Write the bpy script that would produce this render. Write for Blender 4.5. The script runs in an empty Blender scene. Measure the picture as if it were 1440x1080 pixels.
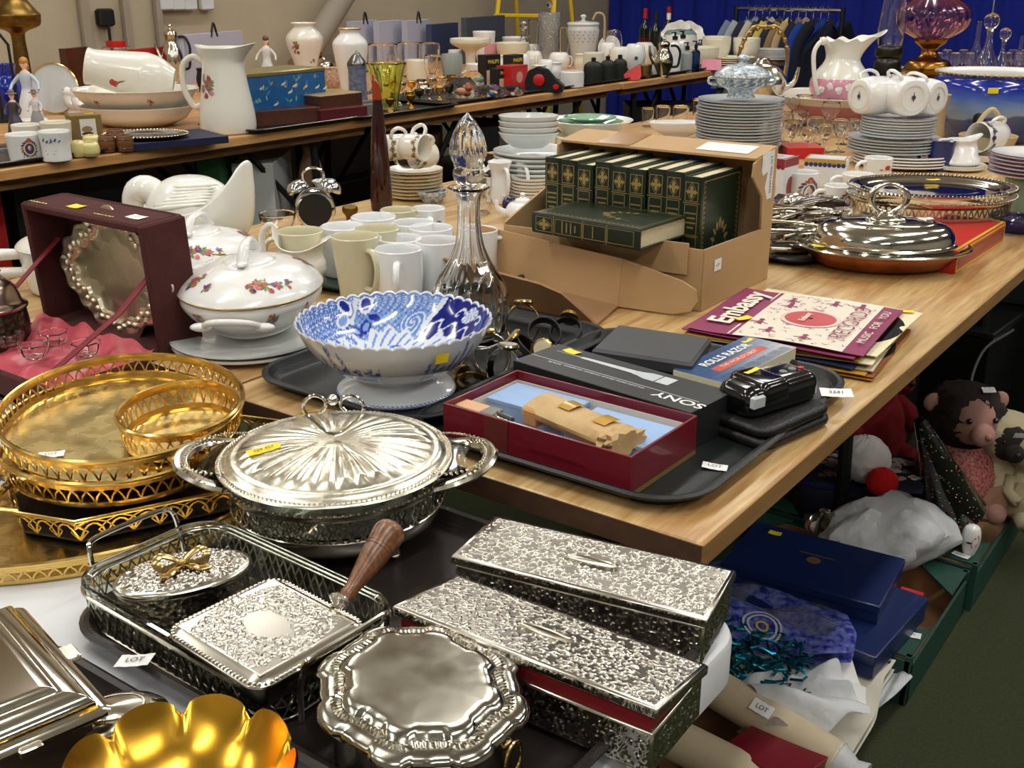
import bpy, math, random
import numpy as np
from mathutils import Vector, Matrix
PI = math.pi
R = math.radians
scene = bpy.context.scene
col = scene.collection
F = 1530.0
PITCH = math.atan(570.0 / F)
YAW = R(36.1)
CAMZ = 1.265
cam_d = bpy.data.cameras.new('camera')
cam_d.sensor_width = 36.0
cam_d.lens = F / 1440 * 36.0
cam_d.clip_start = 0.02
cam = bpy.data.objects.new('camera', cam_d)
cam.location = (0, 0, CAMZ)
cam.rotation_euler = (PI / 2 - PITCH, 0, YAW)
col.objects.link(cam)
scene.camera = cam
w = bpy.data.worlds.new('hall_air')
scene.world = w
w.use_nodes = True
w.node_tree.nodes['Background'].inputs[0].default_value = (0.75, 0.8, 0.85, 1)
w.node_tree.nodes['Background'].inputs[1].default_value = 0.06
vs = scene.view_settings
vs.view_transform = 'Standard'
vs.look = 'None'
vs.gamma = 1.0
vs.use_curve_mapping = False
vs.exposure = 0.0
LAMP_W = 21.5
LAMPS = [(x, y) for x in (-4.1, -2.0, 0.1, 2.2) for y in (-2.2, 0.4, 3.0, 5.6)]
LAMP_Z = 3.25
for i, (x, y) in enumerate(LAMPS):
 ld = bpy.data.lights.new('fluorescent_tube_light', 'AREA')
 ld.shape = 'RECTANGLE'
 ld.size = 0.16
 ld.size_y = 1.5
 ld.energy = LAMP_W
 ld.color = (1.0, 0.98, 0.94)
 lo = bpy.data.objects.new('fluorescent_tube_light', ld)
 lo.location = (x, y, LAMP_Z)
 col.objects.link(lo)
 lu = ld.copy()
 lu.energy = LAMP_W * .45
 lq = bpy.data.objects.new('fluorescent_tube_light', lu)
 lq.location = (x, y, LAMP_Z + .09)
 lq.rotation_euler = (PI, 0, 0)
 col.objects.link(lq)
def ray(px, py):
 d = (px - 720.0, py - 540.0, F)
 c, s = math.cos(PITCH), math.sin(PITCH)
 fw = d[2] * c - d[1] * s
 dn = d[2] * s + d[1] * c
 cy, sy = math.cos(YAW), math.sin(YAW)
 return Vector((d[0] * cy - fw * sy, d[0] * sy + fw * cy, -dn))
def P(px, py, z):
 r = ray(px, py)
 return Vector((0, 0, CAMZ)) + r * ((z - CAMZ) / r.z)
def PY(px, py, Y):
 r = ray(px, py)
 return Vector((0, 0, CAMZ)) + r * (Y / r.y)
def PX(px, py, X):
 r = ray(px, py)
 return Vector((0, 0, CAMZ)) + r * (X / r.x)
def depth(p):
 fx, fy = -math.sin(YAW), math.cos(YAW)
 return (p[0] * fx + p[1] * fy) * math.cos(PITCH) + (CAMZ - p[2]) * math.sin(PITCH)
def mpx(n, p):
 return n * depth(p) / F
def hgt(p, py):
 d = math.hypot(p[0], p[1])
 fwd = p[0] * -math.sin(YAW) + p[1] * math.cos(YAW)
 k = (py - 540.0) / F
 c, s = math.cos(PITCH), math.sin(PITCH)
 dz = -(k * fwd * c + fwd * s) / (c - k * s)
 return dz + CAMZ - p[2]
VIEWX = R(36.1)      # rz that makes local +x the picture's right
def srgb(r, g, b):
 def f(c):
  c /= 255.0
  return c / 12.92 if c <= 0.04045 else ((c + 0.055) / 1.055) ** 2.4
 return (f(r), f(g), f(b), 1.0)
MATS = {}
def mat(name, c=None, rough=0.5, metal=0.0, coat=0.0, trans=0.0, ior=1.45, bump=None, noise=None, alpha=1.0, emit=None, spec=0.5, attr=False, thin=False, sss=0.0, rnoise=None):
 if name in MATS:
  return MATS[name]
 m = bpy.data.materials.new(name)
 m.use_nodes = True
 nt = m.node_tree
 b = nt.nodes['Principled BSDF']
 cc = srgb(*c) if c else (0.8, 0.8, 0.8, 1)
 b.inputs['Base Color'].default_value = cc
 b.inputs['Roughness'].default_value = rough
 b.inputs['Metallic'].default_value = metal
 b.inputs['Coat Weight'].default_value = coat
 b.inputs['Coat Roughness'].default_value = 0.06
 b.inputs['Transmission Weight'].default_value = trans
 b.inputs['IOR'].default_value = ior
 b.inputs['Alpha'].default_value = alpha
 b.inputs['Specular IOR Level'].default_value = spec
 if sss:
  b.inputs['Subsurface Weight'].default_value = sss
  b.inputs['Subsurface Radius'].default_value = (0.01, 0.008, 0.006)
 if emit:
  b.inputs['Emission Color'].default_value = srgb(*emit[0])
  b.inputs['Emission Strength'].default_value = emit[1]
 tc = None
 if attr:
  a = nt.nodes.new('ShaderNodeVertexColor')
  a.layer_name = 'Col'
  nt.links.new(a.outputs['Color'], b.inputs['Base Color'])
 if noise or bump or rnoise:
  tc = nt.nodes.new('ShaderNodeTexCoord')
 if noise:
  mp = nt.nodes.new('ShaderNodeMapping')
  st = noise[3] if len(noise) > 3 else (1, 1, 1)
  mp.inputs['Scale'].default_value = st
  nt.links.new(tc.outputs['Object'], mp.inputs['Vector'])
  n = nt.nodes.new('ShaderNodeTexNoise')
  n.inputs['Scale'].default_value = noise[0]
  n.inputs['Detail'].default_value = 5
  n.inputs['Roughness'].default_value = 0.6
  nt.links.new(mp.outputs['Vector'], n.inputs['Vector'])
  rp = nt.nodes.new('ShaderNodeValToRGB')
  k = noise[2] if len(noise) > 2 else 0.25
  rp.color_ramp.elements[0].position = 0.5 - k
  rp.color_ramp.elements[1].position = 0.5 + k
  rp.color_ramp.elements[0].color = cc
  rp.color_ramp.elements[1].color = srgb(*noise[1])
  nt.links.new(n.outputs['Fac'], rp.inputs['Fac'])
  nt.links.new(rp.outputs['Color'], b.inputs['Base Color'])
 if rnoise:
  n = nt.nodes.new('ShaderNodeTexNoise')
  n.inputs['Scale'].default_value = rnoise[0]
  n.inputs['Detail'].default_value = 4
  nt.links.new(tc.outputs['Object'], n.inputs['Vector'])
  mr = nt.nodes.new('ShaderNodeMapRange')
  mr.inputs['From Min'].default_value = 0.3
  mr.inputs['From Max'].default_value = 0.7
  mr.inputs['To Min'].default_value = rnoise[1]
  mr.inputs['To Max'].default_value = rnoise[2]
  nt.links.new(n.outputs['Fac'], mr.inputs['Value'])
  nt.links.new(mr.outputs['Result'], b.inputs['Roughness'])
 if bump:
  kind = bump[2] if len(bump) > 2 else 'noise'
  if kind == 'noise':
   t = nt.nodes.new('ShaderNodeTexNoise')
   t.inputs['Detail'].default_value = 4
   out = t.outputs['Fac']
  elif kind == 'voronoi':
   t = nt.nodes.new('ShaderNodeTexVoronoi')
   out = t.outputs['Distance']
  else:
   t = nt.nodes.new('ShaderNodeTexWave')
   t.inputs['Distortion'].default_value = 6
   out = t.outputs['Fac']
  t.inputs['Scale'].default_value = bump[0]
  nt.links.new(tc.outputs['Object'], t.inputs['Vector'])
  bp = nt.nodes.new('ShaderNodeBump')
  bp.inputs['Strength'].default_value = bump[1]
  bp.inputs['Distance'].default_value = bump[3] if len(bump) > 3 else 0.002
  nt.links.new(out, bp.inputs['Height'])
  nt.links.new(bp.outputs['Normal'], b.inputs['Normal'])
 MATS[name] = m
 return m
def wood(name, c1, c2, rough=0.4, axis=1, scale=1.0, coat=0.2):
 if name in MATS:
  return MATS[name]
 m = bpy.data.materials.new(name)
 m.use_nodes = True
 nt = m.node_tree
 b = nt.nodes['Principled BSDF']
 tc = nt.nodes.new('ShaderNodeTexCoord')
 mp = nt.nodes.new('ShaderNodeMapping')
 s = [9 * scale] * 3
 s[axis] = 0.7 * scale
 mp.inputs['Scale'].default_value = s
 nt.links.new(tc.outputs['Object'], mp.inputs['Vector'])
 n1 = nt.nodes.new('ShaderNodeTexNoise')
 n1.inputs['Scale'].default_value = 1.3
 n1.inputs['Detail'].default_value = 3
 n1.inputs['Distortion'].default_value = 0.5
 nt.links.new(mp.outputs['Vector'], n1.inputs['Vector'])
 mul = nt.nodes.new('ShaderNodeMath')
 mul.operation = 'MULTIPLY'
 mul.inputs[1].default_value = 9.0
 nt.links.new(n1.outputs['Fac'], mul.inputs[0])
 fr = nt.nodes.new('ShaderNodeMath')
 fr.operation = 'PINGPONG'
 fr.inputs[1].default_value = 1.0
 nt.links.new(mul.outputs[0], fr.inputs[0])
 n2 = nt.nodes.new('ShaderNodeTexNoise')
 n2.inputs['Scale'].default_value = 14
 n2.inputs['Detail'].default_value = 5
 nt.links.new(mp.outputs['Vector'], n2.inputs['Vector'])
 mx = nt.nodes.new('ShaderNodeMath')
 mx.operation = 'MULTIPLY_ADD'
 mx.inputs[1].default_value = 0.45
 nt.links.new(fr.outputs[0], mx.inputs[0])
 nt.links.new(n2.outputs['Fac'], mx.inputs[2])
 rp = nt.nodes.new('ShaderNodeValToRGB')
 rp.color_ramp.elements[0].position = 0.3
 rp.color_ramp.elements[1].position = 0.95
 rp.color_ramp.elements[0].color = srgb(*c1)
 rp.color_ramp.elements[1].color = srgb(*c2)
 nt.links.new(mx.outputs[0], rp.inputs['Fac'])
 nt.links.new(rp.outputs['Color'], b.inputs['Base Color'])
 b.inputs['Roughness'].default_value = rough
 b.inputs['Coat Weight'].default_value = coat
 b.inputs['Coat Roughness'].default_value = 0.25
 MATS[name] = m
 return m
def tag(o, label=None, cat=None, group=None, kind=None):
 if label:
  o['label'] = label
 if cat:
  o['category'] = cat
 if group:
  o['group'] = group
 if kind:
  o['kind'] = kind
 return o
def thing(name, label, cat, loc, rz=0.0, group=None, rx=0.0, ry=0.0):
 o = bpy.data.objects.new(name, None)
 o.empty_display_size = 0.02
 col.objects.link(o)
 o.location = loc
 o.rotation_euler = (rx, ry, rz)
 return tag(o, label, cat, group)
def dup(root, loc, rz=None, label=None, group=None, scale=None):
 r = root.copy()
 col.objects.link(r)
 r.location = loc
 if rz is not None:
  e = r.rotation_euler.copy()
  e.z = rz
  r.rotation_euler = e
 if scale is not None:
  r.scale = scale if isinstance(scale, tuple) else (scale,) * 3
 if label:
  r['label'] = label
 if group:
  r['group'] = group
 for ch in list(root.children):
  c = ch.copy()
  col.objects.link(c)
  c.parent = r
  for g in ch.children:
   d = g.copy()
   col.objects.link(d)
   d.parent = c
 return r
class MB:
 def __init__(s):
  s.v = []
  s.f = []
  s.c = []
 def add(s, verts, faces, M=None):
  o = len(s.v)
  if M is not None:
   verts = [tuple(M @ Vector(p)) for p in verts]
  s.v.extend([tuple(p) for p in verts])
  s.f.extend([tuple(i + o for i in f) for f in faces])
  return s
 def box(s, cx, cy, cz, sx, sy, sz, bev=0.0, M=None, rz=0.0):
  hx, hy = sx / 2, sy / 2
  z0, z1 = 0.0, sz
  if bev <= 0:
   v = [(x, y, z) for z in (z0, z1) for (x, y) in ((-hx, -hy), (hx, -hy), (hx, hy), (-hx, hy))]
   f = [(3, 2, 1, 0), (4, 5, 6, 7), (0, 1, 5, 4), (1, 2, 6, 5), (2, 3, 7, 6), (3, 0, 4, 7)]
  else:
   b = min(bev, hx * .9, hy * .9, sz * .45)
   rings = []
   for z, k in ((z0, b), (z0 + b, 0), (z1 - b, 0), (z1, b)):
    ring = []
    for (qx, qy) in ((-1, -1), (1, -1), (1, 1), (-1, 1)):
     X, Y = qx * (hx - k), qy * (hy - k)
     bb = b * (0.6 if k == 0 else 0.6)
     if qx * qy > 0:
      ring += [(X, Y - qy * 0 - qy * bb, z), (X - qx * bb, Y, z)] if qx > 0 else [(X, Y - qy * bb, z), (X - qx * bb, Y, z)]
     else:
      ring += [(X - qx * bb, Y, z), (X, Y - qy * bb, z)]
    rings.append(ring)
   v, f = loft(rings)
  Mx = Matrix.Translation((cx, cy, cz)) @ Matrix.Rotation(rz, 4, 'Z')
  if M is not None:
   Mx = M @ Mx
  return s.add(v, f, Mx)
 def rings(s, rings, M=None, cap0=True, cap1=True, closed=False):
  v, f = loft(rings, cap0, cap1, closed)
  return s.add(v, f, M)
 def lathe(s, prof, n=40, sx=1.0, sy=1.0, fn=None, M=None, cap0=True, cap1=True, p=2.0):
  rings = []
  for i, (r, z) in enumerate(prof):
   ring = []
   for k in range(n):
    a = 2 * PI * k / n
    rr, zz = (r, z) if fn is None else fn(a, r, z, i)
    c, q = math.cos(a), math.sin(a)
    if p != 2.0:
     g = (abs(c) ** p + abs(q) ** p) ** (-1 / p)
     c, q = c * g, q * g
    ring.append((rr * c * sx, rr * q * sy, zz))
   rings.append(ring)
  return s.rings(rings, M, cap0, cap1)
 def outline(s, shape, prof, M=None, cap0=True, cap1=True):
  rings = [[(x, y, z) for (x, y) in shape(d)] for d, z in prof]
  return s.rings(rings, M, cap0, cap1)
 def tube(s, path, r, n=8, closed=False, M=None, flat=1.0, up=None):
  path = [Vector(p) for p in path]
  m = len(path)
  rings = []
  prev = None
  for i, p in enumerate(path):
   if closed:
    t = path[(i + 1) % m] - path[(i - 1) % m]
   else:
    t = path[min(i + 1, m - 1)] - path[max(i - 1, 0)]
   if t.length < 1e-9:
    t = Vector((0, 0, 1))
   t.normalize()
   if prev is None:
    u = Vector(up) if up else (Vector((0, 0, 1)) if abs(t.z) < 0.9 else Vector((1, 0, 0)))
   else:
    u = prev
   u = u - t * u.dot(t)
   if u.length < 1e-6:
    u = t.orthogonal()
   u.normalize()
   prev = u
   wv = t.cross(u)
   rr = r[i] if isinstance(r, (list, tuple)) else r
   rings.append([tuple(p + u * (math.cos(2 * PI * k / n) * rr) + wv * (math.sin(2 * PI * k / n) * rr * flat)) for k in range(n)])
  return s.rings(rings, M, not closed, not closed, closed)
 def ball(s, c, r, n=16, m=10, M=None, sx=1, sy=1, sz=1):
  prof = [(math.sin(PI * j / m) * r, -math.cos(PI * j / m) * r * sz) for j in range(m + 1)]
  prof[0] = (r * 0.02, prof[0][1])
  prof[-1] = (r * 0.02, prof[-1][1])
  T = Matrix.Translation(c)
  return s.lathe(prof, n, sx, sy, M=(M @ T) if M is not None else T)
 def grid(s, fn, nu, nv, M=None, flip=False):
  v = [fn(i / nu, j / nv) for j in range(nv + 1) for i in range(nu + 1)]
  f = []
  for j in range(nv):
   for i in range(nu):
    a = j * (nu + 1) + i
    q = (a, a + 1, a + nu + 2, a + nu + 1)
    f.append(q[::-1] if flip else q)
  return s.add(v, f, M)
 def build(s, name, m, parent=None, smooth=35, loc=None, rot=None, colors=None):
  me = bpy.data.meshes.new(name)
  me.from_pydata(s.v, [], s.f)
  if isinstance(m, str):
   m = MATS[m]
  me.materials.append(m)
  if smooth:
   me.polygons.foreach_set('use_smooth', [True] * len(me.polygons))
   if smooth < 180:
    me.set_sharp_from_angle(angle=R(smooth))
  cl = colors if colors is not None else (s.c if s.c else None)
  if cl is not None:
   at = me.color_attributes.new('Col', 'FLOAT_COLOR', 'POINT')
   at.data.foreach_set('color', np.asarray(cl, dtype=np.float32).ravel())
  me.update()
  o = bpy.data.objects.new(name, me)
  col.objects.link(o)
  if parent is not None:
   o.parent = parent
  if loc is not None:
   o.location = loc
  if rot is not None:
   o.rotation_euler = rot
  return o
def loft(rings, cap0=True, cap1=True, closed=False):
 n = len(rings[0])
 v = [p for r in rings for p in r]
 f = []
 m = len(rings)
 for i in range(m if closed else m - 1):
  a, b = i * n, ((i + 1) % m) * n
  for k in range(n):
   k2 = (k + 1) % n
   f.append((a + k, a + k2, b + k2, b + k))
 if not closed:
  if cap0:
   f.append(tuple(range(n))[::-1])
  if cap1:
   f.append(tuple(range((m - 1) * n, m * n)))
 return v, f
def rrect(w, h, r, n=6):
 def shape(d=0.0):
  W, H, q = w / 2 + d, h / 2 + d, max(r + d, 0.0008)
  q = min(q, W * .99, H * .99)
  out = []
  for (cx, cy, a0) in ((W - q, H - q, 0), (-W + q, H - q, 90), (-W + q, -H + q, 180), (W - q, -H + q, 270)):
   for k in range(n + 1):
    a = R(a0 + 90 * k / n)
    out.append((cx + q * math.cos(a), cy + q * math.sin(a)))
  return out
 return shape
def oval(a, b, n=64, wob=None):
 def shape(d=0.0):
  o = []
  for k in range(n):
   t = 2 * PI * k / n
   e = wob(t) if wob else 0
   o.append(((a + d + e) * math.cos(t), (b + d + e) * math.sin(t)))
  return o
 return shape
def interp(prof, z):
 for (r0, z0), (r1, z1) in zip(prof, prof[1:]):
  if z0 <= z <= z1 and z1 > z0:
   return r0 + (r1 - r0) * (z - z0) / (z1 - z0)
 return prof[-1][0]
def spline(pts, n=24, closed=False):
 pts = [Vector(p) for p in pts]
 out = []
 m = len(pts)
 seg = m if closed else m - 1
 per = max(2, n // seg)
 for i in range(seg):
  p0 = pts[(i - 1) % m] if (closed or i > 0) else pts[0] * 2 - pts[1]
  p1 = pts[i]
  p2 = pts[(i + 1) % m]
  p3 = pts[(i + 2) % m] if (closed or i + 2 < m) else pts[-1] * 2 - pts[-2]
  for k in range(per):
   t = k / per
   out.append(0.5 * ((2 * p1) + (p2 - p0) * t + (2 * p0 - 5 * p1 + 4 * p2 - p3) * t * t + (3 * p1 - p0 - 3 * p2 + p3) * t ** 3))
 if not closed:
  out.append(pts[-1])
 return out
def sprof(pts, n=30):
 return [(max(p.x, 0.0005), p.y) for p in spline([(a, b, 0) for a, b in pts], n)]
class Decal:
 def __init__(s):
  s.polys = []
 def poly(s, pts, c):
  s.polys.append((list(pts), c))
  return s
 def rect(s, x0, y0, x1, y1, c, sub=1):
  for i in range(sub):
   a = x0 + (x1 - x0) * i / sub
   b = x0 + (x1 - x0) * (i + 1) / sub
   s.poly([(a, y0), (b, y0), (b, y1), (a, y1)], c)
  return s
 def disc(s, x, y, r, c, n=12, ry=None, rot=0):
  ry = ry or r
  ca, sa = math.cos(rot), math.sin(rot)
  return s.poly([(x + r * math.cos(2 * PI * k / n) * ca - ry * math.sin(2 * PI * k / n) * sa, y + r * math.cos(2 * PI * k / n) * sa + ry * math.sin(2 * PI * k / n) * ca) for k in range(n)], c)
 def leaf(s, x, y, ang, L, W, c):
  pts = []
  for t, wd in ((0, 0), (.25, .8), (.5, 1), (.75, .7), (1, 0), (.75, -.7), (.5, -1), (.25, -.8)):
   u, v = t * L, wd * W / 2
   pts.append((x + u * math.cos(ang) - v * math.sin(ang), y + u * math.sin(ang) + v * math.cos(ang)))
  return s.poly(pts, c)
 def line(s, pts, wd, c, closed=False):
  pts = list(pts) + ([pts[0]] if closed else [])
  for (x0, y0), (x1, y1) in zip(pts, pts[1:]):
   L = math.hypot(x1 - x0, y1 - y0) or 1e-9
   nx, ny = -(y1 - y0) / L * wd / 2, (x1 - x0) / L * wd / 2
   s.poly([(x0 + nx, y0 + ny), (x0 - nx, y0 - ny), (x1 - nx, y1 - ny), (x1 + nx, y1 + ny)], c)
  return s
 def flower(s, x, y, r, c, c2=None, n=6, rng=random):
  for k in range(n):
   a = 2 * PI * k / n + rng.random()
   f = 0.75 + 0.4 * rng.random()
   g = .85 + .25 * rng.random()
   s.disc(x + r * .55 * math.cos(a), y + r * .55 * math.sin(a), r * .5 * f, tuple(min(255, q * g) for q in c), 8)
  s.disc(x, y, r * .35, c2 or tuple(q * .7 for q in c), 8)
  return s
 def sprig(s, x, y, r, cols, rng, n=3):
  for k in range(n * 3):
   a = rng.random() * 2 * PI
   d = r * (.3 + .6 * rng.random())
   s.leaf(x + d * .4 * math.cos(a), y + d * .4 * math.sin(a), a, r * .6, r * .2, (90 + 40 * rng.random(), 115 + 30 * rng.random(), 70))
  for k in range(n):
   a = 2 * PI * k / n + rng.random()
   d = r * (.15 if k == 0 else .55 + .3 * rng.random())
   s.flower(x + d * math.cos(a), y + d * math.sin(a), r * (.42 if k == 0 else .25), cols[k % len(cols)], rng=rng)
  return s
 def build(s, name, fn, parent, m='print', step=0.00006):
  v, f, c = [], [], []
  for i, (pts, cl) in enumerate(s.polys):
   o = len(v)
   cc = srgb(*cl[:3])
   for (x, y) in pts:
    v.append(tuple(fn(x, y, step * (i % 7))))
    c.append(cc)
   f.append(tuple(range(o, o + len(pts))))
  b = MB()
  b.v, b.f, b.c = v, f, c
  return b.build(name, m, parent, smooth=0)
def on_lathe(prof, th0, sx=1.0, sy=1.0, off=0.0005):
 def fn(u, v, k):
  r = interp(prof, v)
  th = th0 + u / max(r, .01)
  return ((r + off + k) * math.cos(th) * sx, (r + off + k) * math.sin(th) * sy, v)
 return fn
def on_dome(prof, sx=1.0, sy=1.0, off=0.0006):
 pr = sorted(prof)
 def fn(u, v, k):
  r = math.hypot(u / sx, v / sy)
  z = pr[-1][1]
  for (r0, z0), (r1, z1) in zip(pr, pr[1:]):
   if r0 <= r <= r1 and r1 > r0:
    z = z0 + (z1 - z0) * (r - r0) / (r1 - r0)
    break
  else:
   if r <= pr[0][0]:
    z = pr[0][1]
  return (u, v, z + off + k)
 return fn
def on_flat(M, off=0.0004):
 def fn(u, v, k):
  return tuple(M @ Vector((u, v, off + k)))
 return fn
def frame(o, x, y):
 x = Vector(x).normalized()
 y = Vector(y)
 y = (y - x * y.dot(x)).normalized()
 z = x.cross(y)
 M = Matrix((x, y, z)).transposed().to_4x4()
 M.translation = Vector(o)
 return M
def text(parent, body, size, M, m, name='lettering', bold=0.0, align='CENTER', sx=1.0, off=0.0005, shear=0.0, spacing=1.0):
 cu = bpy.data.curves.new(name, 'FONT')
 cu.body = body
 cu.size = size
 cu.align_x = align
 cu.align_y = 'CENTER'
 cu.offset = bold
 cu.shear = shear
 cu.space_character = spacing
 cu.resolution_u = 3
 to = bpy.data.objects.new('tmp', cu)
 col.objects.link(to)
 bpy.context.view_layer.update()
 me = bpy.data.meshes.new_from_object(to)
 bpy.data.objects.remove(to)
 bpy.data.curves.remove(cu)
 me.name = name
 me.transform(M @ Matrix.Translation((0, 0, off)) @ Matrix.Diagonal((sx, 1, 1, 1)))
 me.materials.clear()
 me.materials.append(MATS[m] if isinstance(m, str) else m)
 o = bpy.data.objects.new(name, me)
 col.objects.link(o)
 o.parent = parent
 return o
def sticker(parent, M, w=0.022, h=0.012, m='sticker_yellow', name='price_sticker', txt=None, ts=0.006, bend=0.0008):
 b = MB()
 n = 6
 def fn(u, v):
  x, y = (u - .5) * w, (v - .5) * h
  if v in (0.0, 1.0):
   y += (0.0007 if int(round(u * n)) % 2 else 0)
  return (x, y, 0.0006 + bend * (2 * u - 1) ** 2)
 b.grid(fn, n, 2, M)
 s = b.build(name, m, parent)
 if txt:
  text(s, txt, ts, M, 'ink_black', off=0.0011 + bend)
 return s
mat('ceramic', (232, 231, 228), .22, coat=.55)
mat('ceramic_cream', (226, 220, 196), .24, coat=.5)
mat('ceramic_warm', (230, 226, 214), .22, coat=.6)
mat('ceramic_grey', (205, 209, 208), .25, coat=.5)
mat('mug_white', (236, 237, 238), .22, coat=.5)
mat('mug_cream', (214, 207, 176), .28, coat=.4)
mat('print', attr=True, rough=.3, coat=.3)
mat('print_matt', attr=True, rough=.6)
mat('silver', (205, 198, 182), .16, 1.0, rnoise=(35, .10, .24))
mat('silver_bright', (222, 218, 208), .08, 1.0)
mat('silver_worn', (176, 168, 150), .24, 1.0, noise=(55, (122, 112, 96), .22), rnoise=(60, .14, .36))
mat('silver_dark', (120, 112, 98), .3, 1.0, noise=(70, (70, 64, 54), .25))
mat('chrome', (225, 226, 228), .05, 1.0)
mat('brass', (232, 196, 116), .2, 1.0, rnoise=(40, .14, .3))
mat('brass_dull', (134, 106, 52), .36, 1.0, noise=(30, (96, 76, 40), .25))
mat('gold', (240, 182, 62), .2, 1.0)
mat('gold_floor', (232, 206, 140), .24, 1.0, noise=(18, (176, 156, 104), .2), rnoise=(30, .18, .36))
mat('silver_tarnish', attr=True, rough=.2, metal=1.0)
mat('copper', (190, 118, 78), .3, 1.0, noise=(25, (150, 96, 70), .2))
mat('glass', (255, 255, 255), .0, trans=1.0, ior=1.5)
mat('glass_green', (238, 248, 170), .02, trans=1.0, ior=1.5)
mat('glass_pink', (255, 200, 212), .02, trans=1.0, ior=1.5)
mat('glass_blue', (30, 90, 190), .02, trans=1.0, ior=1.5)
mat('black_plastic', (24, 25, 26), .38, bump=(420, .12))
mat('black_gloss', (12, 12, 13), .14, coat=.6)
mat('tray_black', (20, 25, 25), .42, bump=(160, .35, 'voronoi', .0006))
mat('tray_brown', (40, 34, 32), .32, coat=.1)
mat('card_black', (34, 35, 37), .42)
mat('card_maroon', (112, 20, 34), .35, coat=.25)
mat('card_white', (225, 222, 214), .6)
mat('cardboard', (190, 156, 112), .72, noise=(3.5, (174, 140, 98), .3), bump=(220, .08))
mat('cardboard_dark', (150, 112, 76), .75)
mat('card_green', (24, 62, 52), .5, noise=(12, (32, 72, 60), .3))
mat('paper_white', (235, 234, 230), .65)
mat('paper_cream', (226, 216, 190), .7)
mat('paper_kraft', (205, 176, 128), .75, noise=(30, (180, 146, 100), .25), bump=(80, .4))
mat('sticker_yellow', (238, 214, 40), .5)
mat('sticker_white', (238, 238, 236), .5)
mat('ink_black', (28, 28, 30), .5)
mat('ink_white', (232, 232, 230), .5)
mat('gold_leaf', (190, 158, 92), .35, .7)
mat('iron_black', (16, 16, 17), .5)
mat('cloth_red', (168, 22, 24), .85, bump=(200, .3))
mat('plastic_red', (196, 30, 30), .3, coat=.3)
mat('velvet', (62, 26, 26), .95, noise=(28, (82, 38, 34), .3), bump=(260, .5))
mat('satin_pink', (188, 70, 84), .32, noise=(20, (206, 96, 108), .3))
mat('wood_dark', (62, 34, 24), .35, coat=.3, noise=(40, (88, 50, 34), .3, (1, 8, 1)))
mat('wood_brown', (130, 84, 46), .4, coat=.3, noise=(30, (100, 62, 34), .3, (1, 6, 6)))
mat('felt_green', (70, 96, 40), .9)
# ================================================================ the hall
T = 0.75
TW = 0.712
mat('turf', (74, 80, 46), .95, noise=(160, (40, 48, 24), .3), bump=(500, .9, 'noise', .006))
mat('wall_beige', (182, 170, 146), .8, noise=(3, (168, 156, 132), .4))
mat('curtain_blue', (16, 34, 140), .9)
mat('ceiling_paint', (214, 214, 208), .9)
mat('wall_far', (176, 170, 158), .9)
wood('table_pine', (214, 184, 128), (172, 128, 76), .36, axis=1, scale=1.3)
wood('table_pine_edge', (176, 132, 78), (110, 72, 36), .6, axis=1, scale=1.6, coat=0)
wood('bench_pine', (214, 168, 108), (182, 128, 74), .38, axis=1, scale=1.2)
mat('plastic_white', (222, 224, 226), .4, noise=(9, (204, 206, 210), .3))
def struct(name, b, m, parent=None, smooth=0, label=None):
 o = b.build(name, m, parent, smooth)
 if parent is None:
  o['kind'] = 'structure'
 return o
X0, X1, Y0, Y1, ZC = -5.35, 4.6, -4.0, 8.9, 3.5
struct('floor', MB().box((X0 + X1) / 2, (Y0 + Y1) / 2, -.1, X1 - X0, Y1 - Y0, .1), 'turf')
struct('ceiling', MB().box((X0 + X1) / 2, (Y0 + Y1) / 2, ZC, X1 - X0, Y1 - Y0, .1), 'ceiling_paint')
struct('wall_back', MB().box(X0 - .05, (Y0 + Y1) / 2, 0, .1, Y1 - Y0, ZC), 'wall_beige')
struct('wall_front', MB().box(X1 + .05, (Y0 + Y1) / 2, 0, .1, Y1 - Y0, ZC), 'wall_far')
struct('wall_near', MB().box((X0 + X1) / 2, Y0 - .05, 0, X1 - X0, .1, ZC), 'wall_far')
struct('wall_end', MB().box((X0 + X1) / 2, Y1 + .05, 0, X1 - X0, .1, ZC), 'wall_far')
b = MB()
def drape(u, v):
 x = X0 + .02 + (X1 - X0 - .04) * u
 return (x, Y1 - .12 + .02 * math.sin(x * 26) + .008 * math.sin(x * 61 + 1), .03 + v * 2.9)
b.grid(drape, 420, 2)
tag(b.build('curtain', 'curtain_blue', None, 180), 'deep blue drape hung across the far end of the hall', 'curtain')
mat('lamp_housing', (225, 225, 222), .5)
hb = MB()
hb.box(0, 0, .012, .2, 1.56, .07, .01)
lamp0 = None
for i, (x, y) in enumerate(LAMPS):
 t = thing('ceiling_lamp', 'long white fluorescent ceiling lamp of the hall', 'lamp', (x, y, LAMP_Z), 0, 'fluorescent lamps under the ceiling')
 if lamp0 is None:
  lamp0 = hb.build('housing', 'lamp_housing', t)
  lamp1 = [MB().tube([(0, s, .08), (0, s, ZC - LAMP_Z)], .006, 6).build('hanger', 'lamp_housing', t) for s in (-.6, .6)]
 else:
  for src in [lamp0] + lamp1:
   c = src.copy()
   col.objects.link(c)
   c.parent = t
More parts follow.
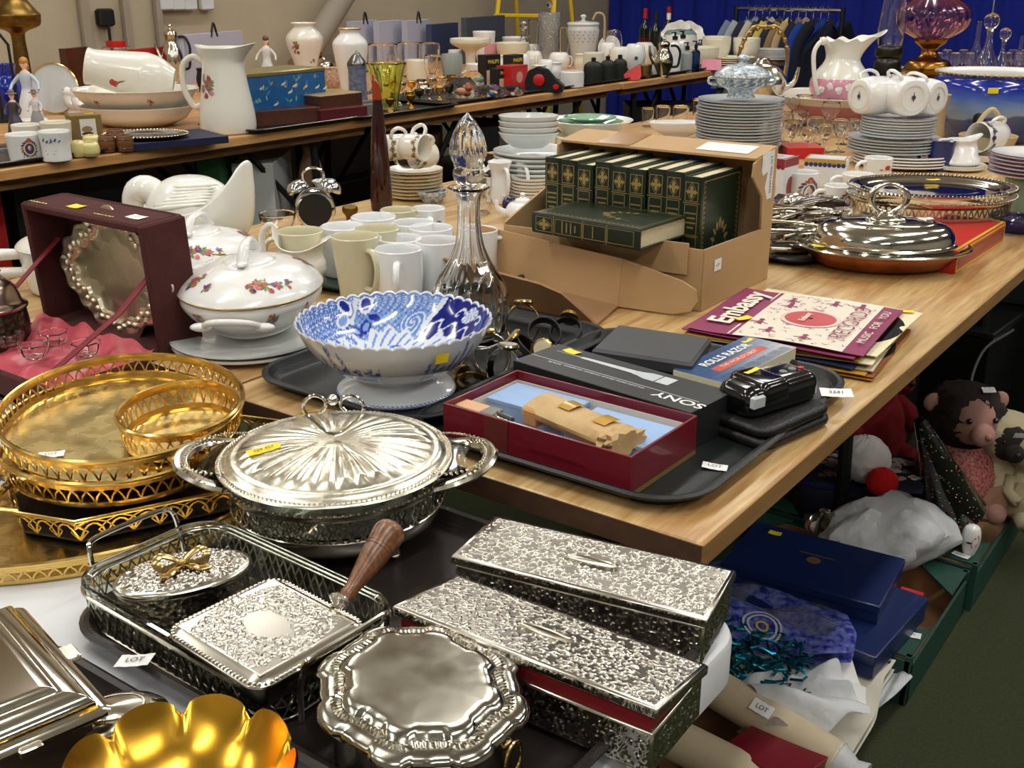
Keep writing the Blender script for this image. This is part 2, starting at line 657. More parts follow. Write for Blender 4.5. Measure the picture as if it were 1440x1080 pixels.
def trestle(name, label, x0, x1, y0, y1, z, m, edge, th=.026, group=None, legs=True, top_bev=.003, inset=.07, yin=.28):
 t = thing(name, label, 'table', ((x0 + x1) / 2, (y0 + y1) / 2, 0), 0, group)
 W, L = x1 - x0, y1 - y0
 MB().box(0, 0, z - th, W, L, th, top_bev).build('tabletop', m, t)
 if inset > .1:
  MB().box(0, -L / 2 - .001, z - th, W, .002, th - .001).build('shaded_end_edge', mat('edge_shaded', (84, 56, 32), .7, noise=(40, (60, 38, 22), .3)), t)  # shade and dirt of the near end put into a dark brown strip
  MB().box(W / 2 + .001, 0, z - th, .002, L, th - .001).build('side_edge', mat('edge_mid', (168, 128, 76), .7, noise=(20, (124, 88, 48), .3, (1, .3, 4))), t)
 if edge:
  eb = MB()
  eb.box(0, 0, z - th - .03, W - .1, .03, .03)
  for s in (-1, 1):
   eb.box(s * (W / 2 - .06), 0, z - th - .035, .025, L - .1, .035)
  eb.build('under_frame', edge, t)
 if legs:
  for s in (-1, 1):
   yy = s * (L / 2 - yin)
   for q in (-1, 1):
    lb = MB()
    lb.tube([(q * (W / 2 - inset - .03), yy, z - th - .02), (q * (W / 2 - inset), yy, .0)], .016, 8)
    lb.build('leg', 'iron_black', t)
    lb = MB()
    lb.tube([(q * (W / 2 - inset - .05), yy - s * .34, z - th - .02), (q * (W / 2 - inset - .02), yy, .32)], .012, 6)
    lb.build('brace', 'iron_black', t)
   if inset < .1:
    MB().tube([(-W / 2 + .08, yy, .18), (W / 2 - .08, yy, .18)], .012, 6).build('cross_bar', 'iron_black', t)
 return t
G_F = 'wooden tables of the front row'
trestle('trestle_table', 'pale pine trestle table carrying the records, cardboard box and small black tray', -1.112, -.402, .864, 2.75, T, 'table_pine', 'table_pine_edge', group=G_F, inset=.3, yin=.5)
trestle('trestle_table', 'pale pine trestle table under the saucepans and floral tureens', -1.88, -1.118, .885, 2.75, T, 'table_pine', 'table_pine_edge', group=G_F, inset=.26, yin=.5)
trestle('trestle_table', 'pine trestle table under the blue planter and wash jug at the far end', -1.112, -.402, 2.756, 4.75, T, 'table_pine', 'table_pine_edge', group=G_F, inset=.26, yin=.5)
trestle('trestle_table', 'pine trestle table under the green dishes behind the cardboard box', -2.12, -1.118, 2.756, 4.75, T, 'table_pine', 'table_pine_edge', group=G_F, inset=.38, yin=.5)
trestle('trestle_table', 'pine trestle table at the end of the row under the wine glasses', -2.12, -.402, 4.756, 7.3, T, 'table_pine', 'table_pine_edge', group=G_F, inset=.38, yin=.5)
G_B = 'wooden tables of the rear row'
for i, (y0, y1, lb, off) in enumerate(((.95, 3.28, 'long pine table under the rose-sprigged white pitcher', 0), (3.285, 5.12, 'long pine table under the green glass vase and tray of glassware', .015), (5.125, 7.28, 'long pine table under the wine bottles and soap pumps', .03))):
 trestle('trestle_table', lb, -3.75 + off, -3.04 + off, y0, y1, T, 'bench_pine', 'table_pine_edge', .034, G_B)
 trestle('trestle_table', ['pine table standing behind the pitcher table', 'pine table standing behind the glassware table', 'pine table standing behind the wine bottle table'][i], -4.44 + off, -3.755 + off, y0, y1, T, 'bench_pine', 'table_pine_edge', .034, G_B)
trestle('trestle_table', 'table against the beige wall holding grey display folders', -5.28, -4.46, 1.2, 6.2, T, 'bench_pine', 'table_pine_edge', .034, G_B)
wt = thing('folding_table', 'white plastic folding table with rounded corners under the silverware', 'table', (-.73, .825 - .92, 0))
sh = rrect(.8 * 1.0 + .55, 1.84, .05, 8)
wb = MB()
wb.outline(sh, [(-.012, TW - .05), (0, TW - .045), (0, TW - .006), (-.002, TW - .002), (-.006, TW)], Matrix.Translation((-.275, 0, 0)))
wb.build('tabletop', 'plastic_white', wt)
for s in (-1, 1):
 for q in (-1, 1):
  lb = MB()
  lb.tube([(q * .55 - .275, s * .7, TW - .05), (q * .57 - .275, s * .72, 0)], .016, 8)
  lb.build('leg', 'silver_worn', wt)
# ================================================================ helpers for metalwork
def stamp(H, cell, x, y, r, amp):
 ny, nx = H.shape
 i0, i1 = int(max(0, (x - r) / cell)), int(min(nx, (x + r) / cell + 2))
 j0, j1 = int(max(0, (y - r) / cell)), int(min(ny, (y + r) / cell + 2))
 if i1 <= i0 or j1 <= j0:
  return
 X = np.arange(i0, i1) * cell - x
 Y = np.arange(j0, j1) * cell - y
 d2 = (X[None, :] ** 2 + Y[:, None] ** 2) / (r * r)
 k = np.clip(1 - d2, 0, 1) ** .7 * amp
 H[j0:j1, i0:i1] = np.maximum(H[j0:j1, i0:i1], k)
def scrolls(w, h, cell, seed=0, size=.0075, fill=1.0, clear=None):
 rng = random.Random(seed)
 nx, ny = int(w / cell) + 1, int(h / cell) + 1
 H = np.zeros((ny, nx))
 sp = size * 1.75 / math.sqrt(fill)
 for _ in range(int(w / sp + 1.5) * int(h / sp / .87 + 1.5)):
  row, c_ = divmod(_, int(w / sp + 1.5))
  cx, cy = (c_ + .5 * (row % 2) + .3 * rng.random()) * sp, (row * .87 + .3 * rng.random()) * sp
  if clear and clear(cx - w / 2, cy - h / 2):
   continue
  r0 = size * (.7 + .35 * rng.random())
  a0 = rng.random() * 2 * PI
  sgn = 1 if (c_ + row) % 2 else -1
  tr = size * (.10 + .035 * rng.random())
  for k in range(26):
   t = k / 25
   rr = r0 * (1 - .85 * t)
   a = a0 + sgn * t * 5.2
   x, y = cx + rr * math.cos(a), cy + rr * math.sin(a)
   if 0 <= x <= w and 0 <= y <= h:
    stamp(H, cell, x, y, tr * (1.15 - .5 * t), .75 + .25 * t)
  for q in range(3):
   a = a0 + sgn * q * .9 + .3
   for k in range(7):
    t = k / 6
    x = cx + (r0 + t * size * .7) * math.cos(a + t * .5 * sgn)
    y = cy + (r0 + t * size * .7) * math.sin(a + t * .5 * sgn)
    if 0 <= x <= w and 0 <= y <= h:
     stamp(H, cell, x, y, size * .17 * math.sin(PI * min(.95, t + .15)), .9)
 return H
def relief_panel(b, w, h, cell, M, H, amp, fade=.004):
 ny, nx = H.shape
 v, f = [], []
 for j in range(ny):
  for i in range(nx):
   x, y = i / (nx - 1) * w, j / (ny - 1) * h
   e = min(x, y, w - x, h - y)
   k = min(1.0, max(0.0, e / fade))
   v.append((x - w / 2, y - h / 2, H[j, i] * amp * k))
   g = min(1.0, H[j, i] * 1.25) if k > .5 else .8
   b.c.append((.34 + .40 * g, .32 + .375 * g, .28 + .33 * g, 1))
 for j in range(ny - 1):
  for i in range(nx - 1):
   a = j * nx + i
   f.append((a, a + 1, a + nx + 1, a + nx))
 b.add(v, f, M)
def plain_colour(b):
 while len(b.c) < len(b.v):
  b.c.append((.6, .56, .48, 1))
class Perim:
 def __init__(s, pts):
  s.p = [Vector((x, y)) for x, y in pts]
  s.L = [0.0]
  m = len(s.p)
  for i in range(m):
   s.L.append(s.L[-1] + (s.p[(i + 1) % m] - s.p[i]).length)
  s.len = s.L[-1]
 def at(s, q):
  q %= s.len
  lo, hi = 0, len(s.p)
  while hi - lo > 1:
   mid = (lo + hi) // 2
   if s.L[mid] <= q:
    lo = mid
   else:
    hi = mid
  a, b = s.p[lo], s.p[(lo + 1) % len(s.p)]
  t = (q - s.L[lo]) / max(1e-9, (s.L[lo + 1] - s.L[lo]))
  d = (b - a).normalized()
  return a + (b - a) * t, Vector((d.y, -d.x))
def ribbon(b, per, path, wd, th, flare=0.0, zref=0.0):
 rings = []
 m = len(path)
 for i, (s_, z) in enumerate(path):
  s0, z0 = path[max(0, i - 1)]
  s1, z1 = path[min(m - 1, i + 1)]
  ds, dz = s1 - s0, z1 - z0
  L = math.hypot(ds, dz) or 1e-9
  ns, nz = -dz / L * wd / 2, ds / L * wd / 2
  ring = []
  for (q, k) in ((1, 0), (1, 1), (-1, 1), (-1, 0)):
   p, n = per.at(s_ + q * ns)
   zz = z + q * nz
   o = (th if k else 0) + flare * (zz - zref)
   ring.append((p.x + n.x * o, p.y + n.y * o, zz))
  rings.append(ring)
 b.rings(rings)
def arches(b, shape, z0, z1, n, wd=.0016, th=.0012, steps=7, flare=0.0, span=2.0, d=0.0):
 per = Perim(shape(d))
 pitch = per.len / n
 for k in range(n):
  path = []
  for i in range(steps + 1):
   t = i / steps
   path.append((k * pitch + pitch * span * t, z0 + (z1 - z0) * math.sin(PI * t) ** .6))
  ribbon(b, per, path, wd, th, flare, z0)
def lattice(b, shape, z0, z1, n, lean=2.0, wd=.0012, th=.0012, flare=0.0, steps=3, d=0.0):
 per = Perim(shape(d))
 pitch = per.len / n
 for sg in (-1, 1):
  for k in range(n):
   path = [(k * pitch + sg * lean * pitch * i / steps, z0 + (z1 - z0) * i / steps) for i in range(steps + 1)]
   ribbon(b, per, path, wd, th, flare, z0)
def ring_tube(b, shape, d, z, r, n=8):
 b.tube([(x, y, z) for x, y in shape(d)], r, n, closed=True)
def beads(b, shape, d, z, r, n):
 per = Perim(shape(d))
 for k in range(n):
  p, _ = per.at(per.len * k / n)
  b.ball((p.x, p.y, z), r, 6, 4)
# ================================================================ trays
def tray(name, label, cx, cy, z, w, h, m, rz=0.0, rim=.02, r=.035, group=None, lip=.008, slope=.012):
 t = thing(name, label, 'tray', (cx, cy, z), rz, group)
 b = MB()
 sh = rrect(w - 2 * (lip + slope), h - 2 * (lip + slope), r, 8)
 b.outline(sh, [(-.01, 0), (-.002, .0005), (slope * .9, rim * .8), (slope + lip * .4, rim - .003), (slope + lip, rim - .004), (slope + lip + .0006, rim - .001),
                   (slope + lip * .6, rim + .0012), (slope, rim), (slope * .5, rim * .5), (0, .0042), (-.004, .003), (-.012, .003)])
 b.build('tray_shell', m, t, 40)
 return t
TF = TW + .003
tray('serving_tray', 'black canteen tray on the white table holding two embossed silver boxes', -.577, .622, TW, .488, .376, 'tray_brown')
tray('serving_tray', 'black canteen tray under the gold fluted bowl at the picture edge', -.577, .226, TW, .488, .376, 'tray_brown')
mat('gold_pale', (206, 160, 78), .2, 1.0, rnoise=(40, .14, .28))
def gallery_tray(name, label, cx, cy, z, a, b_, h, rz, n, band=.007, flare=.12, lot=None, floor='gold_floor', metal='brass', group=None, bandh=.28):
 t = thing(name, label, 'tray', (cx, cy, z), rz, group)
 sh = oval(a, b_, 96)
 fb = MB()
 fb.outline(sh, [(-.014, 0), (-.006, .0003), (-.006, .003), (-.02, .0022)])
 fb.build('floor_plate', floor, t)
 bb = MB()
 z1 = h * bandh
 bb.outline(sh, [(-.007, .0005), (-.002, .001), (0, .003), (flare * z1, z1), (flare * z1 - .0012, z1), (-.0012, .004), (-.007, .003)], cap0=False, cap1=False)
 bb.build('lower_band', metal, t)
 gb = MB()
 arches(gb, sh, z1 - .0008, h - .0065, n, .0018, .0011, 10, flare, d=flare * z1 - .0011)
 gb.build('pierced_gallery', metal, t)
 rb = MB()
 d = flare * h
 rb.outline(sh, [(d - .003, h - .0085), (d - .0012, h - .0085), (d - .0005, h - .004), (d + .0022, h - .002), (d + .0022, h), (d, h + .0016), (d - .0025, h + .0008), (d - .0025, h - .001), (d - .002, h - .004), (d - .003, h - .0085)], cap0=False, cap1=False)
 rb.build('rim', metal, t)
 return t
gallery_tray('gallery_tray', 'lowest oval gilt gallery tray resting directly on the white table', -.998, .578, TW, .20, .125, .024, R(58), 74, metal='brass')
ot = thing('gallery_tray', 'octagonal gilt tray with trellis gallery under the oval trays', 'tray', (-.992, .682, TW + .006), R(64))
def octo(w, h, c):
 def f(d=0.0):
  W, H = w / 2 + d, h / 2 + d
  k = c + d * .4
  q = [(W - k, H), (-W + k, H), (-W, H - k), (-W, -H + k), (-W + k, -H), (W - k, -H), (W, -H + k), (W, H - k)]
  out = []
  for i in range(8):
   a, b2 = q[i], q[(i + 1) % 8]
   for j in range(6):
    out.append((a[0] + (b2[0] - a[0]) * j / 6, a[1] + (b2[1] - a[1]) * j / 6))
  return out
 return f
osh = octo(.31, .20, .05)
b = MB()
b.outline(osh, [(-.004, 0), (0, .0005), (0, .003), (-.004, .0024)])
b.build('floor_plate', 'tray_brown', ot)
b = MB()
arches(b, osh, .003, .022, 34, .0022, .0011, 6, .25, span=1.0)
per_ = Perim(osh(0))
for k in range(34):
 s0 = per_.len * k / 34
 ribbon(b, per_, [(s0, .003), (s0 - per_.len / 34 * .3, .012), (s0, .021), (s0 + per_.len / 34 * .5, .027)], .0016, .0011, .25, .003)
 ribbon(b, per_, [(s0, .003), (s0 + per_.len / 34 * .3, .012), (s0, .021), (s0 - per_.len / 34 * .5, .027)], .0016, .0011, .25, .003)
b.build('trellis_gallery', 'brass', ot)
b = MB()
ring_tube(b, osh, .0065, .0275, .0022, 8)
b.build('rim', 'brass', ot)
b = MB()
b.tube(spline([(.158, -.05, .028), (.185, -.047, .037), (.205, -.02, .044), (.208, .02, .044), (.185, .047, .037), (.158, .05, .028)], 30), .0026, 8, flat=1.6)
b.build('handle', 'brass', ot)
b = MB()
b.tube(spline([(-.158, -.05, .028), (-.185, -.047, .037), (-.205, -.02, .044), (-.208, .02, .044), (-.185, .047, .037), (-.158, .05, .028)], 30), .0026, 8, flat=1.6)
b.build('handle', 'brass', ot)
bh = thing('basket_dish', 'silver dish with a thick bent bar handle at the picture edge', 'dish', (-1.10, .50, TW), R(40))
b = MB()
b.outline(rrect(.12, .10, .02), [(-.01, 0), (0, .004), (.006, .03), (.007, .032), (.004, .03), (-.004, .006), (-.012, .004)], Matrix.Translation((-.05, 0, 0)))
b.build('dish_body', 'silver', bh)
b = MB()
b.tube(spline([(.0, -.03, .031), (.035, -.03, .04), (.05, -.02, .043), (.05, .02, .043), (.035, .03, .04), (.0, .03, .031)], 30), .0042, 10)
b.build('bar_handle', 'chrome', bh)
gallery_tray('gallery_tray', 'lower of the two matching oval gilt trays, right under the one holding a small dish', -1.066, .682, TW + .036, .170, .132, .032, R(146), 64, flare=.15)
g1 = gallery_tray('gallery_tray', 'topmost large oval gilt gallery tray with a white lot ticket on its floor', -1.067, .69, TW + .057, .170, .132, .033, R(146), 64, flare=.15)
Mt = Matrix.Translation((0.02, .113, .0032)) @ Matrix.Rotation(R(-100), 4, 'Z')
pl = P(72, 640, TW + .0605)
iv = g1.matrix_basis.inverted() if False else (Matrix.Translation(g1.location) @ Matrix.Rotation(R(146), 4, 'Z')).inverted()
lp = iv @ pl
sticker(g1, Matrix.Translation((lp.x, lp.y, .0034)) @ Matrix.Rotation(R(-146 + 50), 4, 'Z'), .028, .016, 'sticker_white', 'lot_ticket', 'LOT', .007)
gallery_tray('gallery_dish', 'small oval gilt gallery dish standing inside the topmost oval tray', -.985, .707, TW + .0605, .080, .062, .036, R(131), 40, flare=.13, bandh=.28)
# ================================================================ round silver dish with fluted lid
sd = thing('serving_dish', 'round silver serving dish with pierced basket, two loop handles and fluted lid', 'dish', (-.757, .728, TF + .013), VIEWX)
C_ = oval(.112, .112, 96)
b = MB()
b.outline(C_, [(-.03, .006), (-.010, .008), (-.002, .018), (0, .028), (-.003, .03), (-.012, .0115), (-.03, .009)])
b.build('basket_base', 'silver', sd)
b = MB()
per_ = Perim(C_(-.002))
n = 60
for k in range(n):
 s0 = per_.len * k / n
 pt = per_.len / n
 for sg in (-1, 1):
  ribbon(b, per_, [(s0, .026), (s0 + sg * pt * .42, .033), (s0 + sg * pt * .1, .041), (s0 + sg * pt * .42, .048), (s0, .055)], .0021, .0012, .06, .026)
b.build('pierced_band', 'silver', sd)
b = MB()
b.outline(oval(.112, .112, 120, lambda t: .0 ), [(.001, .053), (.003, .053), (.0045, .057), (.0045, .0595), (.0028, .0605), (.001, .057)], cap0=False, cap1=False)
beads(b, C_, .004, .0605, .0021, 96)
b.build('scalloped_rim', 'silver', sd)
for s in (-1, 1):
 hb_ = MB()
 path = spline([(s * .105, -.052, .060), (s * .128, -.05, .066), (s * .150, -.034, .071), (s * .160, 0, .073), (s * .150, .034, .071), (s * .128, .05, .066), (s * .105, .052, .060)], 36)
 hb_.tube(path, .0042, 8, flat=2.1, up=(0, 0, 1))
 beads(hb_, lambda d: [(p.x, p.y) for p in path] + [(p.x * .97, p.y) for p in reversed(path)], 0, .0755, .0016, 60)
 hb_.build('loop_handle', 'silver', sd)
for a in (45, 135, 225, 315):
 fb = MB()
 x, y = .085 * math.cos(R(a)), .085 * math.sin(R(a))
 fb.tube([(x * .95, y * .95, .018), (x * 1.02, y * 1.02, .006), (x * 1.08, y * 1.08, -.008)], [.010, .006, .005], 8)
 fb.ball((x * 1.08, y * 1.08, -.0085), .0055, 8, 6, sz=.7)
 fb.build('foot', 'silver', sd)
mat('glass_smoke', (236, 242, 239), .02, trans=1.0, ior=1.48)
b = MB()
C2 = oval(.106, .106, 72)
b.outline(C2, [(-.02, .018), (-.004, .022), (0, .03), (.001, .066), (.003, .0685), (.001, .0705), (-.003, .0695), (-.0035, .03), (-.008, .0255), (-.02, .0215)])
b.build('glass_liner', 'glass_smoke', sd)
for s in (-1, 1):
 b = MB()
 pr = [(s * .102, -.045), (s * .128, -.036), (s * .137, -.028), (s * .134, 0), (s * .137, .028), (s * .128, .036), (s * .102, .045)]
 if s < 0:
  pr = pr[::-1]
 b.rings([[(x, y, .066) for x, y in pr], [(x, y, .0715) for x, y in pr]])
 b.build('glass_tab', 'glass_smoke', sd)
nr, nt_ = 40, 240
v, f = [], []
def lidz(r, th):
 k = r / .120
 z = .0745 + .017 * (1 - k ** 2.2)
 if k > .86:
  z += .0016 * math.sin((k - .86) / .14 * PI * 2.0)
 amp = .3 + .7 * max(0.0, math.cos(4 * (th - R(25)))) ** .8
 e = min(1, max(0, (k - .16) * 4)) * min(1, max(0, (.84 - k) * 9))
 z += .0055 * e * amp * abs(math.cos(16 * (th - R(25)))) ** .7 * (.25 + k)
 return z
for i in range(nr + 1):
 r = .004 + (.120 - .004) * i / nr
 for k in range(nt_):
  th = 2 * PI * k / nt_
  v.append((r * math.cos(th), r * math.sin(th), lidz(r, th)))
f = [(i * nt_ + k, (i + 1) * nt_ + k, (i + 1) * nt_ + (k + 1) % nt_, i * nt_ + (k + 1) % nt_) for i in range(nr) for k in range(nt_)]
f.append(tuple(range(nt_)))
b = MB()
b.add(v, f)
b.outline(oval(.12, .12, nt_), [(0, .0745), (.0015, .074), (.0025, .0725), (.0, .0715), (-.006, .072)], cap0=False, cap1=False)
mat('silver_lid', (234, 228, 210), .24, 1.0, rnoise=(60, .18, .32))
lid = b.build('lid', 'silver_lid', sd, 60)
b = MB()
beads(b, oval(.117, .117, 96), 0, .0752, .0012, 150)
b.build('beaded_edge', 'silver_bright', lid)
b = MB()
for s in (-1, 1):
 b.tube(spline([(0, 0, .096), (s * .010, 0, .100), (s * .028, 0, .118), (s * .030, 0, .131), (s * .020, 0, .139), (s * .010, 0, .136), (s * .0075, 0, .129), (s * .012, .0, .122)], 40), .0019, 8)
b.build('wire_finial', 'silver_bright', lid)
b = MB()
b.ball((0, 0, .1345), .0058, 14, 10)
b.build('finial_ball', 'silver_bright', lid)
Mx = frame((-.068, -.028, lidz(.074, PI) + .004), (1, .55, 0.10), (-.5, 1, .1))
sticker(sd, Mx, .034, .012, txt='769 457', ts=.0065)
# ================================================================ wire basket with glass casserole
wc = thing('wire_basket_casserole', 'rectangular glass casserole in a silver wire basket with bar handles', 'dish', (-.690, .528, TF), R(-2))
CS = rrect(.262, .146, .032, 8)
b = MB()
b.outline(CS, [(-.012, .003), (-.006, .004), (-.002, .012), (.002, .040), (.006, .0445), (.0055, .0465), (.002, .0465), (-.002, .0435), (-.006, .012), (-.012, .008)])
b.build('glass_dish', 'glass_smoke', wc)
b = MB()
lattice(b, CS, .004, .038, 70, 1.6, .0017, .0012, .12, 3, d=.0)
b.build('wire_lattice', 'silver', wc)
b = MB()
for z, d in ((.003, .0005), (.038, .0055)):
 ring_tube(b, CS, d, z, .0018, 6)
b.build('wire_rim', 'silver', wc)
for s in (-1, 1):
 b = MB()
 b.tube(spline([(s * .139, -.047, .002), (s * .141, -.047, .03), (s * .146, -.046, .055), (s * .151, -.038, .062), (s * .152, .0, .063), (s * .151, .038, .062), (s * .146, .046, .055), (s * .141, .047, .03), (s * .139, .047, .002)], 48), .0026, 8)
 b.build('bar_handle', 'silver_bright', wc)
 b = MB()
 b.ball((s * .10, -.06, .002), .004, 8, 6)
 b.ball((s * .10, .06, .002), .004, 8, 6)
ticket = thing('lot_ticket', 'white ticket reading LOT lying on the black tray rim by the wire basket', 'ticket', P(190, 930, TF + .0225), R(30))
sticker(ticket, Matrix.Rotation(R(-8), 4, 'Y'), .030, .017, 'sticker_white', 'ticket_card', 'LOT', .0085)
ob = thing('oval_casket', 'oval embossed silver casket with a gilt ribbon bow on its lid', 'box', (-.733, .511, TF + .019), R(62))
OV = oval(.058, .0345, 80)
b = MB()
b.outline(OV, [(-.006, 0), (-.001, .001), (-.001, .030), (0, .031), (0, .033)])
rngo = scrolls(.36, .03, .0008, 5, .006)
b.build('casket_body', mat('silver_embossed', (178, 168, 148), .22, 1.0, bump=(190, 1.0, 'voronoi', .0016)), ob)
Hh = scrolls(.124, .076, .0008, 8, .0055, 1.6)
ny, nx = Hh.shape
rings = []
lidc = []
OV = oval(.058, .0345, 200)
for i in range(37):
 k = i / 36
 ring = []
 for (x, y) in OV(0):
  X, Y = x * (1 - k) if k < 1 else x * .001, y * (1 - k) if k < 1 else y * .001
  e = 1 if k > .08 else 0
  hx = Hh[min(ny - 1, int((Y + .038) / .0008)), min(nx - 1, int((X + .062) / .0008))]
  ring.append((X, Y, .040 + .003 * math.sin(PI / 2 * min(1, k * 2.5)) + e * hx * .0014))
  lidc.append((.30 + .45 * hx * e, .275 + .415 * hx * e, .235 + .365 * hx * e, 1) if e else (.6, .56, .48, 1))
 rings.append(ring)
b = MB()
b.rings([[(x, y, .033) for x, y in OV(.001)], [(x, y, .0345) for x, y in OV(.0018)], [(x, y, .0385) for x, y in OV(.0018)]] + rings)
b.c = [(.6, .56, .48, 1)] * 600 + lidc
lid = b.build('lid', 'silver_tarnish', ob, 50)
mat('gilt_bow', (196, 168, 112), .2, 1.0)
b = MB()
for s in (-1, 1):
 pth = spline([(0, 0, .048), (s * .008, .003, .053), (s * .017, .005, .056), (s * .022, .001, .052), (s * .017, -.004, .047), (s * .008, -.002, .046), (0, 0, .048)], 28)
 b.tube(pth, .0012, 6, flat=3.6, up=(0, 0, 1))
b.build('bow_loop', 'gilt_bow', lid)
b = MB()
b.ball((0, 0, .0485), .0036, 10, 8)
b.build('bow_knot', 'gilt_bow', lid)
for s in (-1, 1):
 b = MB()
 b.tube(spline([(0, -.001, .047), (s * .008, -.008, .047), (s * .013, -.012, .0455), (s * .021, -.013, .046)], 16), .0010, 6, flat=3.4, up=(0, 0, 1))
 b.build('bow_tail', 'gilt_bow', lid)
sp = thing('silver_pan', 'square silver pan with embossed lid and turned wooden handle across the casserole', 'pan', (-.609, .497, TF + .020), R(-4))
SQ = rrect(.122, .112, .016, 6)
b = MB()
b.outline(SQ, [(-.022, 0), (-.016, .001), (-.008, .01), (-.005, .026), (-.001, .0285), (-.001, .030)])
b.build('pan_body', 'silver_dark', sp)
b = MB()
W_, D_ = .106, .096
Hh = scrolls(W_, D_, .0006, 21, .0072, 1.5, clear=lambda x, y: (x / .022) ** 2 + (y / .014) ** 2 < 1)
ny, nx = Hh.shape
for j in range(ny):
 for i in range(nx):
  x, y = (i / (nx - 1) - .5) * W_, (j / (ny - 1) - .5) * D_
  e = (abs(x) / (W_ / 2)) ** 4 + (abs(y) / (D_ / 2)) ** 4
  q = (x / .024) ** 2 + (y / .016) ** 2
  Hh[j, i] *= 1 if (e < .95 + .25 * math.cos(6 * math.atan2(y, x)) and q > 1) else 0
relief_panel(b, W_, D_, .0006, Matrix.Translation((0, 0, .0385)), Hh, .0014)
b.outline(SQ, [(-.004, .029), (.001, .0305), (.0018, .033), (0, .0345), (-.003, .036), (-.008, .0385), (-.0082, .0385)], cap1=False)
plain_colour(b)
lid = b.build('lid', 'silver_tarnish', sp, 55)
b = MB()
per_ = Perim(SQ(-.0002))
for k in range(100):
 p, nn = per_.at(per_.len * k / 100)
 b.ball((p.x, p.y, .0348), .0021, 6, 4, sz=.8)
b.build('gadroon_edge', 'silver_bright', lid)
A = Vector((.020, .060, .034))
pw = P(555, 738, TF + .095)
Mi = (Matrix.Translation(sp.location) @ Matrix.Rotation(R(-4), 4, 'Z')).inverted()
B_ = Mi @ pw
dirv = (B_ - A)
Lh = dirv.length
dirv.normalize()
q = Vector((0, 0, 1)).rotation_difference(dirv).to_matrix().to_4x4()
Mh = Matrix.Translation(A) @ q
b = MB()
b.lathe(sprof([(.005, .012), (.0062, .02), (.0058, .03), (.0075, .05), (.0100, .075), (.0108, .085), (.0112, .10), (.0125, .115), (.0120, .128), (.008, .136), (.001, .138)], 48), 20, M=Mh @ Matrix.Diagonal((1.15, 1.15, Lh / .138, 1)))
wood('handle_wood', (142, 92, 52), (92, 54, 28), .35, axis=2, scale=6, coat=.4)
hd = b.build('wooden_handle', 'handle_wood', sp, 60)
b = MB()
for z in (.094, .099):
 b.lathe([(.0119, z - .0006), (.0128, z), (.0119, z + .0006)], 20, M=Mh @ Matrix.Diagonal((1.03, 1.03, Lh / .138, 1)), cap0=False, cap1=False)
b.build('turned_groove', 'wood_dark', hd)
b = MB()
for k in range(-3, 4):
 a = k * .32
 b.tube([(A.x, A.y - .004, A.z + .001), (A.x + .011 * math.sin(a), A.y - .001, A.z + .001 + .013 * math.cos(a))], [.001, .0022], 6)
b.build('shell_thumbpiece', 'silver_bright', sp)
b = MB()
b.lathe([(.006, -.004), (.007, 0), (.006, .008), (.0055, .014)], 12, M=Mh)
b.build('handle_socket', 'silver', sp)
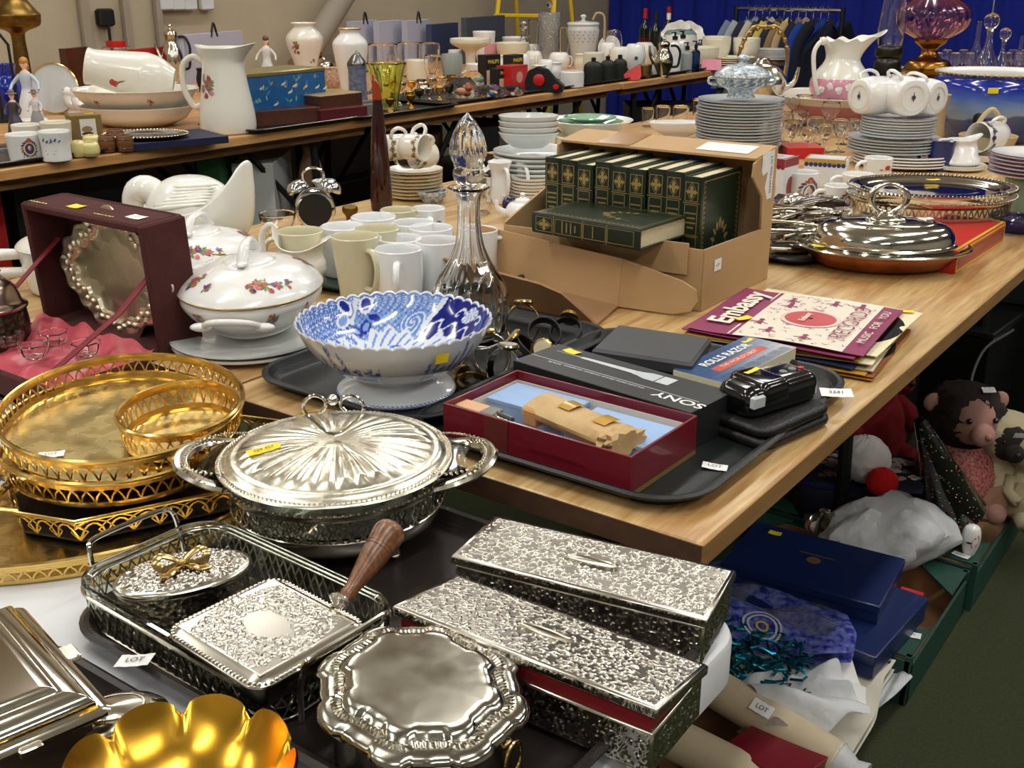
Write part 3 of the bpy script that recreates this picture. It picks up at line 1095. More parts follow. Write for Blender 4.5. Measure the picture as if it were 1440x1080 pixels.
# ================================================================ two long embossed boxes
def cartouche(d=0.0):
 L, W = .026 + d, .0062 + d
 out = []
 for k in range(32):
  t = 2 * PI * k / 32
  c, s = math.cos(t), math.sin(t)
  x = L * c * (1 if abs(c) < .85 else 1.0)
  out.append((x, W * (1 if s > 0 else -1) * abs(s) ** .75 * (1 + .18 * abs(c) ** 4)))
 return out
def long_box(label, cx, cy, z, rz, ajar, seed):
 t = thing('embossed_box', label, 'box', (cx, cy, z), rz, 'long embossed silver boxes')
 W, D, H = .238, .084, .037
 for sx in (-1, 1):
  for sy in (-1, 1):
   fb = MB()
   fb.box(sx * (W / 2 - .012), sy * (D / 2 - .008), 0, .02, .012, .006, .002)
   fb.build('foot', 'silver', t)
 b = MB()
 b.box(0, 0, .005, W, D, H, .0012)
 plain_colour(b)
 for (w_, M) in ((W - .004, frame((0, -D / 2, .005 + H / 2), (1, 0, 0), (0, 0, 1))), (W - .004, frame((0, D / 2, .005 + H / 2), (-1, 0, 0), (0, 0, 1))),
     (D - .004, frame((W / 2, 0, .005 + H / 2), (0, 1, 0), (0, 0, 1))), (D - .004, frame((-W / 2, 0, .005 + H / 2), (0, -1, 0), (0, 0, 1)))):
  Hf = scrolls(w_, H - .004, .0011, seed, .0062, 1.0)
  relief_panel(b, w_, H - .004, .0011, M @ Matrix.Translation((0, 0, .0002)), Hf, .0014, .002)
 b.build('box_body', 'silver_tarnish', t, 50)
 b = MB()
 f_ = .0005 + ajar * .72
 b.rings([[(x, y, .004 + H) for x, y in ((-W / 2 + .003, -D / 2 + .003), (W / 2 - .003, -D / 2 + .003), (W / 2 - .003, D / 2 - .003), (-W / 2 + .003, D / 2 - .003))], [(-W / 2 + .003, -D / 2 + .003, .005 + H + f_), (W / 2 - .003, -D / 2 + .003, .005 + H + f_), (W / 2 - .003, D / 2 - .003, .0054 + H), (-W / 2 + .003, D / 2 - .003, .0054 + H)]])
 b.build('red_lining', mat('lining_red', (128, 12, 24), .8), t)
 lt = bpy.data.objects.new('lid', None)
 lid = MB()
 LW, LD, LH = W + .006, D + .006, .009
 Ml = Matrix.Translation((0, LD / 2, .0055 + H)) @ Matrix.Rotation(math.atan(-ajar / LD), 4, 'X') @ Matrix.Translation((0, -LD / 2, 0))
 lid.box(0, 0, 0, LW, LD, LH, .0014, M=Ml)
 plain_colour(lid)
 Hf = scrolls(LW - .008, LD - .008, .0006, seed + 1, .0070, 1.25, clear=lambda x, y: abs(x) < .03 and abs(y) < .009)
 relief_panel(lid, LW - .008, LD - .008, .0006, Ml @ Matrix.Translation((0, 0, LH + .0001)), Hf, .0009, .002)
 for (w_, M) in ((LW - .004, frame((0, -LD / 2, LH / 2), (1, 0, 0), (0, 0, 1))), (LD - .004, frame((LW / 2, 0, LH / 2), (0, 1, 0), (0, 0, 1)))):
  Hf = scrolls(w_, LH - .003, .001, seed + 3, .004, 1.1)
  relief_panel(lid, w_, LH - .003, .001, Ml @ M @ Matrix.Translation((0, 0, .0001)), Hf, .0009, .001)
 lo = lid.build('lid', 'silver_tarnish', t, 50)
 pb = MB()
 pb.outline(cartouche, [(0, 0), (0, .0022), (-.0012, .0026), (-.0018, .0018), (-.003, .002)], Ml @ Matrix.Translation((0, 0, LH)))
 pb.build('name_plate', 'silver', lo)
 return t
long_box('closed embossed silver box, the further of the two long ones, beside the pine table', -.455, .747, TF, R(10), .0, 41)
long_box('long embossed silver box with its lid ajar over red lining', -.418, .617, TF, R(2), .014, 57)
# ================================================================ lobed jewel casket
jb = thing('jewel_casket', 'lobed silver jewel casket with plain domed lid and gadroon border', 'box', (-.452, .505, TF), R(-25))
def lobes(a, b_, amp=.0034, n=160):
 def f(d=0.0):
  o = []
  for k in range(n):
   t = 2 * PI * k / n
   e = amp * min(1, max(0, 1 + (d + .020) / .03)) * (abs(math.cos(4 * t)) ** .7 * (1 if math.cos(8 * t) > 0 else -1) * .5 + .6 * math.cos(8 * t))
   o.append(((a + d + e) * math.cos(t), (b_ + d + e) * math.sin(t)))
  return o
 return f
LB = lobes(.086, .073)
b = MB()
b.outline(LB, [(-.012, .004), (-.009, .006), (-.009, .05), (-.007, .053), (-.005, .0535)])
b.build('casket_body', 'silver_dark', jb, 40)
b = MB()
b.outline(LB, [(-.0085, .046), (-.006, .0465), (-.0058, .052), (-.008, .0525)], cap0=False, cap1=False)
beads(b, LB, -.0055, .0535, .0013, 150)
b.build('beaded_band', 'silver', jb)
b = MB()
prof = [(-.006, .054), (.0005, .0545), (.0018, .0565), (.001, .059), (-.002, .0612), (-.006, .0625), (-.009, .0628), (-.0125, .0632), (-.0165, .0632), (-.0175, .0642), (-.0195, .0668), (-.0225, .0684), (-.026, .0690), (-.03, .0691), (-.066, .0691)]
b.outline(LB, prof)
mat('silver_lid_worn', (186, 182, 170), .2, 1.0, noise=(16, (150, 146, 134), .2), rnoise=(30, .12, .22))
lid = b.build('lid', 'silver_lid_worn', jb, 40)
b = MB()
per_ = Perim(LB(-.0128))
n = 130
for k in range(n):
 p, nn = per_.at(per_.len * k / n)
 tg = Vector((-nn.y, nn.x))
 q0 = p + nn * .0036 + tg * .001
 q1 = p - nn * .0036 - tg * .001
 b.tube([(q0.x, q0.y, .0628), (p.x, p.y, .0640), (q1.x, q1.y, .0634)], [.0006, .0014, .0006], 6)
b.build('gadroon_border', 'silver', lid)
for a in (35, 145, 215, 325):
 fb = MB()
 x, y = .078 * math.cos(R(a)), .066 * math.sin(R(a))
 fb.ball((x, y, .005), .007, 10, 8, sz=.75)
 fb.build('foot', 'silver_dark', jb)
for a in (-38, 142, 217, 30):
 x, y = (.080) * math.cos(R(a)), (.068) * math.sin(R(a))
 fb = MB()
 fb.ball((x, y, .044), .006, 10, 8)
 c, s = math.cos(R(a)), math.sin(R(a))
 fb.build('lion_boss', 'gilt_bow', jb)
 fb = MB()
 fb.tube([(x + c * .006 - s * .011 * math.sin(q), y + s * .006 + c * .011 * math.sin(q), .034 - .013 * math.cos(q)) for q in [2 * PI * k / 20 for k in range(20)]], .0017, 8, closed=True)
 fb.build('ring_handle', 'gilt_bow', jb)
sticker(jb, frame((.0, -.0640, .030), (1, 0, 0), (0, 0, 1)), .02, .012)
# ================================================================ gold fluted bowl, silver casket, oval trinket box at the picture's edge
fbw = thing('fluted_bowl', 'deep gold lustre bowl with notched petal rim on the near black tray', 'bowl', P(262, 1186, TF), 0)
def petal(a, r, z, i):
 k = max(0, (z - .012) / .044) ** 5
 u = (a * 9 / (2 * PI)) % 1.0
 notch = math.exp(-((u - .5) / .085) ** 2)
 m_ = math.sin(PI * ((u + .5) % 1.0))
 return r * (1 - k * .05 * notch + .012 * k * m_), z + k * k * (.005 * m_ - .005 * notch)
b = MB()
b.lathe([(.028, 0), (.030, .002), (.027, .008), (.030, .012), (.048, .022), (.064, .036), (.074, .05), (.078, .056), (.0765, .0575), (.073, .054), (.062, .038), (.046, .0245), (.028, .0165), (.010, .0145), (.001, .014)], 162, fn=petal)
b.build('bowl_shell', 'gold', fbw, 60)
ck = thing('table_casket', 'rectangular silver casket with a rolled step lid at the picture edge', 'box', (-.735, .305, TF), R(-12))
K = rrect(.185, .155, .006, 3)
b = MB()
b.outline(K, [(-.012, .004), (-.01, .004), (-.01, .040), (-.002, .042), (0, .044)])
b.build('casket_body', 'silver', ck, 30)
b = MB()
pr = [(-.001, .0445), (.002, .045), (.003, .0465), (.003, .049), (0, .0505), (-.004, .051), (-.005, .053)]
for k in range(9):
 t = R(90) * k / 8
 pr.append((-.006 - .018 * (1 - math.cos(t)), .053 + .011 * math.sin(t)))
pr += [(-.026, .0635), (-.027, .066), (-.029, .0672), (-.035, .0674)]
b.outline(K, pr)
lid = b.build('lid', 'silver_bright', ck, 30)
b = MB()
b.box(.0, .084, .044, .02, .012, .006, .001)
b.build('hinge', 'silver', ck)
b = MB()
b.box(.094, .02, .044, .012, .016, .006, .001)
b.build('hinge', 'silver', ck)
for sx in (-1, 1):
 for sy in (-1, 1):
  b = MB()
  b.ball((sx * .07, sy * .055, .005), .006, 10, 6, sz=.8)
  b.build('foot', 'silver', ck)
tb = thing('trinket_box', 'tiny oval silver trinket box with engraved domed lid beside the gold bowl', 'box', P(168, 1045, TF), VIEWX + R(20))
b = MB()
b.lathe([(.024, 0), (.029, .002), (.030, .022)], 40, 1.25, .9)
b.build('box_body', 'silver_dark', tb)
b = MB()
b.lathe([(.030, .022), (.0315, .0225), (.0315, .025), (.028, .029), (.021, .0325), (.0205, .0315), (.014, .0335), (.001, .0345)], 48, 1.25, .9)
lid = b.build('lid', 'silver', tb, 40)
b = MB()
beads(b, oval(.022, .0155, 40), 0, .0330, .0011, 60)
b.build('engraved_wreath', 'silver_bright', lid)
# ================================================================ general crockery builders
def handle_c(b, x0, z0, x1, z1, out, r=.005, flat=1.5, M=None, n=24, thin=None):
 dz = z1 - z0
 p = spline([(x0 - .003, 0, z0), (x0 + out * .6, 0, z0 + dz * .02), (x0 + out, 0, z0 + dz * .3), (x0 + out * .95, 0, z0 + dz * .62), (max(x0, x1) + out * .55, 0, z0 + dz * .95), (x1 - .003, 0, z1)], n)
 b.tube(p, r, 8, flat=flat, M=M, up=(0, 1, 0) if False else None)
def shell(outer, th=.003, foot=.003):
 inner = [(max(r - th, .0006), z) for r, z in outer if z > outer[0][1] + th]
 top = outer[-1]
 inner[-1] = (top[0] - th, top[1] - .0008)
 base = outer[0][1] + th + foot * .3
 pr = [(outer[0][0] * .6, outer[0][1] + .001)] + list(outer) + [(top[0] - th * .5, top[1] + .0012)] + inner[::-1]
 pr = [q for q in pr]
 pr.append((pr[-1][0] * .8, base))
 pr.append((.0006, base))
 return pr
def mug(label, px, py, z, h, rt, rb, m, hd=0.0, group='mugs on the green tray', belly=0.0, handle=True, name='mug', n=40, cat='mug'):
 p = P(px, py, z + h)
 t = thing(name, label, cat, (p.x, p.y, z), VIEWX + R(hd), group)
 outer = [(rb, 0), (rb + .001, .002)]
 for k in range(1, 11):
  u = k / 10
  outer.append((rb + (rt - rb) * u + belly * math.sin(PI * u), .002 + (h - .003) * u))
 b = MB()
 b.lathe(shell(outer, .0032), n)
 b.build('mug_body', m, t, 50)
 if handle:
  b = MB()
  handle_c(b, interp(outer, h * .82), h * .82, interp(outer, h * .2), h * .2, .026, .0048, 1.3)
  b.build('handle', m, t)
 return t, outer
def plate_mesh(r, h=.018, rim=.35, sx=1, sy=1, fn=None, n=56, well=.004):
 b = MB()
 w_ = r * (1 - rim)
 b.lathe([(w_ * .8, 0), (w_ * .86, 0), (w_ * .88, .002), (w_, .003), (r * .97, h - .0062), (r, h - .0035), (r * .995, h), (r * .96, h - .0005), (w_ * 1.0, .0075), (w_ * .9, .0055), (.0006, .005)], n, sx, sy, fn)
 return b
def plates(label, group, x, y, z, r, n, dz, m, h=.018, rz=0.0, sx=1, sy=1, name='plate', wob=.002, edge=None, rim=.35, cat='plate', seed=1, fn=None):
 rng = random.Random(seed)
 me = None
 out = []
 for k in range(n):
  pre = ('' if n < 2 else 'topmost ' if k == n - 1 else 'bottom ' if k == 0 else '')
  t = thing(name, pre + label, cat, (x + wob * (rng.random() - .5) * 2, y + wob * (rng.random() - .5) * 2, z + k * dz), rz + (rng.random() - .5) * .05, group)
  if me is None:
   o = plate_mesh(r, h, rim, sx, sy, fn).build('plate_body', m, t, 50)
   me = o.data
   if edge:
    e = MB()
    e.lathe([(r * .999, h - .0028), (r * 1.0025, h - .0012), (r * 1.0015, h + .0002), (r * .985, h - .0001)], 56, sx, sy, cap0=False, cap1=False)
    em = e.build('edge_band', edge, t, 50).data
  else:
   o = bpy.data.objects.new('plate_body', me)
   col.objects.link(o)
   o.parent = t
   if edge:
    o = bpy.data.objects.new('edge_band', em)
    col.objects.link(o)
    o.parent = t
  out.append(t)
 return out
# ================================================================ small tray with records of daily life: red box, microphone box, razor box, camera
tray('serving_tray', 'dark green-black canteen tray under the red box and camera', -.628, 1.135, T, .392, .50, 'tray_black', 0, .019, .05)
TT = T + .003
rb = thing('presentation_box', 'open dark red card box holding blue cartons and a paper bundle', 'box', (-.633, .978, TT), R(-1))
W_, D_, H_ = .256, .144, .048
b = MB()
b.box(0, 0, 0, W_, D_, .003)
b.build('box_floor', 'card_maroon', rb)
for nm, cx, cy, sx, sy in (('box_side', 0, -D_ / 2 + .0015, W_, .003), ('box_side', 0, D_ / 2 - .0015, W_, .003), ('box_end', -W_ / 2 + .0015, 0, .003, D_ - .006), ('box_end', W_ / 2 - .0015, 0, .003, D_ - .006)):
 b = MB()
 b.box(cx, cy, .003 if False else 0, sx, sy, H_, .0006)
 sd_ = b.build(nm, 'card_maroon', rb)
b = MB()
b.box(0, -D_ / 2 + .0035, .004, W_ - .007, .0012, H_ - .016)
b.box(0, D_ / 2 - .0035, .004, W_ - .007, .0012, H_ - .016)
b.box(-W_ / 2 + .0035, 0, .004, .0012, D_ - .008, H_ - .016)
b.box(W_ / 2 - .0035, 0, .004, .0012, D_ - .008, H_ - .016)
b.build('white_lining', 'card_white', rb)
b = MB()
b.outline(rrect(W_ + .0006, D_ + .0006, .001, 2), [(0, .0005), (.0002, .0005), (.0002, .006), (0, .006)], cap0=False, cap1=False)
b.build('gilt_foot_band', mat('olive_gilt', (120, 104, 52), .5), rb)
b = MB()
b.box(-.05, -D_ / 2 - .0006, .001, .034, .0006, H_ - .002)
b.build('clear_tape', mat('tape_brown', (104, 44, 40), .22, coat=.5), rb)
mat('lettering_dark_red', (84, 10, 22), .3)
text(rb, 'THE CONTINENTAL', .0075, frame((.035, -D_ / 2, .021), (1, 0, 0), (0, 0, 1)), 'lettering_dark_red', sx=1.1)
mat('card_blue', (142, 172, 214), .6, noise=(30, (156, 184, 222), .3, (1, 6, 1)))
def local(root, p, rz):
 return (Matrix.Translation(root.location) @ Matrix.Rotation(rz, 4, 'Z')).inverted() @ Vector(p)
for nm, lab, x, y, w_, d_, rz in (('small_carton', 'pale blue carton at the back of the red box, beside the cigarette pack', -.063, .030, .108, .062, -.5), ('small_carton', 'pale blue carton under the paper bundle at the sharp end of the red box', .062, .014, .108, .07, -1)):
 pr_ = Matrix.Translation(rb.location) @ Vector((x, y, .0035))
 t = thing(nm, lab, 'carton', pr_, R(rz), 'blue cartons in the red box')
 b = MB()
 b.box(0, 0, 0, w_, d_, .027, .0008)
 b.build('carton_body', 'card_blue', t)
 b = MB()
 b.box(0, 0, .027, w_ + .001, d_ + .001, .006, .0008)
 b.build('carton_lid', 'card_blue', t)
t = thing('paper_bundle', 'crumpled kraft paper bundle sealed with brown tape in the red box', 'bundle', Matrix.Translation(rb.location) @ Vector((.03, -.018, .029)), R(-14))
rng = random.Random(4)
def bundle_ring(x, k):
 o = []
 for j in range(22):
  a = 2 * PI * j / 22
  e = 1 + .06 * math.sin(3 * a + x * 20) + .03 * math.sin(7 * a - x * 30) + (.22 * math.sin(9 * a + x * 300) if k > .86 else 0)
  o.append((x, .027 * math.cos(a) * e, .014 + .0135 * math.sin(a) * e * (1 if math.sin(a) > 0 else .95)))
 return o
b = MB()
b.rings([bundle_ring(-.072 + .144 * k / 26, k / 26) for k in range(27)])
b.build('kraft_wrapper', 'paper_kraft', t, 25)
b = MB()
b.box(-.06, -.004, .0, .02, .05, .02, .002, rz=.1)
b.build('inner_card', mat('card_tan', (186, 134, 88), .8), t)
mat('tape_amber', (190, 146, 58), .2, coat=.6)
for x in (-.022, .035):
 b = MB()
 b.grid(lambda u, v: (x + (u - .5) * .02, (v - .5) * .026 + .004, .014 + .0148 * math.sqrt(max(0, 1 - ((v - .5) * .026 / .027) ** 2)) + .0012), 3, 8)
 b.build('brown_tape', 'tape_amber', t)
t = thing('match_carton', 'tan and grey striking pack tucked in the corner of the red box', 'carton', Matrix.Translation(rb.location) @ Vector((-.098, -.042, .0045)), R(-2))
b = MB()
b.box(0, 0, 0, .056, .022, .037, .001)
b.build('pack_body', mat('card_peach', (214, 170, 130), .6), t)
b = MB()
b.box(.019, 0, .0002, .0185, .0226, .0372, .001)
b.build('grey_sleeve', mat('card_grey', (120, 118, 114), .5), t)
t = thing('chrome_razor', 'small chrome razor standing in the red box beside the paper bundle', 'razor', Matrix.Translation(rb.location) @ Vector((-.058, -.045, .0045)), R(-12))
b = MB()
b.box(0, 0, .0, .03, .016, .030, .002)
b.build('razor_case', 'card_grey', t)
b = MB()
b.tube([(-.013, 0, .034), (.013, 0, .034)], .004, 10)
b.build('razor_head', 'chrome', t)
b = MB()
b.box(.0, -.006, .0295, .024, .0025, .006, .0008)
b.build('guard_bar', 'chrome', t)
sm = thing('microphone_carton', 'long black carton lettered SONY with a microphone picture on top', 'carton', (-.643, 1.108, TT), R(-6))
W_, D_, H_ = .272, .092, .049
b = MB()
b.box(0, 0, 0, W_, D_, H_, .0008)
b.build('carton_body', 'card_black', sm)
Mt = Matrix.Translation((0, 0, H_)) @ Matrix.Rotation(PI, 4, 'Z')
dc = Decal()
dc.rect(-.125, .011, .134, .0122, (214, 216, 218))
dc.poly([(.075, -.022), (.118, -.0215), (.118, -.0205), (.075, -.020)], (206, 210, 214))
dc.poly([(-.01, -.027), (.076, -.024), (.076, -.018), (-.01, -.016)], (206, 210, 214))
dc.poly([(-.045, -.033), (-.030, -.033), (-.016, -.028), (-.010, -.028), (-.010, -.014), (-.016, -.014), (-.030, -.009), (-.045, -.009)], (196, 202, 206))
dc.poly([(-.066, -.033), (-.047, -.033), (-.047, -.009), (-.066, -.009)], (206, 210, 214))
dc.build('microphone_print', on_flat(Mt), sm)
text(sm, 'SONY', .021, Mt @ Matrix.Translation((-.104, .022, 0)), 'ink_white', sx=1.25, bold=.0004)
text(sm, 'one point stereo electret condenser microphone  ECM-99', .0068, Mt @ Matrix.Translation((.024, .018, 0)), 'ink_white', sx=.93)
sticker(sm, Matrix.Translation((-.100, .030, H_)) @ Matrix.Rotation(R(-8), 4, 'Z'), .024, .014)
t = thing('hinged_case', 'plain charcoal hinged case lying behind the microphone carton', 'case', (-.682, 1.262, TT + .0), R(14))
b = MB()
b.box(0, 0, 0, .135, .118, .022, .003)
b.build('case_base', 'card_black', t)
b = MB()
b.box(0, 0, .023, .138, .12, .02, .004, M=Matrix.Rotation(R(1.5), 4, 'Y'))
b.build('case_lid', mat('case_charcoal', (58, 59, 62), .5), t)
b = MB()
b.box(.069, 0, .016, .003, .022, .012, .0008)
b.build('clasp', 'iron_black', t)
t = thing('razor_carton', 'blue and silver carton lettered ROLLS RAZOR with a red band', 'carton', (-.573, 1.300, TT + .002), R(85))
W_, D_, H_ = .19, .078, .030
b = MB()
b.box(0, 0, 0, W_, D_, H_, .0006)
b.build('carton_body', mat('card_cream', (224, 216, 184), .5), t)
dc = Decal()
n = 14
for i in range(n):
 for j in range(7):
  u0, u1 = -W_ / 2 + W_ * i / n, -W_ / 2 + W_ * (i + 1) / n
  v0, v1 = -D_ / 2 + D_ * j / 7, -D_ / 2 + D_ * (j + 1) / 7
  k = min(1, max(0, (i / n + (6 - j) / 7 * .9 - .55)))
  dc.rect(u0, v0, u1, v1, (40 + 150 * k, 76 + 116 * k, 124 + 76 * k))
for i in range(40):
 x = -.085 + i * .0043
 dc.rect(x, -D_ / 2 + .001, x + .0018, -D_ / 2 + .017, (40, 48, 60))
dc.rect(-.062, -.012, .066, .003, (206, 84, 56))
dc.build('printed_panel', on_flat(Matrix.Translation((0, 0, H_)), .0003), t)
dc = Decal()
for i in range(36):
 x = -.092 + i * .0051
 dc.rect(x, .001, x + .0028, .0235, (60, 92, 132))
dc.rect(-W_ / 2, .0, W_ / 2, .002, (60, 92, 132))
text(t, 'ROLLS RAZOR', .019, Matrix.Translation((0.0, .016, H_)), 'ink_white', bold=.0005, sx=.98, off=.0014)
text(t, 'THE WORLD\'S BEST', .0095, Matrix.Translation((0, -.0045, H_)), 'ink_white', sx=1.1, off=.0012)
text(t, 'RAZOR', .011, frame((W_ / 2 - .06, -D_ / 2, .015), (1, 0, 0), (0, 0, 1)), 'ink_black')
sticker(t, Matrix.Translation((.075, .026, H_)), .026, .007)
t = thing('camera_pouch', 'soft black leather pouch lying under the compact camera', 'pouch', (-.467, 1.175, TT), R(78))
b = MB()
for z0, s in ((0, 1.0), (.0135, .97)):
 b.outline(rrect(.142 * s, .088 * s, .02, 6), [(-.006, z0), (-.001, z0 + .002), (0, z0 + .006), (-.001, z0 + .010), (-.006, z0 + .0128)])
b.build('pouch_body', mat('leather_black', (20, 19, 19), .42, bump=(240, .5)), t, 50)
t = thing('compact_camera', 'glossy black compact camera with flash window resting on the pouch', 'camera', (-.478, 1.185, TT + .027), R(72))
b = MB()
b.outline(rrect(.128, .062, .018, 6), [(-.008, 0), (-.002, .002), (0, .008), (0, .022), (-.003, .030), (-.009, .034), (-.016, .036)])
b.build('camera_body', 'black_gloss', t, 60)
b = MB()
b.outline(rrect(.05, .066, .012, 5), [(-.004, .012), (0, .016), (0, .030), (-.004, .038), (-.01, .0395)], Matrix.Translation((-.018, 0, 0)))
b.build('grip_hump', 'black_gloss', t, 60)
b = MB()
b.box(-.05, -.028, .012, .020, .008, .016, .002)
b.build('flash_window', mat('flash_clear', (196, 200, 204), .1, coat=.6), t)
for x in (.02, .036):
 b = MB()
 b.lathe([(.0045, .0355), (.005, .036), (.005, .0372), (.004, .0378)], 14, M=Matrix.Translation((x, -.004, 0)))
 b.build('button', 'card_grey', t)
b = MB()
b.lathe([(.004, .0355), (.004, .0366), (.003, .037)], 12, M=Matrix.Translation((.05, -.006, 0)))
b.build('red_mark', 'plastic_red', t)
sticker(t, Matrix.Translation((-.018, .012, .0398)) @ Matrix.Rotation(R(10), 4, 'Z'), .028, .007)
text(t, 'COMPACT', .006, Matrix.Translation((.008, .018, .0362)), 'ink_white')
b = MB()
for nm, px, py, z, rz, w_ in (('lot_ticket', 1005, 657, TT + .001, 25, .026),):
 t = thing(nm, 'white ticket reading LOT on the floor of the dark tray beside the red box', 'ticket', P(px, py, z), R(20))
 sticker(t, Matrix.Rotation(R(4), 4, 'Y'), .028, .016, 'sticker_white', 'ticket_card', 'LOT', .0085)
t = thing('lot_ticket', 'white ticket numbered 3341 over the tray rim by the camera pouch', 'ticket', P(1176, 553, T + .022), R(30))
sticker(t, Matrix.Rotation(R(8), 4, 'X'), .040, .022, 'sticker_white', 'ticket_card', '3341', .010)
# ================================================================ records
mat('sleeve_purple', (134, 44, 84), .55)
mat('sleeve_cream', (226, 214, 178), .6)
mat('sleeve_ochre', (196, 146, 52), .6)
mat('sleeve_brown', (146, 84, 48), .6)
mat('sleeve_navy', (44, 54, 84), .55)
mat('sleeve_red', (166, 58, 40), .6)
mat('vinyl', (14, 14, 15), .2)
ca = [P(961, 459.5, T + .034), P(1051, 403, T + .034), P(1277, 433, T + .034), P(1211, 502, T + .034)]
cc = sum(ca, Vector()) / 4
e1 = (ca[3] - ca[0] + ca[2] - ca[1]) / 2
ang = math.atan2(e1.y, e1.x)
rng = random.Random(9)
names = [('sleeve_red', 'thin rust-red record sleeve at the bottom of the stack'), ('sleeve_ochre', 'ochre record sleeve second from the bottom of the stack'), ('sleeve_brown', 'brown paper record sleeve low in the stack, over the lowest ochre one'),
         ('sleeve_ochre', 'ochre record sleeve over the low brown paper one'), ('sleeve_cream', 'cream record sleeve low in the stack, over ochre'), ('sleeve_navy', 'navy record sleeve in the middle of the stack'), ('sleeve_brown', 'tan-brown record sleeve above the navy one'),
         ('sleeve_cream', 'cream record sleeve over the tan-brown one'), ('sleeve_ochre', 'ochre record sleeve high in the stack'), ('sleeve_cream', 'pale cream record sleeve jutting out near the top of the stack, yellow sticker'), ('sleeve_purple', 'plain purple record sleeve right under the printed one')]
for k, (m, lab) in enumerate(names):
 dx, dy = (rng.random() - .5) * .024, (rng.random() - .5) * .024
 if k == 9:
  dx, dy = .016, .03
 t = thing('record_sleeve', lab, 'record', (cc.x + .012 * (10 - k) / 10 + dx, cc.y + dy, T + .0028 * k + .0002), ang + (rng.random() - .5) * .12, 'old records in a stack')
 b = MB()
 w2 = .127
 def wavy(u, v, z=0):
  x, y = (u - .5) * 2 * w2, (v - .5) * 2 * w2
  return (x, y, z + .0008 * math.sin(x * 40 + k) * math.cos(y * 33 + 2 * k))
 b.grid(lambda u, v: wavy(u, v, .0002), 8, 8, flip=True)
 b.grid(lambda u, v: wavy(u, v, .0014), 8, 8)
 b.build('paper_sleeve', m, t)
 b = MB()
 b.lathe([(.02, .0016), (.125, .0016), (.1255, .0022), (.125, .0026), (.02, .0026)], 40, M=Matrix.Translation((.002, .004, -.0006)))
 b.build('disc', 'vinyl', t)
 if k == 9:
  sticker(t, Matrix.Translation((.104, .112, .003)) @ Matrix.Rotation(R(20), 4, 'Z'), .024, .012)
t = thing('record_sleeve', 'top record in a purple and cream sleeve printed Embassy RECORDS MUSIC FOR YOU', 'record', (cc.x, cc.y, T + .0325), ang, 'old records in a stack')
w2 = .1275
def sl(x, y, z=0):
 return (x, y, z + .0030 * ((x / w2) ** 2 * .3 - .12) + .0022 * math.sin(x * 26 + 1) * (y / w2) ** 2)
b = MB()
b.grid(lambda u, v: sl((u - .5) * 2 * w2, (v - .5) * 2 * w2, 0), 20, 20, flip=True)
b.grid(lambda u, v: sl((u - .5) * 2 * w2, (v - .5) * 2 * w2, .0012), 20, 20)
b.build('paper_sleeve', 'sleeve_purple', t)
dc = Decal()
CR, PU = (238, 230, 212), (138, 44, 82)
N = 24
for i in range(N):
 for j in range(20):
  x0, x1 = -.060 + .158 * i / N, -.060 + .158 * (i + 1) / N
  y0, y1 = -w2 + .001 + (2 * w2 - .002) * j / 20, -w2 + .001 + (2 * w2 - .002) * (j + 1) / 20
  dc.poly([(x0, y0), (x1, y0), (x1, y1), (x0, y1)], CR)
dc.build('cream_panel', lambda u, v, k: sl(u, v, .0016 + k * .1), t, 'print_matt')
dc = Decal()
rng = random.Random(3)
dc.rect(-.068, -w2 + .001, -.0655, w2 - .001, CR, 1)
for i in range(44):
 x = -.058 + i * .00355
 dc.line([(x, -w2 + .004 + (2 * w2 - .008) * q / 12) for q in range(13)], .0004, (196, 150, 156))
for i in range(90):
 x, y = -.055 + rng.random() * .148, (rng.random() - .5) * .24
 if (x - .018) ** 2 + y ** 2 < .047 ** 2 or (x > .062 and abs(y) < .1 and False):
  continue
 a = rng.random() * 6.28
 dc.line([(x, y), (x + .007 * math.cos(a), y + .007 * math.sin(a)), (x + .010 * math.cos(a + .8), y + .010 * math.sin(a + .8))], .0011, PU)
for x, y in ((-.035, .085), (-.02, -.085), (.03, .095), (.035, -.095), (-.044, -.05), (.07, .1), (-.03, .055)):
 dc.disc(x, y + .012, .0045, PU, 8)
 dc.leaf(x, y + .010, -1.5, .022, .009, PU)
 for a in (-.5, 3.6, -1.2, -1.9):
  dc.line([(x, y + .002), (x + .015 * math.cos(a), y + .002 + .015 * math.sin(a))], .0022, PU)
dc.build('line_drawing', lambda u, v, k: sl(u, v, .0022 + k), t, 'print_matt')
b = MB()
b.grid(lambda u, v: sl((.018) + (.0005 + .044 * v) * math.cos(2 * PI * u), (.0005 + .044 * v) * math.sin(2 * PI * u), .0028), 40, 4)
lb_ = b.build('label_ring', mat('sleeve_cream2', (220, 200, 190), .5), t)
b = MB()
b.grid(lambda u, v: sl((.018) + (.0035 + .0345 * v) * math.cos(2 * PI * u), (.0035 + .0345 * v) * math.sin(2 * PI * u), .0032), 40, 4)
b.build('red_label', mat('label_red', (188, 62, 66), .4), t)
b = MB()
b.lathe([(.0005, .0035), (.0034, .0035), (.0034, .0038)], 16, M=Matrix.Translation((.018, 0, .0)))
b.build('centre_hole', 'ink_black', t)
RZ = Matrix.Rotation(R(90), 4, 'Z')
mat('ink_cream', (232, 222, 204), .6)
mat('ink_purple', (136, 46, 84), .6)
text(t, 'Embassy', .050, Matrix.Translation((-.094, .004, .0035)) @ RZ, 'ink_cream', bold=.0016, sx=1.1)
text(t, 'Embassy', .013, Matrix.Translation((.010, 0, .0042)) @ RZ, 'ink_cream', bold=.0004)
text(t, 'RECORDS', .036, Matrix.Translation((.078, .004, .0035)) @ RZ, 'ink_purple', bold=-.0004, sx=1.05)
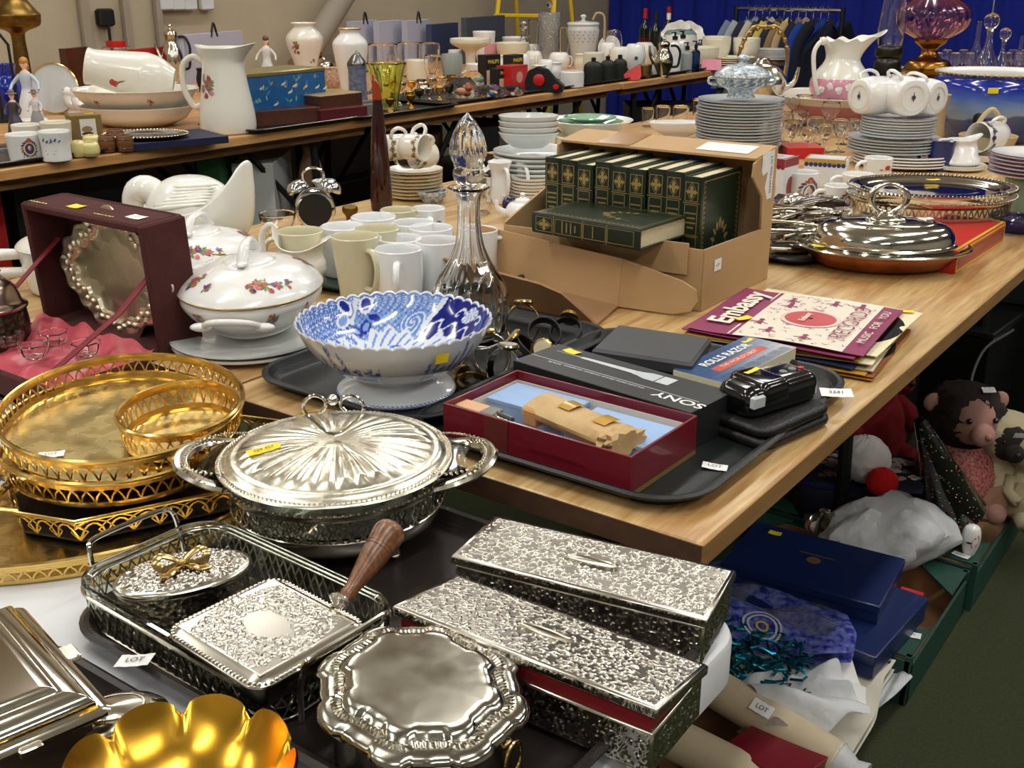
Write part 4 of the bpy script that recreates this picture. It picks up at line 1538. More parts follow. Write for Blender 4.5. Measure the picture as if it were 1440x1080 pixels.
text(t, 'MUSIC   FOR   YOU', .017, Matrix.Translation((.113, 0, .0045)) @ RZ, 'ink_cream', sx=1.2)
sticker(t, Matrix.Translation((-.068, -.055, .004)) @ Matrix.Rotation(R(60), 4, 'Z'), .028, .014)
# ================================================================ carton of books
BX0, BX1, BY0, BY1 = -1.165, -.765, 1.575, 1.84
bc = thing('cardboard_carton', 'open brown corrugated carton holding a set of green books', 'carton', ((BX0 + BX1) / 2, (BY0 + BY1) / 2, T), 0)
bw, bd = BX1 - BX0, BY1 - BY0
th = .004
def panel(name, pts, m='cardboard', parent=bc, t_=th, sub=0):
 pts = [Vector(p) for p in pts]
 nrm = (pts[1] - pts[0]).cross(pts[2] - pts[1]).normalized() * t_
 b = MB()
 b.rings([[tuple(p - nrm * .5) for p in pts], [tuple(p + nrm * .5) for p in pts]])
 return b.build(name, m, parent, 20)
panel('bottom_panel', [(-bw / 2, -bd / 2, .003), (bw / 2, -bd / 2, .003), (bw / 2, bd / 2, .003), (-bw / 2, bd / 2, .003)])
panel('side_panel', [(bw / 2, -bd / 2, .001), (bw / 2, bd / 2, .001), (bw / 2, bd / 2, .098), (bw / 2, -bd / 2, .104)])
panel('side_panel', [(-bw / 2, -bd / 2, .001), (-bw / 2, bd / 2, .001), (-bw / 2, bd / 2, .19), (-bw / 2, -bd / 2, .10)])
panel('front_panel', [(-bw / 2, -bd / 2, .001), (bw / 2, -bd / 2, .001), (bw / 2, -bd / 2, .104), (-bw / 2, -bd / 2, .095)])
BT = .238
panel('back_panel', [(-bw / 2, bd / 2, .001), (bw / 2, bd / 2, .001), (bw / 2, bd / 2, BT), (-bw / 2, bd / 2, BT)])
panel('hood_panel', [(-bw / 2, bd / 2, BT), (bw / 2, bd / 2, BT), (bw / 2, bd / 2 - .085, BT - .012), (-bw / 2, bd / 2 - .085, BT - .012)])
for s in (-1, 1):
 x = s * bw / 2
 arc = [(x, bd / 2 - .085 + .012, BT - .011), (x, bd / 2 - .094, BT - .018), (x, bd / 2 - .096, BT - .04)]
 if s > 0:
  arc += [(x + .01, bd / 2 - .075, BT - .075), (x, bd / 2 - .045, .10), (x, bd / 2, .098)]
 else:
  arc += [(x, bd / 2 - .085, .12), (x, bd / 2, .10)]
 panel('hood_cheek', [(x, bd / 2, BT)] + arc)
Mh = frame((0, bd / 2 - .042, BT - .0035), (1, 0, 0), (0, 1, .14))
b = MB()
b.grid(lambda u, v: ((u - .5) * .07 - .085, (v - .5) * .084, .0005), 4, 2, Mh)
b.build('brown_tape', mat('tape_shiny', (168, 124, 78), .25, coat=.5), bc)
sticker(bc, Mh @ Matrix.Translation((.125, .0, 0)), .10, .05, 'sticker_white', 'address_label', bend=0)
lb2 = sticker(bc, frame((bw / 2 + .0025, bd / 2 - .04, BT - .045), (0, 1, 0), (0, 0, 1)), .05, .085, 'sticker_white', 'address_label', bend=0)
text(lb2, 'J D WILLIAMS', .011, frame((bw / 2 + .0035, bd / 2 - .026, BT - .045), (0, 0, -1), (0, 1, 0)), 'ink_black')
sticker(bc, frame((bw / 2 + .0025, -bd / 2 + .05, .070), (0, 1, 0), (0, 0, 1)), .026, .02, 'sticker_white', 'lot_ticket', 'LOT', .007, bend=0)
o = P(860, 474, T)
FY = 1.40 - (BY0 + BY1) / 2
fx0, fx1 = -1.25 - (BX0 + BX1) / 2, -.885 - (BX0 + BX1) / 2
yb = 1.535 - (BY0 + BY1) / 2
panel('flap_wall', [(fx0 - .02, yb + .03, .004), (fx1, yb - .02, .004), (fx1, yb - .01, .082), (fx0 - .02, yb + .04, .090)])
cx_, cy_ = .0, .0
d0 = Vector((fx1, yb - .02, 0))
d1 = Vector((fx1 + .135, yb + .0, 0))
dv = (d1 - d0)
rc = [d0 + Vector((0, 0, .003)), d0 + dv * .7 + Vector((0, 0, .003)), d0 + dv * .92 + Vector((0, 0, .012)), d1 + Vector((0, 0, .03)), d0 + dv * .97 + Vector((0, 0, .048)), d0 + dv * .8 + Vector((0, 0, .06)), d0 + Vector((0, .01, .082))]
panel('flap_ear', rc)
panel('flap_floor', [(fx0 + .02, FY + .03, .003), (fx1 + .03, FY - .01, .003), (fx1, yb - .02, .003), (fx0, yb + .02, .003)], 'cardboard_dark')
panel('flap_apron', [(fx0 + .02, FY + .03, .004), (fx1 + .045, FY - .012, .004), (fx1 + .02, FY - .03, .034), (fx1 - .01, FY - .042, .06), (fx1 - .05, FY - .046, .07), (fx0 + .02, FY - .008, .074)], 'cardboard_dark')  # shade on the overhanging apron put into its darker cardboard colour
panel('flap_ear', [(fx0 - .02, yb + .03, .004), (fx0 + .09, yb - .04, .02), (fx0 + .10, yb - .05, .05), (fx0 + .07, yb - .04, .08), (fx0 - .02, yb + .04, .090)])
panel('inner_card', [(.02, -bd / 2 - .02, .06), (.175, -bd / 2 - .004, .06), (.175, -bd / 2 - .004, .112), (.02, -bd / 2 - .02, .112)])
mat('book_green', (20, 34, 22), .38, noise=(60, (28, 44, 28), .3), coat=.1)
mat('book_page', (222, 210, 176), .7, noise=(160, (200, 186, 150), .3, (1, 1, 1)))
def book(label, loc, w_, d_, h_, rz, group, rot=None, title=True, seed=0, front=True):
 t = thing('book', label, 'book', loc, rz, group)
 if rot:
  t.rotation_euler = rot
 b = MB()
 b.box(-w_ / 2 + .0012, 0, 0, .0024, d_, h_, .0004)
 b.box(w_ / 2 - .0012, 0, 0, .0024, d_, h_, .0004)
 b.rings([[(x, y, z) for x, y in ((-w_ / 2, -d_ / 2 + .002), (-w_ / 2 + .003, -d_ / 2 - .0012), (0, -d_ / 2 - .0022), (w_ / 2 - .003, -d_ / 2 - .0012), (w_ / 2, -d_ / 2 + .002))] for z in (0, h_)])
 b.build('cover', 'book_green', t, 30)
 b = MB()
 b.box(0, .002, .004, w_ - .0048, d_ - .008, h_ - .008, .0005)
 b.build('page_block', 'book_page', t)
 dc = Decal()
 g = (176, 152, 92)
 hw = w_ / 2 - .005
 fr = ((.80, .955), (.52, .77), (.30, .50), (.05, .28))
 for a0, a1 in fr:
  dc.line([(-hw, a0 * h_), (hw, a0 * h_), (hw, a1 * h_), (-hw, a1 * h_)], .0010, g, True)
 for zb in (.785, .51, .29):
  dc.rect(-w_ / 2 + .001, zb * h_ - .0006, w_ / 2 - .001, zb * h_ + .0006, g)
 zc = .877 * h_
 for k in range(4):
  a = k * PI / 2 + PI / 4 * 0
  dc.leaf(.0, zc, a, hw * .95, hw * .55, g)
 dc.line([(-hw * .8, zc), (0, zc + hw * 1.3), (hw * .8, zc), (0, zc - hw * 1.3)], .0008, g, True)
 if title:
  for k in range(4):
   wl = hw * (.85, .7, .8, .5)[k]
   dc.rect(-wl, (.70 - .04 * k) * h_ - .0014, wl, (.70 - .04 * k) * h_ + .0014, (158, 138, 84))
  dc.rect(-hw * .8, .415 * h_ - .0012, hw * .8, .415 * h_ + .0012, (158, 138, 84))
 M = frame((0, -d_ / 2 - .0026, 0), (1, 0, 0), (0, 0, 1))
 dc.build('gilt_tooling', on_flat(M, .0002), t, 'gold_leaf_print')
 if front:
  dc = Decal()
  dd = d_ / 2 - .008
  dc.line([(-dd, .008), (dd, .008), (dd, h_ - .008), (-dd, h_ - .008)], .0016, g, True)
  for k in range(22):
   dc.leaf(-dd + .003, .012 + k * (h_ - .024) / 21, .9, .007, .003, g)
   dc.leaf(dd - .003, .012 + k * (h_ - .024) / 21, 2.2, .007, .003, g)
  for k in range(9):
   a = PI * k / 8
   dc.leaf(.0 + .018 * math.cos(a), .075 + .03 * math.sin(a), a, .018, .007, g)
  dc.line([(-.03, .05), (-.022, .09), (0, .125), (.022, .09), (.03, .05)], .0016, g)
  dc.build('gilt_cover_tooling', on_flat(frame((w_ / 2, 0, 0), (0, 1, 0), (0, 0, 1)), .0003), t, 'gold_leaf_print')
 return t
mat('gold_leaf_print', attr=True, rough=.35, metal=.55)
spx = [812, 835, 862, 887, 911, 934, 957, 981]
x = -.803
nb = 9
bwid = .0345
ordn = ['at the decanter end of the row in the carton', 'second from the decanter end of the row', 'third from the decanter end of the row', 'fourth from the decanter end of the row', 'in the middle of the row in the carton', 'fourth from the open end of the row', 'third from the open end of the row', 'second from the open end of the row', 'at the open end of the row, its gilt cover showing']
for k in range(nb):
 i = nb - 1 - k
 book('green gilt-tooled book ' + ordn[i], (x - bwid / 2, 1.71, T + .006 + .002 * (k % 2)), bwid - .0008, .148, .205 + .003 * ((k * 7) % 3 - 1), R(1.0 * ((k % 3) - 1)), 'green books in the carton', seed=k, front=(k == 0))
 x -= bwid + .0008
pb0 = P(897, 357, T + .104)
pb1 = P(748, 330, T + .104)
dvec = (pb1 - pb0)
t = book('green and gilt leather book lying flat across the front of the carton', (pb0.x, pb0.y, T + .106), .034, .145, .22, 0, 'green books in the carton', title=True, front=True)
ax = dvec.normalized()
zx = Vector((0, 0, 1))
yx = ax.cross(zx)
Mr = Matrix((zx, yx, ax)).transposed()
if yx.y < 0:
 yx = -yx
 Mr = Matrix((zx * -1, yx, ax)).transposed()
t.rotation_euler = Mr.to_euler()
t.location = Vector((pb0.x, pb0.y, T + .125)) + yx * .078
t = thing('blue_folder', 'bright blue folder edge showing behind the books in the carton', 'folder', (-.925, 1.812, T + .006), 0)
MB().box(0, 0, 0, .055, .006, .205, .001).build('folder_body', mat('card_bright_blue', (20, 96, 176), .4), t)
# ================================================================ tray with the blue bowl and watches
tray('serving_tray', 'dark canteen tray under the blue and white bowl and the watches', -.945, 1.13, T, .312 if False else .32, .47, 'tray_black', R(0), .02, .05)
def blue_in(th, s, r):
 W, L, M_, D = (222, 228, 236), (116, 148, 212), (52, 86, 176), (16, 28, 122)
 if s > .975:
  return W
 if s > .925:
  u = (th * r / .0072) % 1 - .5
  v = (s - .95) / .025 * .5
  d = math.hypot(u, v)
  return W if .2 < d < .42 else (86, 120, 196)
 if s > .905:
  return D
 th2 = th + .10 * math.sin(s * 9)
 p = (th2 / (2 * PI) * 6) % 6
 k, f = int(p), p % 1
 if s < .40:
  q = math.sin(th * 5 + s * 20) * math.sin(s * 31 + th * 3)
  return M_ if q > .72 else (L if q > .6 else W)
 lo = .45 + .10 * math.sin(f * PI) + .03 * math.sin(th * 24)
 if s < lo:
  return W if s > lo - .03 else (L if math.sin(th * 40 + s * 60) > .6 else W)
 if f < .035 or f > .965:
  return W
 rr = r * th2
 ss = s * .135
 if k % 3 == 0:
  row = int(ss / .0062)
  u = (rr / .0105 + (row % 2) * .5) % 1 - .5
  v = (ss / .0062) % 1
  d = math.hypot(u * 1.0, v * .6)
  return W if .44 < d < .54 else ((74, 112, 194) if v < .55 else (108, 146, 214))
 if k % 3 == 1:
  cx, cy = (f - .5) * r * PI / 3, (s - .76) * .13
  d = math.hypot(cx, cy)
  a = math.atan2(cy, cx)
  if d < .012:
   return W if math.cos(a * 9) > -.5 else L
  if d < .0135:
   return D
  for sx in (-1, 1):
   d2 = math.hypot(cx - sx * .022, cy + .004)
   a2 = math.atan2(cy + .004, (cx - sx * .022) * sx)
   if abs(d2 - (.0045 + .0017 * a2)) < .0014:
    return W
  if abs(cy + .02 + .006 * math.cos(cx * 250)) < .0018:
   return W
  return D
 cx, cy = (f - .18) * r * PI / 3, (s - .6) * .13
 d2, a2 = math.hypot(cx, cy), math.atan2(cy, cx)
 if d2 < .016:
  return W if abs((d2 - .002 * a2) % .006 - .003) < .001 else (104, 140, 208)
 q1, q2 = ((rr + ss * 1.2) / .0095) % 1, ((rr - ss * 1.2) / .0095) % 1
 if q1 < .14 or q2 < .14:
  return (66, 96, 172)
 dd = math.hypot(q1 - .57, q2 - .57)
 return W if dd < .14 else (134, 164, 216)
def butterfly(cx, cy):
 W, L, D = (230, 234, 240), (128, 160, 220), (22, 40, 146)
 for ax, ay, rx, ry, rot, cc_, c2 in ((-.016, .012, .010, .015, .5, W, D), (.012, .014, .010, .016, -.3, W, D), (-.024, -.006, .014, .008, .3, L, D), (.022, -.004, .014, .008, -.4, W, L), (-.008, -.016, .013, .006, -.6, D, L), (.012, -.017, .014, .006, .6, D, L)):
  x, y = cx - ax, cy - ay
  X, Y = x * math.cos(rot) + y * math.sin(rot), -x * math.sin(rot) + y * math.cos(rot)
  e = (X / rx) ** 2 + (Y / ry) ** 2
  if e < .35:
   return c2
  if e < .85:
   return cc_
  if e < 1.0:
   return (60, 90, 176)
 return None
bb_ = thing('footed_bowl', 'large blue and white transfer-printed footed bowl with scalloped rim', 'bowl', (-.921, 1.003, T + .003), 0)
RIM, HB = .127, .098
outer = sprof([(.076, 0), (.079, .003), (.077, .007), (.060, .014), (.052, .020), (.056, .026), (.080, .038), (.102, .056), (.117, .076), (.1255, .094), (RIM, HB)], 60)
inner = sprof([(RIM - .003, HB), (.1222, .093), (.1135, .076), (.0985, .058), (.077, .042), (.050, .031), (.025, .0275), (.002, .027)], 70)
n = 420
V_, Fc, Cl = [], [], []
prof = [(outer[0][0] * .7, .004)] + outer + [(RIM - .0012, HB + .0016)] + inner
no = len(outer) + 1
for i, (r, z) in enumerate(prof):
 for k in range(n):
  th = 2 * PI * k / n
  e = max(0, (z - .07) / (HB - .07)) ** 2
  sc = abs(math.sin(th * 22)) ** .6
  rr, zz = r + e * .0022 * (sc - .5), z + e * .0042 * (sc - .6)
  V_.append((rr * math.cos(th), rr * math.sin(th), zz))
  if i > no:
   s = (i - no) / (len(prof) - no)
   s = 1 - s
   c = blue_in(th + .3, s, r)
   bt = butterfly(((th - R(160) + PI) % (2 * PI) - PI) * .105, (s - .70) * .135)
   if bt:
    c = bt
  else:
   c = (224, 227, 230)
   vv = z
   if z < .0062 and i > 0:
    u = (th * r / .006) % 1 - .5
    d = math.hypot(u, (z - .0035) / .003 * .4)
    c = (60, 84, 150) if not (.18 < d < .4) else (214, 220, 230)
   elif .030 < z < .092:
    for t0, wd in ((R(-92), .6), (R(-2), .45), (R(110), .6)):
     dt = ((th - t0 + PI) % (2 * PI) - PI) / wd
     if abs(dt) < 1:
      ttop = .068 + .022 * math.sin(dt * 6 + 1) * (1 - abs(dt)) + .012 * (1 - abs(dt))
      g = math.sin(th * 140 + z * 900) * math.sin(z * 2100 - th * 60)
      if z < .054 + .004 * math.sin(dt * 9) and abs(dt) < .95 - (.054 - z) * 12:
       c = (104, 122, 184) if math.sin(z * 2600) > -.2 else (176, 188, 218)
      elif z < ttop:
       if (dt * 4.1) % 1 < .42:
        c = (92, 110, 178) if g > -.25 else (190, 200, 222)
       elif z < .062 and (dt * 4.1) % 1 > .7:
        c = (40, 52, 120) if z > .058 else (214, 220, 230)
  Cl.append(srgb(*c))
Fc = [(i * n + k, i * n + (k + 1) % n, (i + 1) * n + (k + 1) % n, (i + 1) * n + k) for i in range(len(prof) - 1) for k in range(n)]
Fc.append(tuple(range(n))[::-1])
Fc.append(tuple(range((len(prof) - 1) * n, len(prof) * n)))
b = MB()
b.v, b.f, b.c = V_, Fc, Cl
b.build('bowl_body', mat('transferware', attr=True, rough=.14, coat=.7), bb_, 60)
a = YAW + R(-90) + R(52)
th_ = math.atan2(-.62, .78) + R(18)
rr = .1225
sticker(bb_, frame((rr * math.cos(th_), rr * math.sin(th_), .079), (-math.sin(th_), math.cos(th_), 0), (.28 * math.cos(th_), .28 * math.sin(th_), 1)), .018, .014)
mat('gold_watch', (186, 158, 100), .22, 1.0)
def watch(label, px, py, z, r, w_, rz, tilt, band, dial=(224, 222, 214), case='gold_watch', flat=False):
 p = P(px, py, T + .003)
 t = thing('wrist_watch', label, 'watch', (p.x, p.y, T + .004 + z), R(rz), 'watches heaped on the tray')
 Mx = Matrix.Translation((0, 0, r * (.75 if not flat else .2) + .001)) @ Matrix.Rotation(R(tilt), 4, 'X')
 b = MB()
 prof_ = [(r, -w_ / 2), (r + .0016, -w_ / 2 + .001), (r + .0016, w_ / 2 - .001), (r, w_ / 2), (r - .001, w_ / 2 - .001), (r - .001, -w_ / 2 + .001), (r, -w_ / 2)]
 b.lathe(prof_, 36, .95, 1.12, M=Mx, cap0=False, cap1=False)
 b.build('bracelet', band, t, 40)
 Mc = Mx @ Matrix.Translation((0, r * 1.12 + .002, 0)) @ Matrix.Rotation(R(-90), 4, 'X')
 b = MB()
 b.lathe([(.010, -.003), (.0145, -.002), (.0155, .001), (.0145, .0035), (.012, .004)], 28, M=Mc)
 cs = b.build('watch_case', case, t)
 b = MB()
 b.lathe([(.0005, .0042), (.0122, .0042), (.0122, .0048), (.0005, .0048)], 28, M=Mc)
 b.build('dial', mat('dial_%d_%d_%d' % dial, dial, .2, coat=.6), cs)
 return t
watch('gold expanding watch bracelet by the far rim of the tray', 735, 478, .004, .026, .012, 30, 70, 'gold_watch')
watch('watch with a plain white round dial facing up on top of the heap', 765, 500, .012, .024, .014, -140, -35, 'leather_black', (196, 196, 192))
watch('silver watch bracelet standing on edge beside the blue bowl', 690, 522, .0, .027, .016, 60, 62, 'silver')
watch('wide steel cuff bracelet standing nearest the red box', 712, 541, .0, .026, .02, 10, 80, 'chrome', (230, 224, 206), 'silver')
watch('watch on a black leather strap in the middle of the heap', 745, 520, .006, .025, .015, 120, 40, 'leather_black', (206, 190, 150))
watch('gilt watch with a tan strap half under the microphone carton', 770, 515, .004, .024, .014, 200, 20, 'wood_brown', (214, 202, 170))
watch('small pale gold watch lying flat against the bowl foot', 668, 545, .0, .022, .01, 80, 10, 'gold_watch', (232, 226, 200), flat=True)
watch('dark bracelet watch under the far corner of the heap', 795, 485, .0, .024, .012, 20, 30, 'iron_black', (90, 84, 76), 'brass_dull')
# ================================================================ cut glass decanter
dn = thing('decanter', 'tall cut glass decanter with a faceted teardrop stopper', 'decanter', (-.968, 1.222, T + .003), 0)
def cut(a, r, z, i):
 if .02 < z < .10 and r > .03 and i < 40:
  k = math.sin((z - .02) / .08 * PI)
  s = math.sin(a * 9 + z * 130) * math.sin(a * 9 - z * 130)
  return r - k * .0018 * (1 if s > .1 else 0) - k * .0009 * abs(math.sin(a * 9)), z
 if .10 <= z < .215 and i < 40:
  return r * (1 - .05 * abs(math.sin(a * 5))), z
 return r, z
ou = sprof([(.036, 0), (.046, .002), (.050, .012), (.0565, .045), (.0575, .062), (.055, .082), (.044, .105), (.030, .128), (.0205, .152), (.0170, .18), (.0165, .212), (.020, .224), (.0305, .232)], 38)
inn = sprof([(.029, .2335), (.018, .227), (.0132, .21), (.0135, .18), (.0165, .152), (.026, .128), (.040, .105), (.050, .082), (.0525, .062), (.0515, .045), (.044, .014), (.02, .010), (.001, .0095)], 38)
b = MB()
b.lathe([(.02, .0015)] + ou + inn, 108, fn=cut)
b.build('decanter_body', 'glass', dn, 40)
def facet(a, r, z, i):
 return r * (1 - .10 * abs(math.sin(a * 6)) * math.sin(min(1, max(0, (z - .262) / .06)) * PI)), z
b = MB()
b.lathe(sprof([(.010, .215), (.0125, .228), (.014, .236), (.020, .243), (.0225, .252), (.0205, .262), (.0265, .278), (.0265, .290), (.0215, .308), (.012, .324), (.001, .337)], 40), 72, fn=facet)
b.build('stopper', 'glass', dn, 40)
# ================================================================ mugs on the green tray
mat('tray_green', (16, 58, 44), .3, coat=.2)
pc = P(530, 375, T)
tray('serving_tray', 'dark green tray crowded with cream and white mugs', -1.30, 1.47, T, .42, .36, 'tray_green', R(8), .018, .04)
TM = T + .004
mug('straight cream mug beside the sauce jug', 422, 324, TM, .095, .0415, .036, 'mug_cream', 175)
mug('conical cream mug with its handle turned to the viewer', 499, 331, TM, .108, .0405, .029, 'mug_cream', -50)
mug('white mug at the front with its handle facing the viewer', 560, 349, TM, .092, .040, .036, 'mug_white', -88, belly=.002)
mug('white mug right behind the frontmost white one', 562, 334, TM, .092, .039, .036, 'mug_white', 190, belly=.002)
mug('white mug next to the decanter', 615, 337, TM, .092, .040, .036, 'mug_white', 60, belly=.002)
mug('white mug in the third row, near the decanter neck', 606, 319, TM, .092, .040, .036, 'mug_white', 100, belly=.002)
mug('white mug in the third row between cream and white', 580, 312, TM, .092, .039, .036, 'mug_white', 120, belly=.002)
mug('wide cream mug in the second row', 531, 320, TM, .098, .040, .032, 'mug_cream', 80)
mug('bluish white mug behind the two cream ones', 482, 317, TM, .090, .041, .037, 'mug_white', 100)
mug('bluish white mug at the back of the green tray', 525, 304, TM, .090, .043, .038, 'mug_white', 150)
mug('cream mug at the back with a tiny red mark', 560, 294, TM, .088, .036, .034, 'mug_cream', 10)
t, pf = mug('white mug printed with dark flower heads at the back', 602, 292, TM, .084, .0345, .032, 'mug_white', -80)
dc = Decal()
for u, v in ((-.028, .055), (.03, .055), (-.012, .03), (.036, .026)):
 dc.disc(u, v, .0075, (60, 62, 70), 14)
 for k in range(10):
  dc.leaf(u, v, k * .628, .0095, .003, (60, 62, 70))
 dc.disc(u, v, .003, (210, 212, 214), 10)
dc.build('flower_print', on_lathe(pf, R(-20)), t)
mug('white mug half hidden behind the decanter shoulder', 672, 322, TM - .004, .09, .037, .034, 'mug_white', 0)
sj = thing('sauce_jug', 'glossy cream sauce jug with a scrolled spout and pointed handle', 'jug', P(424, 408, T), VIEWX)
def jugrim(a, r, z, i):
 k = max(0, (z - .045) / .045)
 sp = math.exp(-((((a + PI) % (2 * PI)) - PI) / .5) ** 2)
 hn = math.exp(-(((a % (2 * PI)) - PI) / .5) ** 2)
 return r * (1 + .42 * sp * k), z + k * (.010 * sp + .028 * hn - .012 * math.sin(a) ** 2)
b = MB()
b.lathe(shell(sprof([(.026, 0), (.028, .004), (.024, .009), (.034, .02), (.042, .035), (.041, .048), (.033, .062), (.034, .078), (.040, .088)], 40), .0028), 60, 1.1, .9, fn=jugrim)
b.build('jug_body', 'ceramic_warm', sj, 60)
b = MB()
b.tube(spline([(-.036, 0, .108), (-.048, 0, .116), (-.062, 0, .098), (-.060, 0, .06), (-.044, 0, .035)], 24), .0055, 8, flat=.8)
b.build('handle', 'ceramic_warm', sj)
# ================================================================ floral tureens on platters
FL = [(206, 84, 92), (122, 64, 130), (196, 96, 60), (214, 120, 120)]
def tureen(label, cx, cy, z, rz, sc, seed, stk=True):
 t = thing('tureen', label, 'tureen', (cx, cy, z), rz, 'floral tureens')
 SX, SY = 1.22 * sc, .98 * sc
 ou_ = sprof([(.055, 0), (.060, .003), (.056, .008), (.072, .016), (.092, .030), (.1035, .046), (.1055, .056), (.103, .062)], 40)
 b = MB()
 b.lathe(shell(ou_, .004), 72, SX, SY)
 b.build('tureen_body', 'ceramic', t, 60)
 lp_ = sprof([(.1035, .0625), (.1075, .0635), (.1065, .067), (.098, .077), (.078, .0905), (.052, .099), (.040, .1005), (.034, .105), (.018, .109), (.001, .110)], 50)
 b = MB()
 b.lathe(lp_ + [(.001, .106)], 72, SX, SY, cap0=False)
 lid_ = b.build('lid', 'ceramic', t, 60)
 b = MB()
 b.lathe([(.1045, .0618), (.1082, .0630), (.1082, .0640), (.1060, .0665)], 72, SX * 1.002, SY * 1.002, cap0=False, cap1=False)
 b.build('gilt_line', 'gold_leaf', lid_)
 b = MB()
 b.tube(spline([(-.042, 0, .106), (-.034, 0, .118), (-.022, 0, .128), (0, 0, .131), (.022, 0, .128), (.034, 0, .118), (.042, 0, .106)], 30), [.0045 + .0015 * abs(k - 15) / 15 for k in range(31)], 8, flat=1.5)
 for s in (-1, 1):
  b.ball((s * .043, 0, .106), .009, 10, 6, sx=1.5, sz=.5)
 b.build('lid_handle', 'ceramic', lid_, 60)
 rng = random.Random(seed)
 for s in (-1, 1):
  b = MB()
  pts = [(s * (.103 * SX), -.040 * sc, .038), (s * (.118 * SX), -.030 * sc, .047), (s * (.126 * SX), -.012 * sc, .052), (s * (.126 * SX), .012 * sc, .052), (s * (.118 * SX), .030 * sc, .047), (s * (.103 * SX), .040 * sc, .038)]
  b.tube(spline(pts, 30), .0048, 8)
  for q in (-1, 1):
   b.ball((s * .104 * SX, q * .044 * sc, .037), .009, 10, 6, sy=1.8, sz=.7)
  b.build('side_handle', 'ceramic', t, 60)
 dc = Decal()
 for a in (-60, -150, 40, 130, 200, 300):
  x, y = .083 * math.cos(R(a)), .083 * math.sin(R(a))
  dc.sprig(x * SX, y * SY, .017, FL[rng.randrange(4):] + FL, rng, 4)
  dc.sprig(.088 * math.cos(R(a + 22)) * SX, .088 * math.sin(R(a + 22)) * SY, .011, FL[rng.randrange(4):] + FL, rng, 2)
 dc.build('floral_sprays', on_dome([(r, zz) for r, zz in lp_], SX, SY, .0011), lid_)
 dc = Decal()
 for a in (-32, 28, 62, 150, 212, 245, 300):
  dc.sprig(R(a) * .1, .040, .013, FL[rng.randrange(4):] + FL, rng, 4)
 prf = ou_
 def mp(u, v, k):
  th = u / .1
  r = interp(prf, v) + .0006 + k
  return (r * math.cos(th) * SX, r * math.sin(th) * SY, v)
 dc.build('floral_border', mp, t)
 return t
pt = P(345, 428, T + .062)
tp = (-1.245, 1.045)
plates('oval white platter under the nearer floral tureen', 'platters under the tureen', tp[0], tp[1], T, .112, 2, .0085, 'ceramic_grey', .013, VIEWX + R(90), 1.32, 1.12, 'platter', .004, cat='platter')
t = tureen('oval white tureen with flower sprays, nearest the blue bowl', tp[0], tp[1], T + .022, VIEWX + R(90), 1.0, 5)
sticker(t, frame((.066, .062, .093), (0, -1, 0.0), (1, 0, -.5)), .02, .012)
tureen('matching floral tureen half hidden behind the velvet case', -1.545, 1.19, T, VIEWX + R(80), .95, 8)
# ================================================================ white hen-shaped tureen
hn = thing('bird_tureen', 'large white glazed bird-shaped tureen with a fan tail', 'tureen', P(285, 352, T), VIEWX - R(20))
mat('ceramic_bird', (236, 234, 226), .18, coat=.6)
def swell(a, r, z, i):
 k = z / .082
 tl = math.exp(-((((a + PI) % (2 * PI)) - PI) / .72) ** 2)
 return r * (1 + .10 * tl * k) + .0012 * math.sin(9 * a) * k, z * (1 + 1.08 * tl * k) + .004 * k * math.cos(2 * a)
b = MB()
b.lathe(shell(sprof([(.045, 0), (.055, .003), (.078, .014), (.096, .036), (.102, .060), (.100, .082)], 40), .005), 90, 1.12, .86, fn=swell)
b.build('bird_body', 'ceramic_bird', hn, 180)
b = MB()
b.lathe(sprof([(.090, .070), (.091, .082), (.084, .100), (.066, .122), (.036, .138), (.001, .142)], 40), 60, 1.06, .84, M=Matrix.Translation((-.014, 0, 0)))
l_ = b.build('back_lid', 'ceramic_bird', hn, 180)
b = MB()
for k in range(7):
 b.tube(spline([(-.06 + .006 * k, -.072 + .004 * k, .084 + .007 * k), (-.01 + .004 * k, -.074 + .005 * k, .092 + .006 * k), (.06, -.052 + .007 * k, .100 + .005 * k)], 14), [.001 + .0045 * math.sin(PI * q / 14) for q in range(15)], 8)
b.build('wing_relief', 'ceramic_bird', l_, 180)
b = MB()
pth = spline([(-.070, -.012, .092), (-.106, -.016, .112), (-.130, -.018, .100), (-.137, -.020, .070), (-.128, -.022, .045), (-.112, -.024, .030)], 24)
b.tube(pth, [.030 - .012 * abs(k / (len(pth) - 1) - .35) - .004 * k / len(pth) for k in range(len(pth))], 18)
b.ball((-.108, -.024, .028), .017, 14, 10, sz=1.1)
b.build('head_and_neck', 'ceramic_bird', hn, 180)
t = thing('green_dish', 'leaf green glass dish under the white bird tureen', 'dish', P(300, 362, T), VIEWX)
b = plate_mesh(.105, .012, .2)
b.build('dish_body', mat('glass_leaf', (120, 160, 60), .1, trans=.6), t)
hn.location.z += .0085
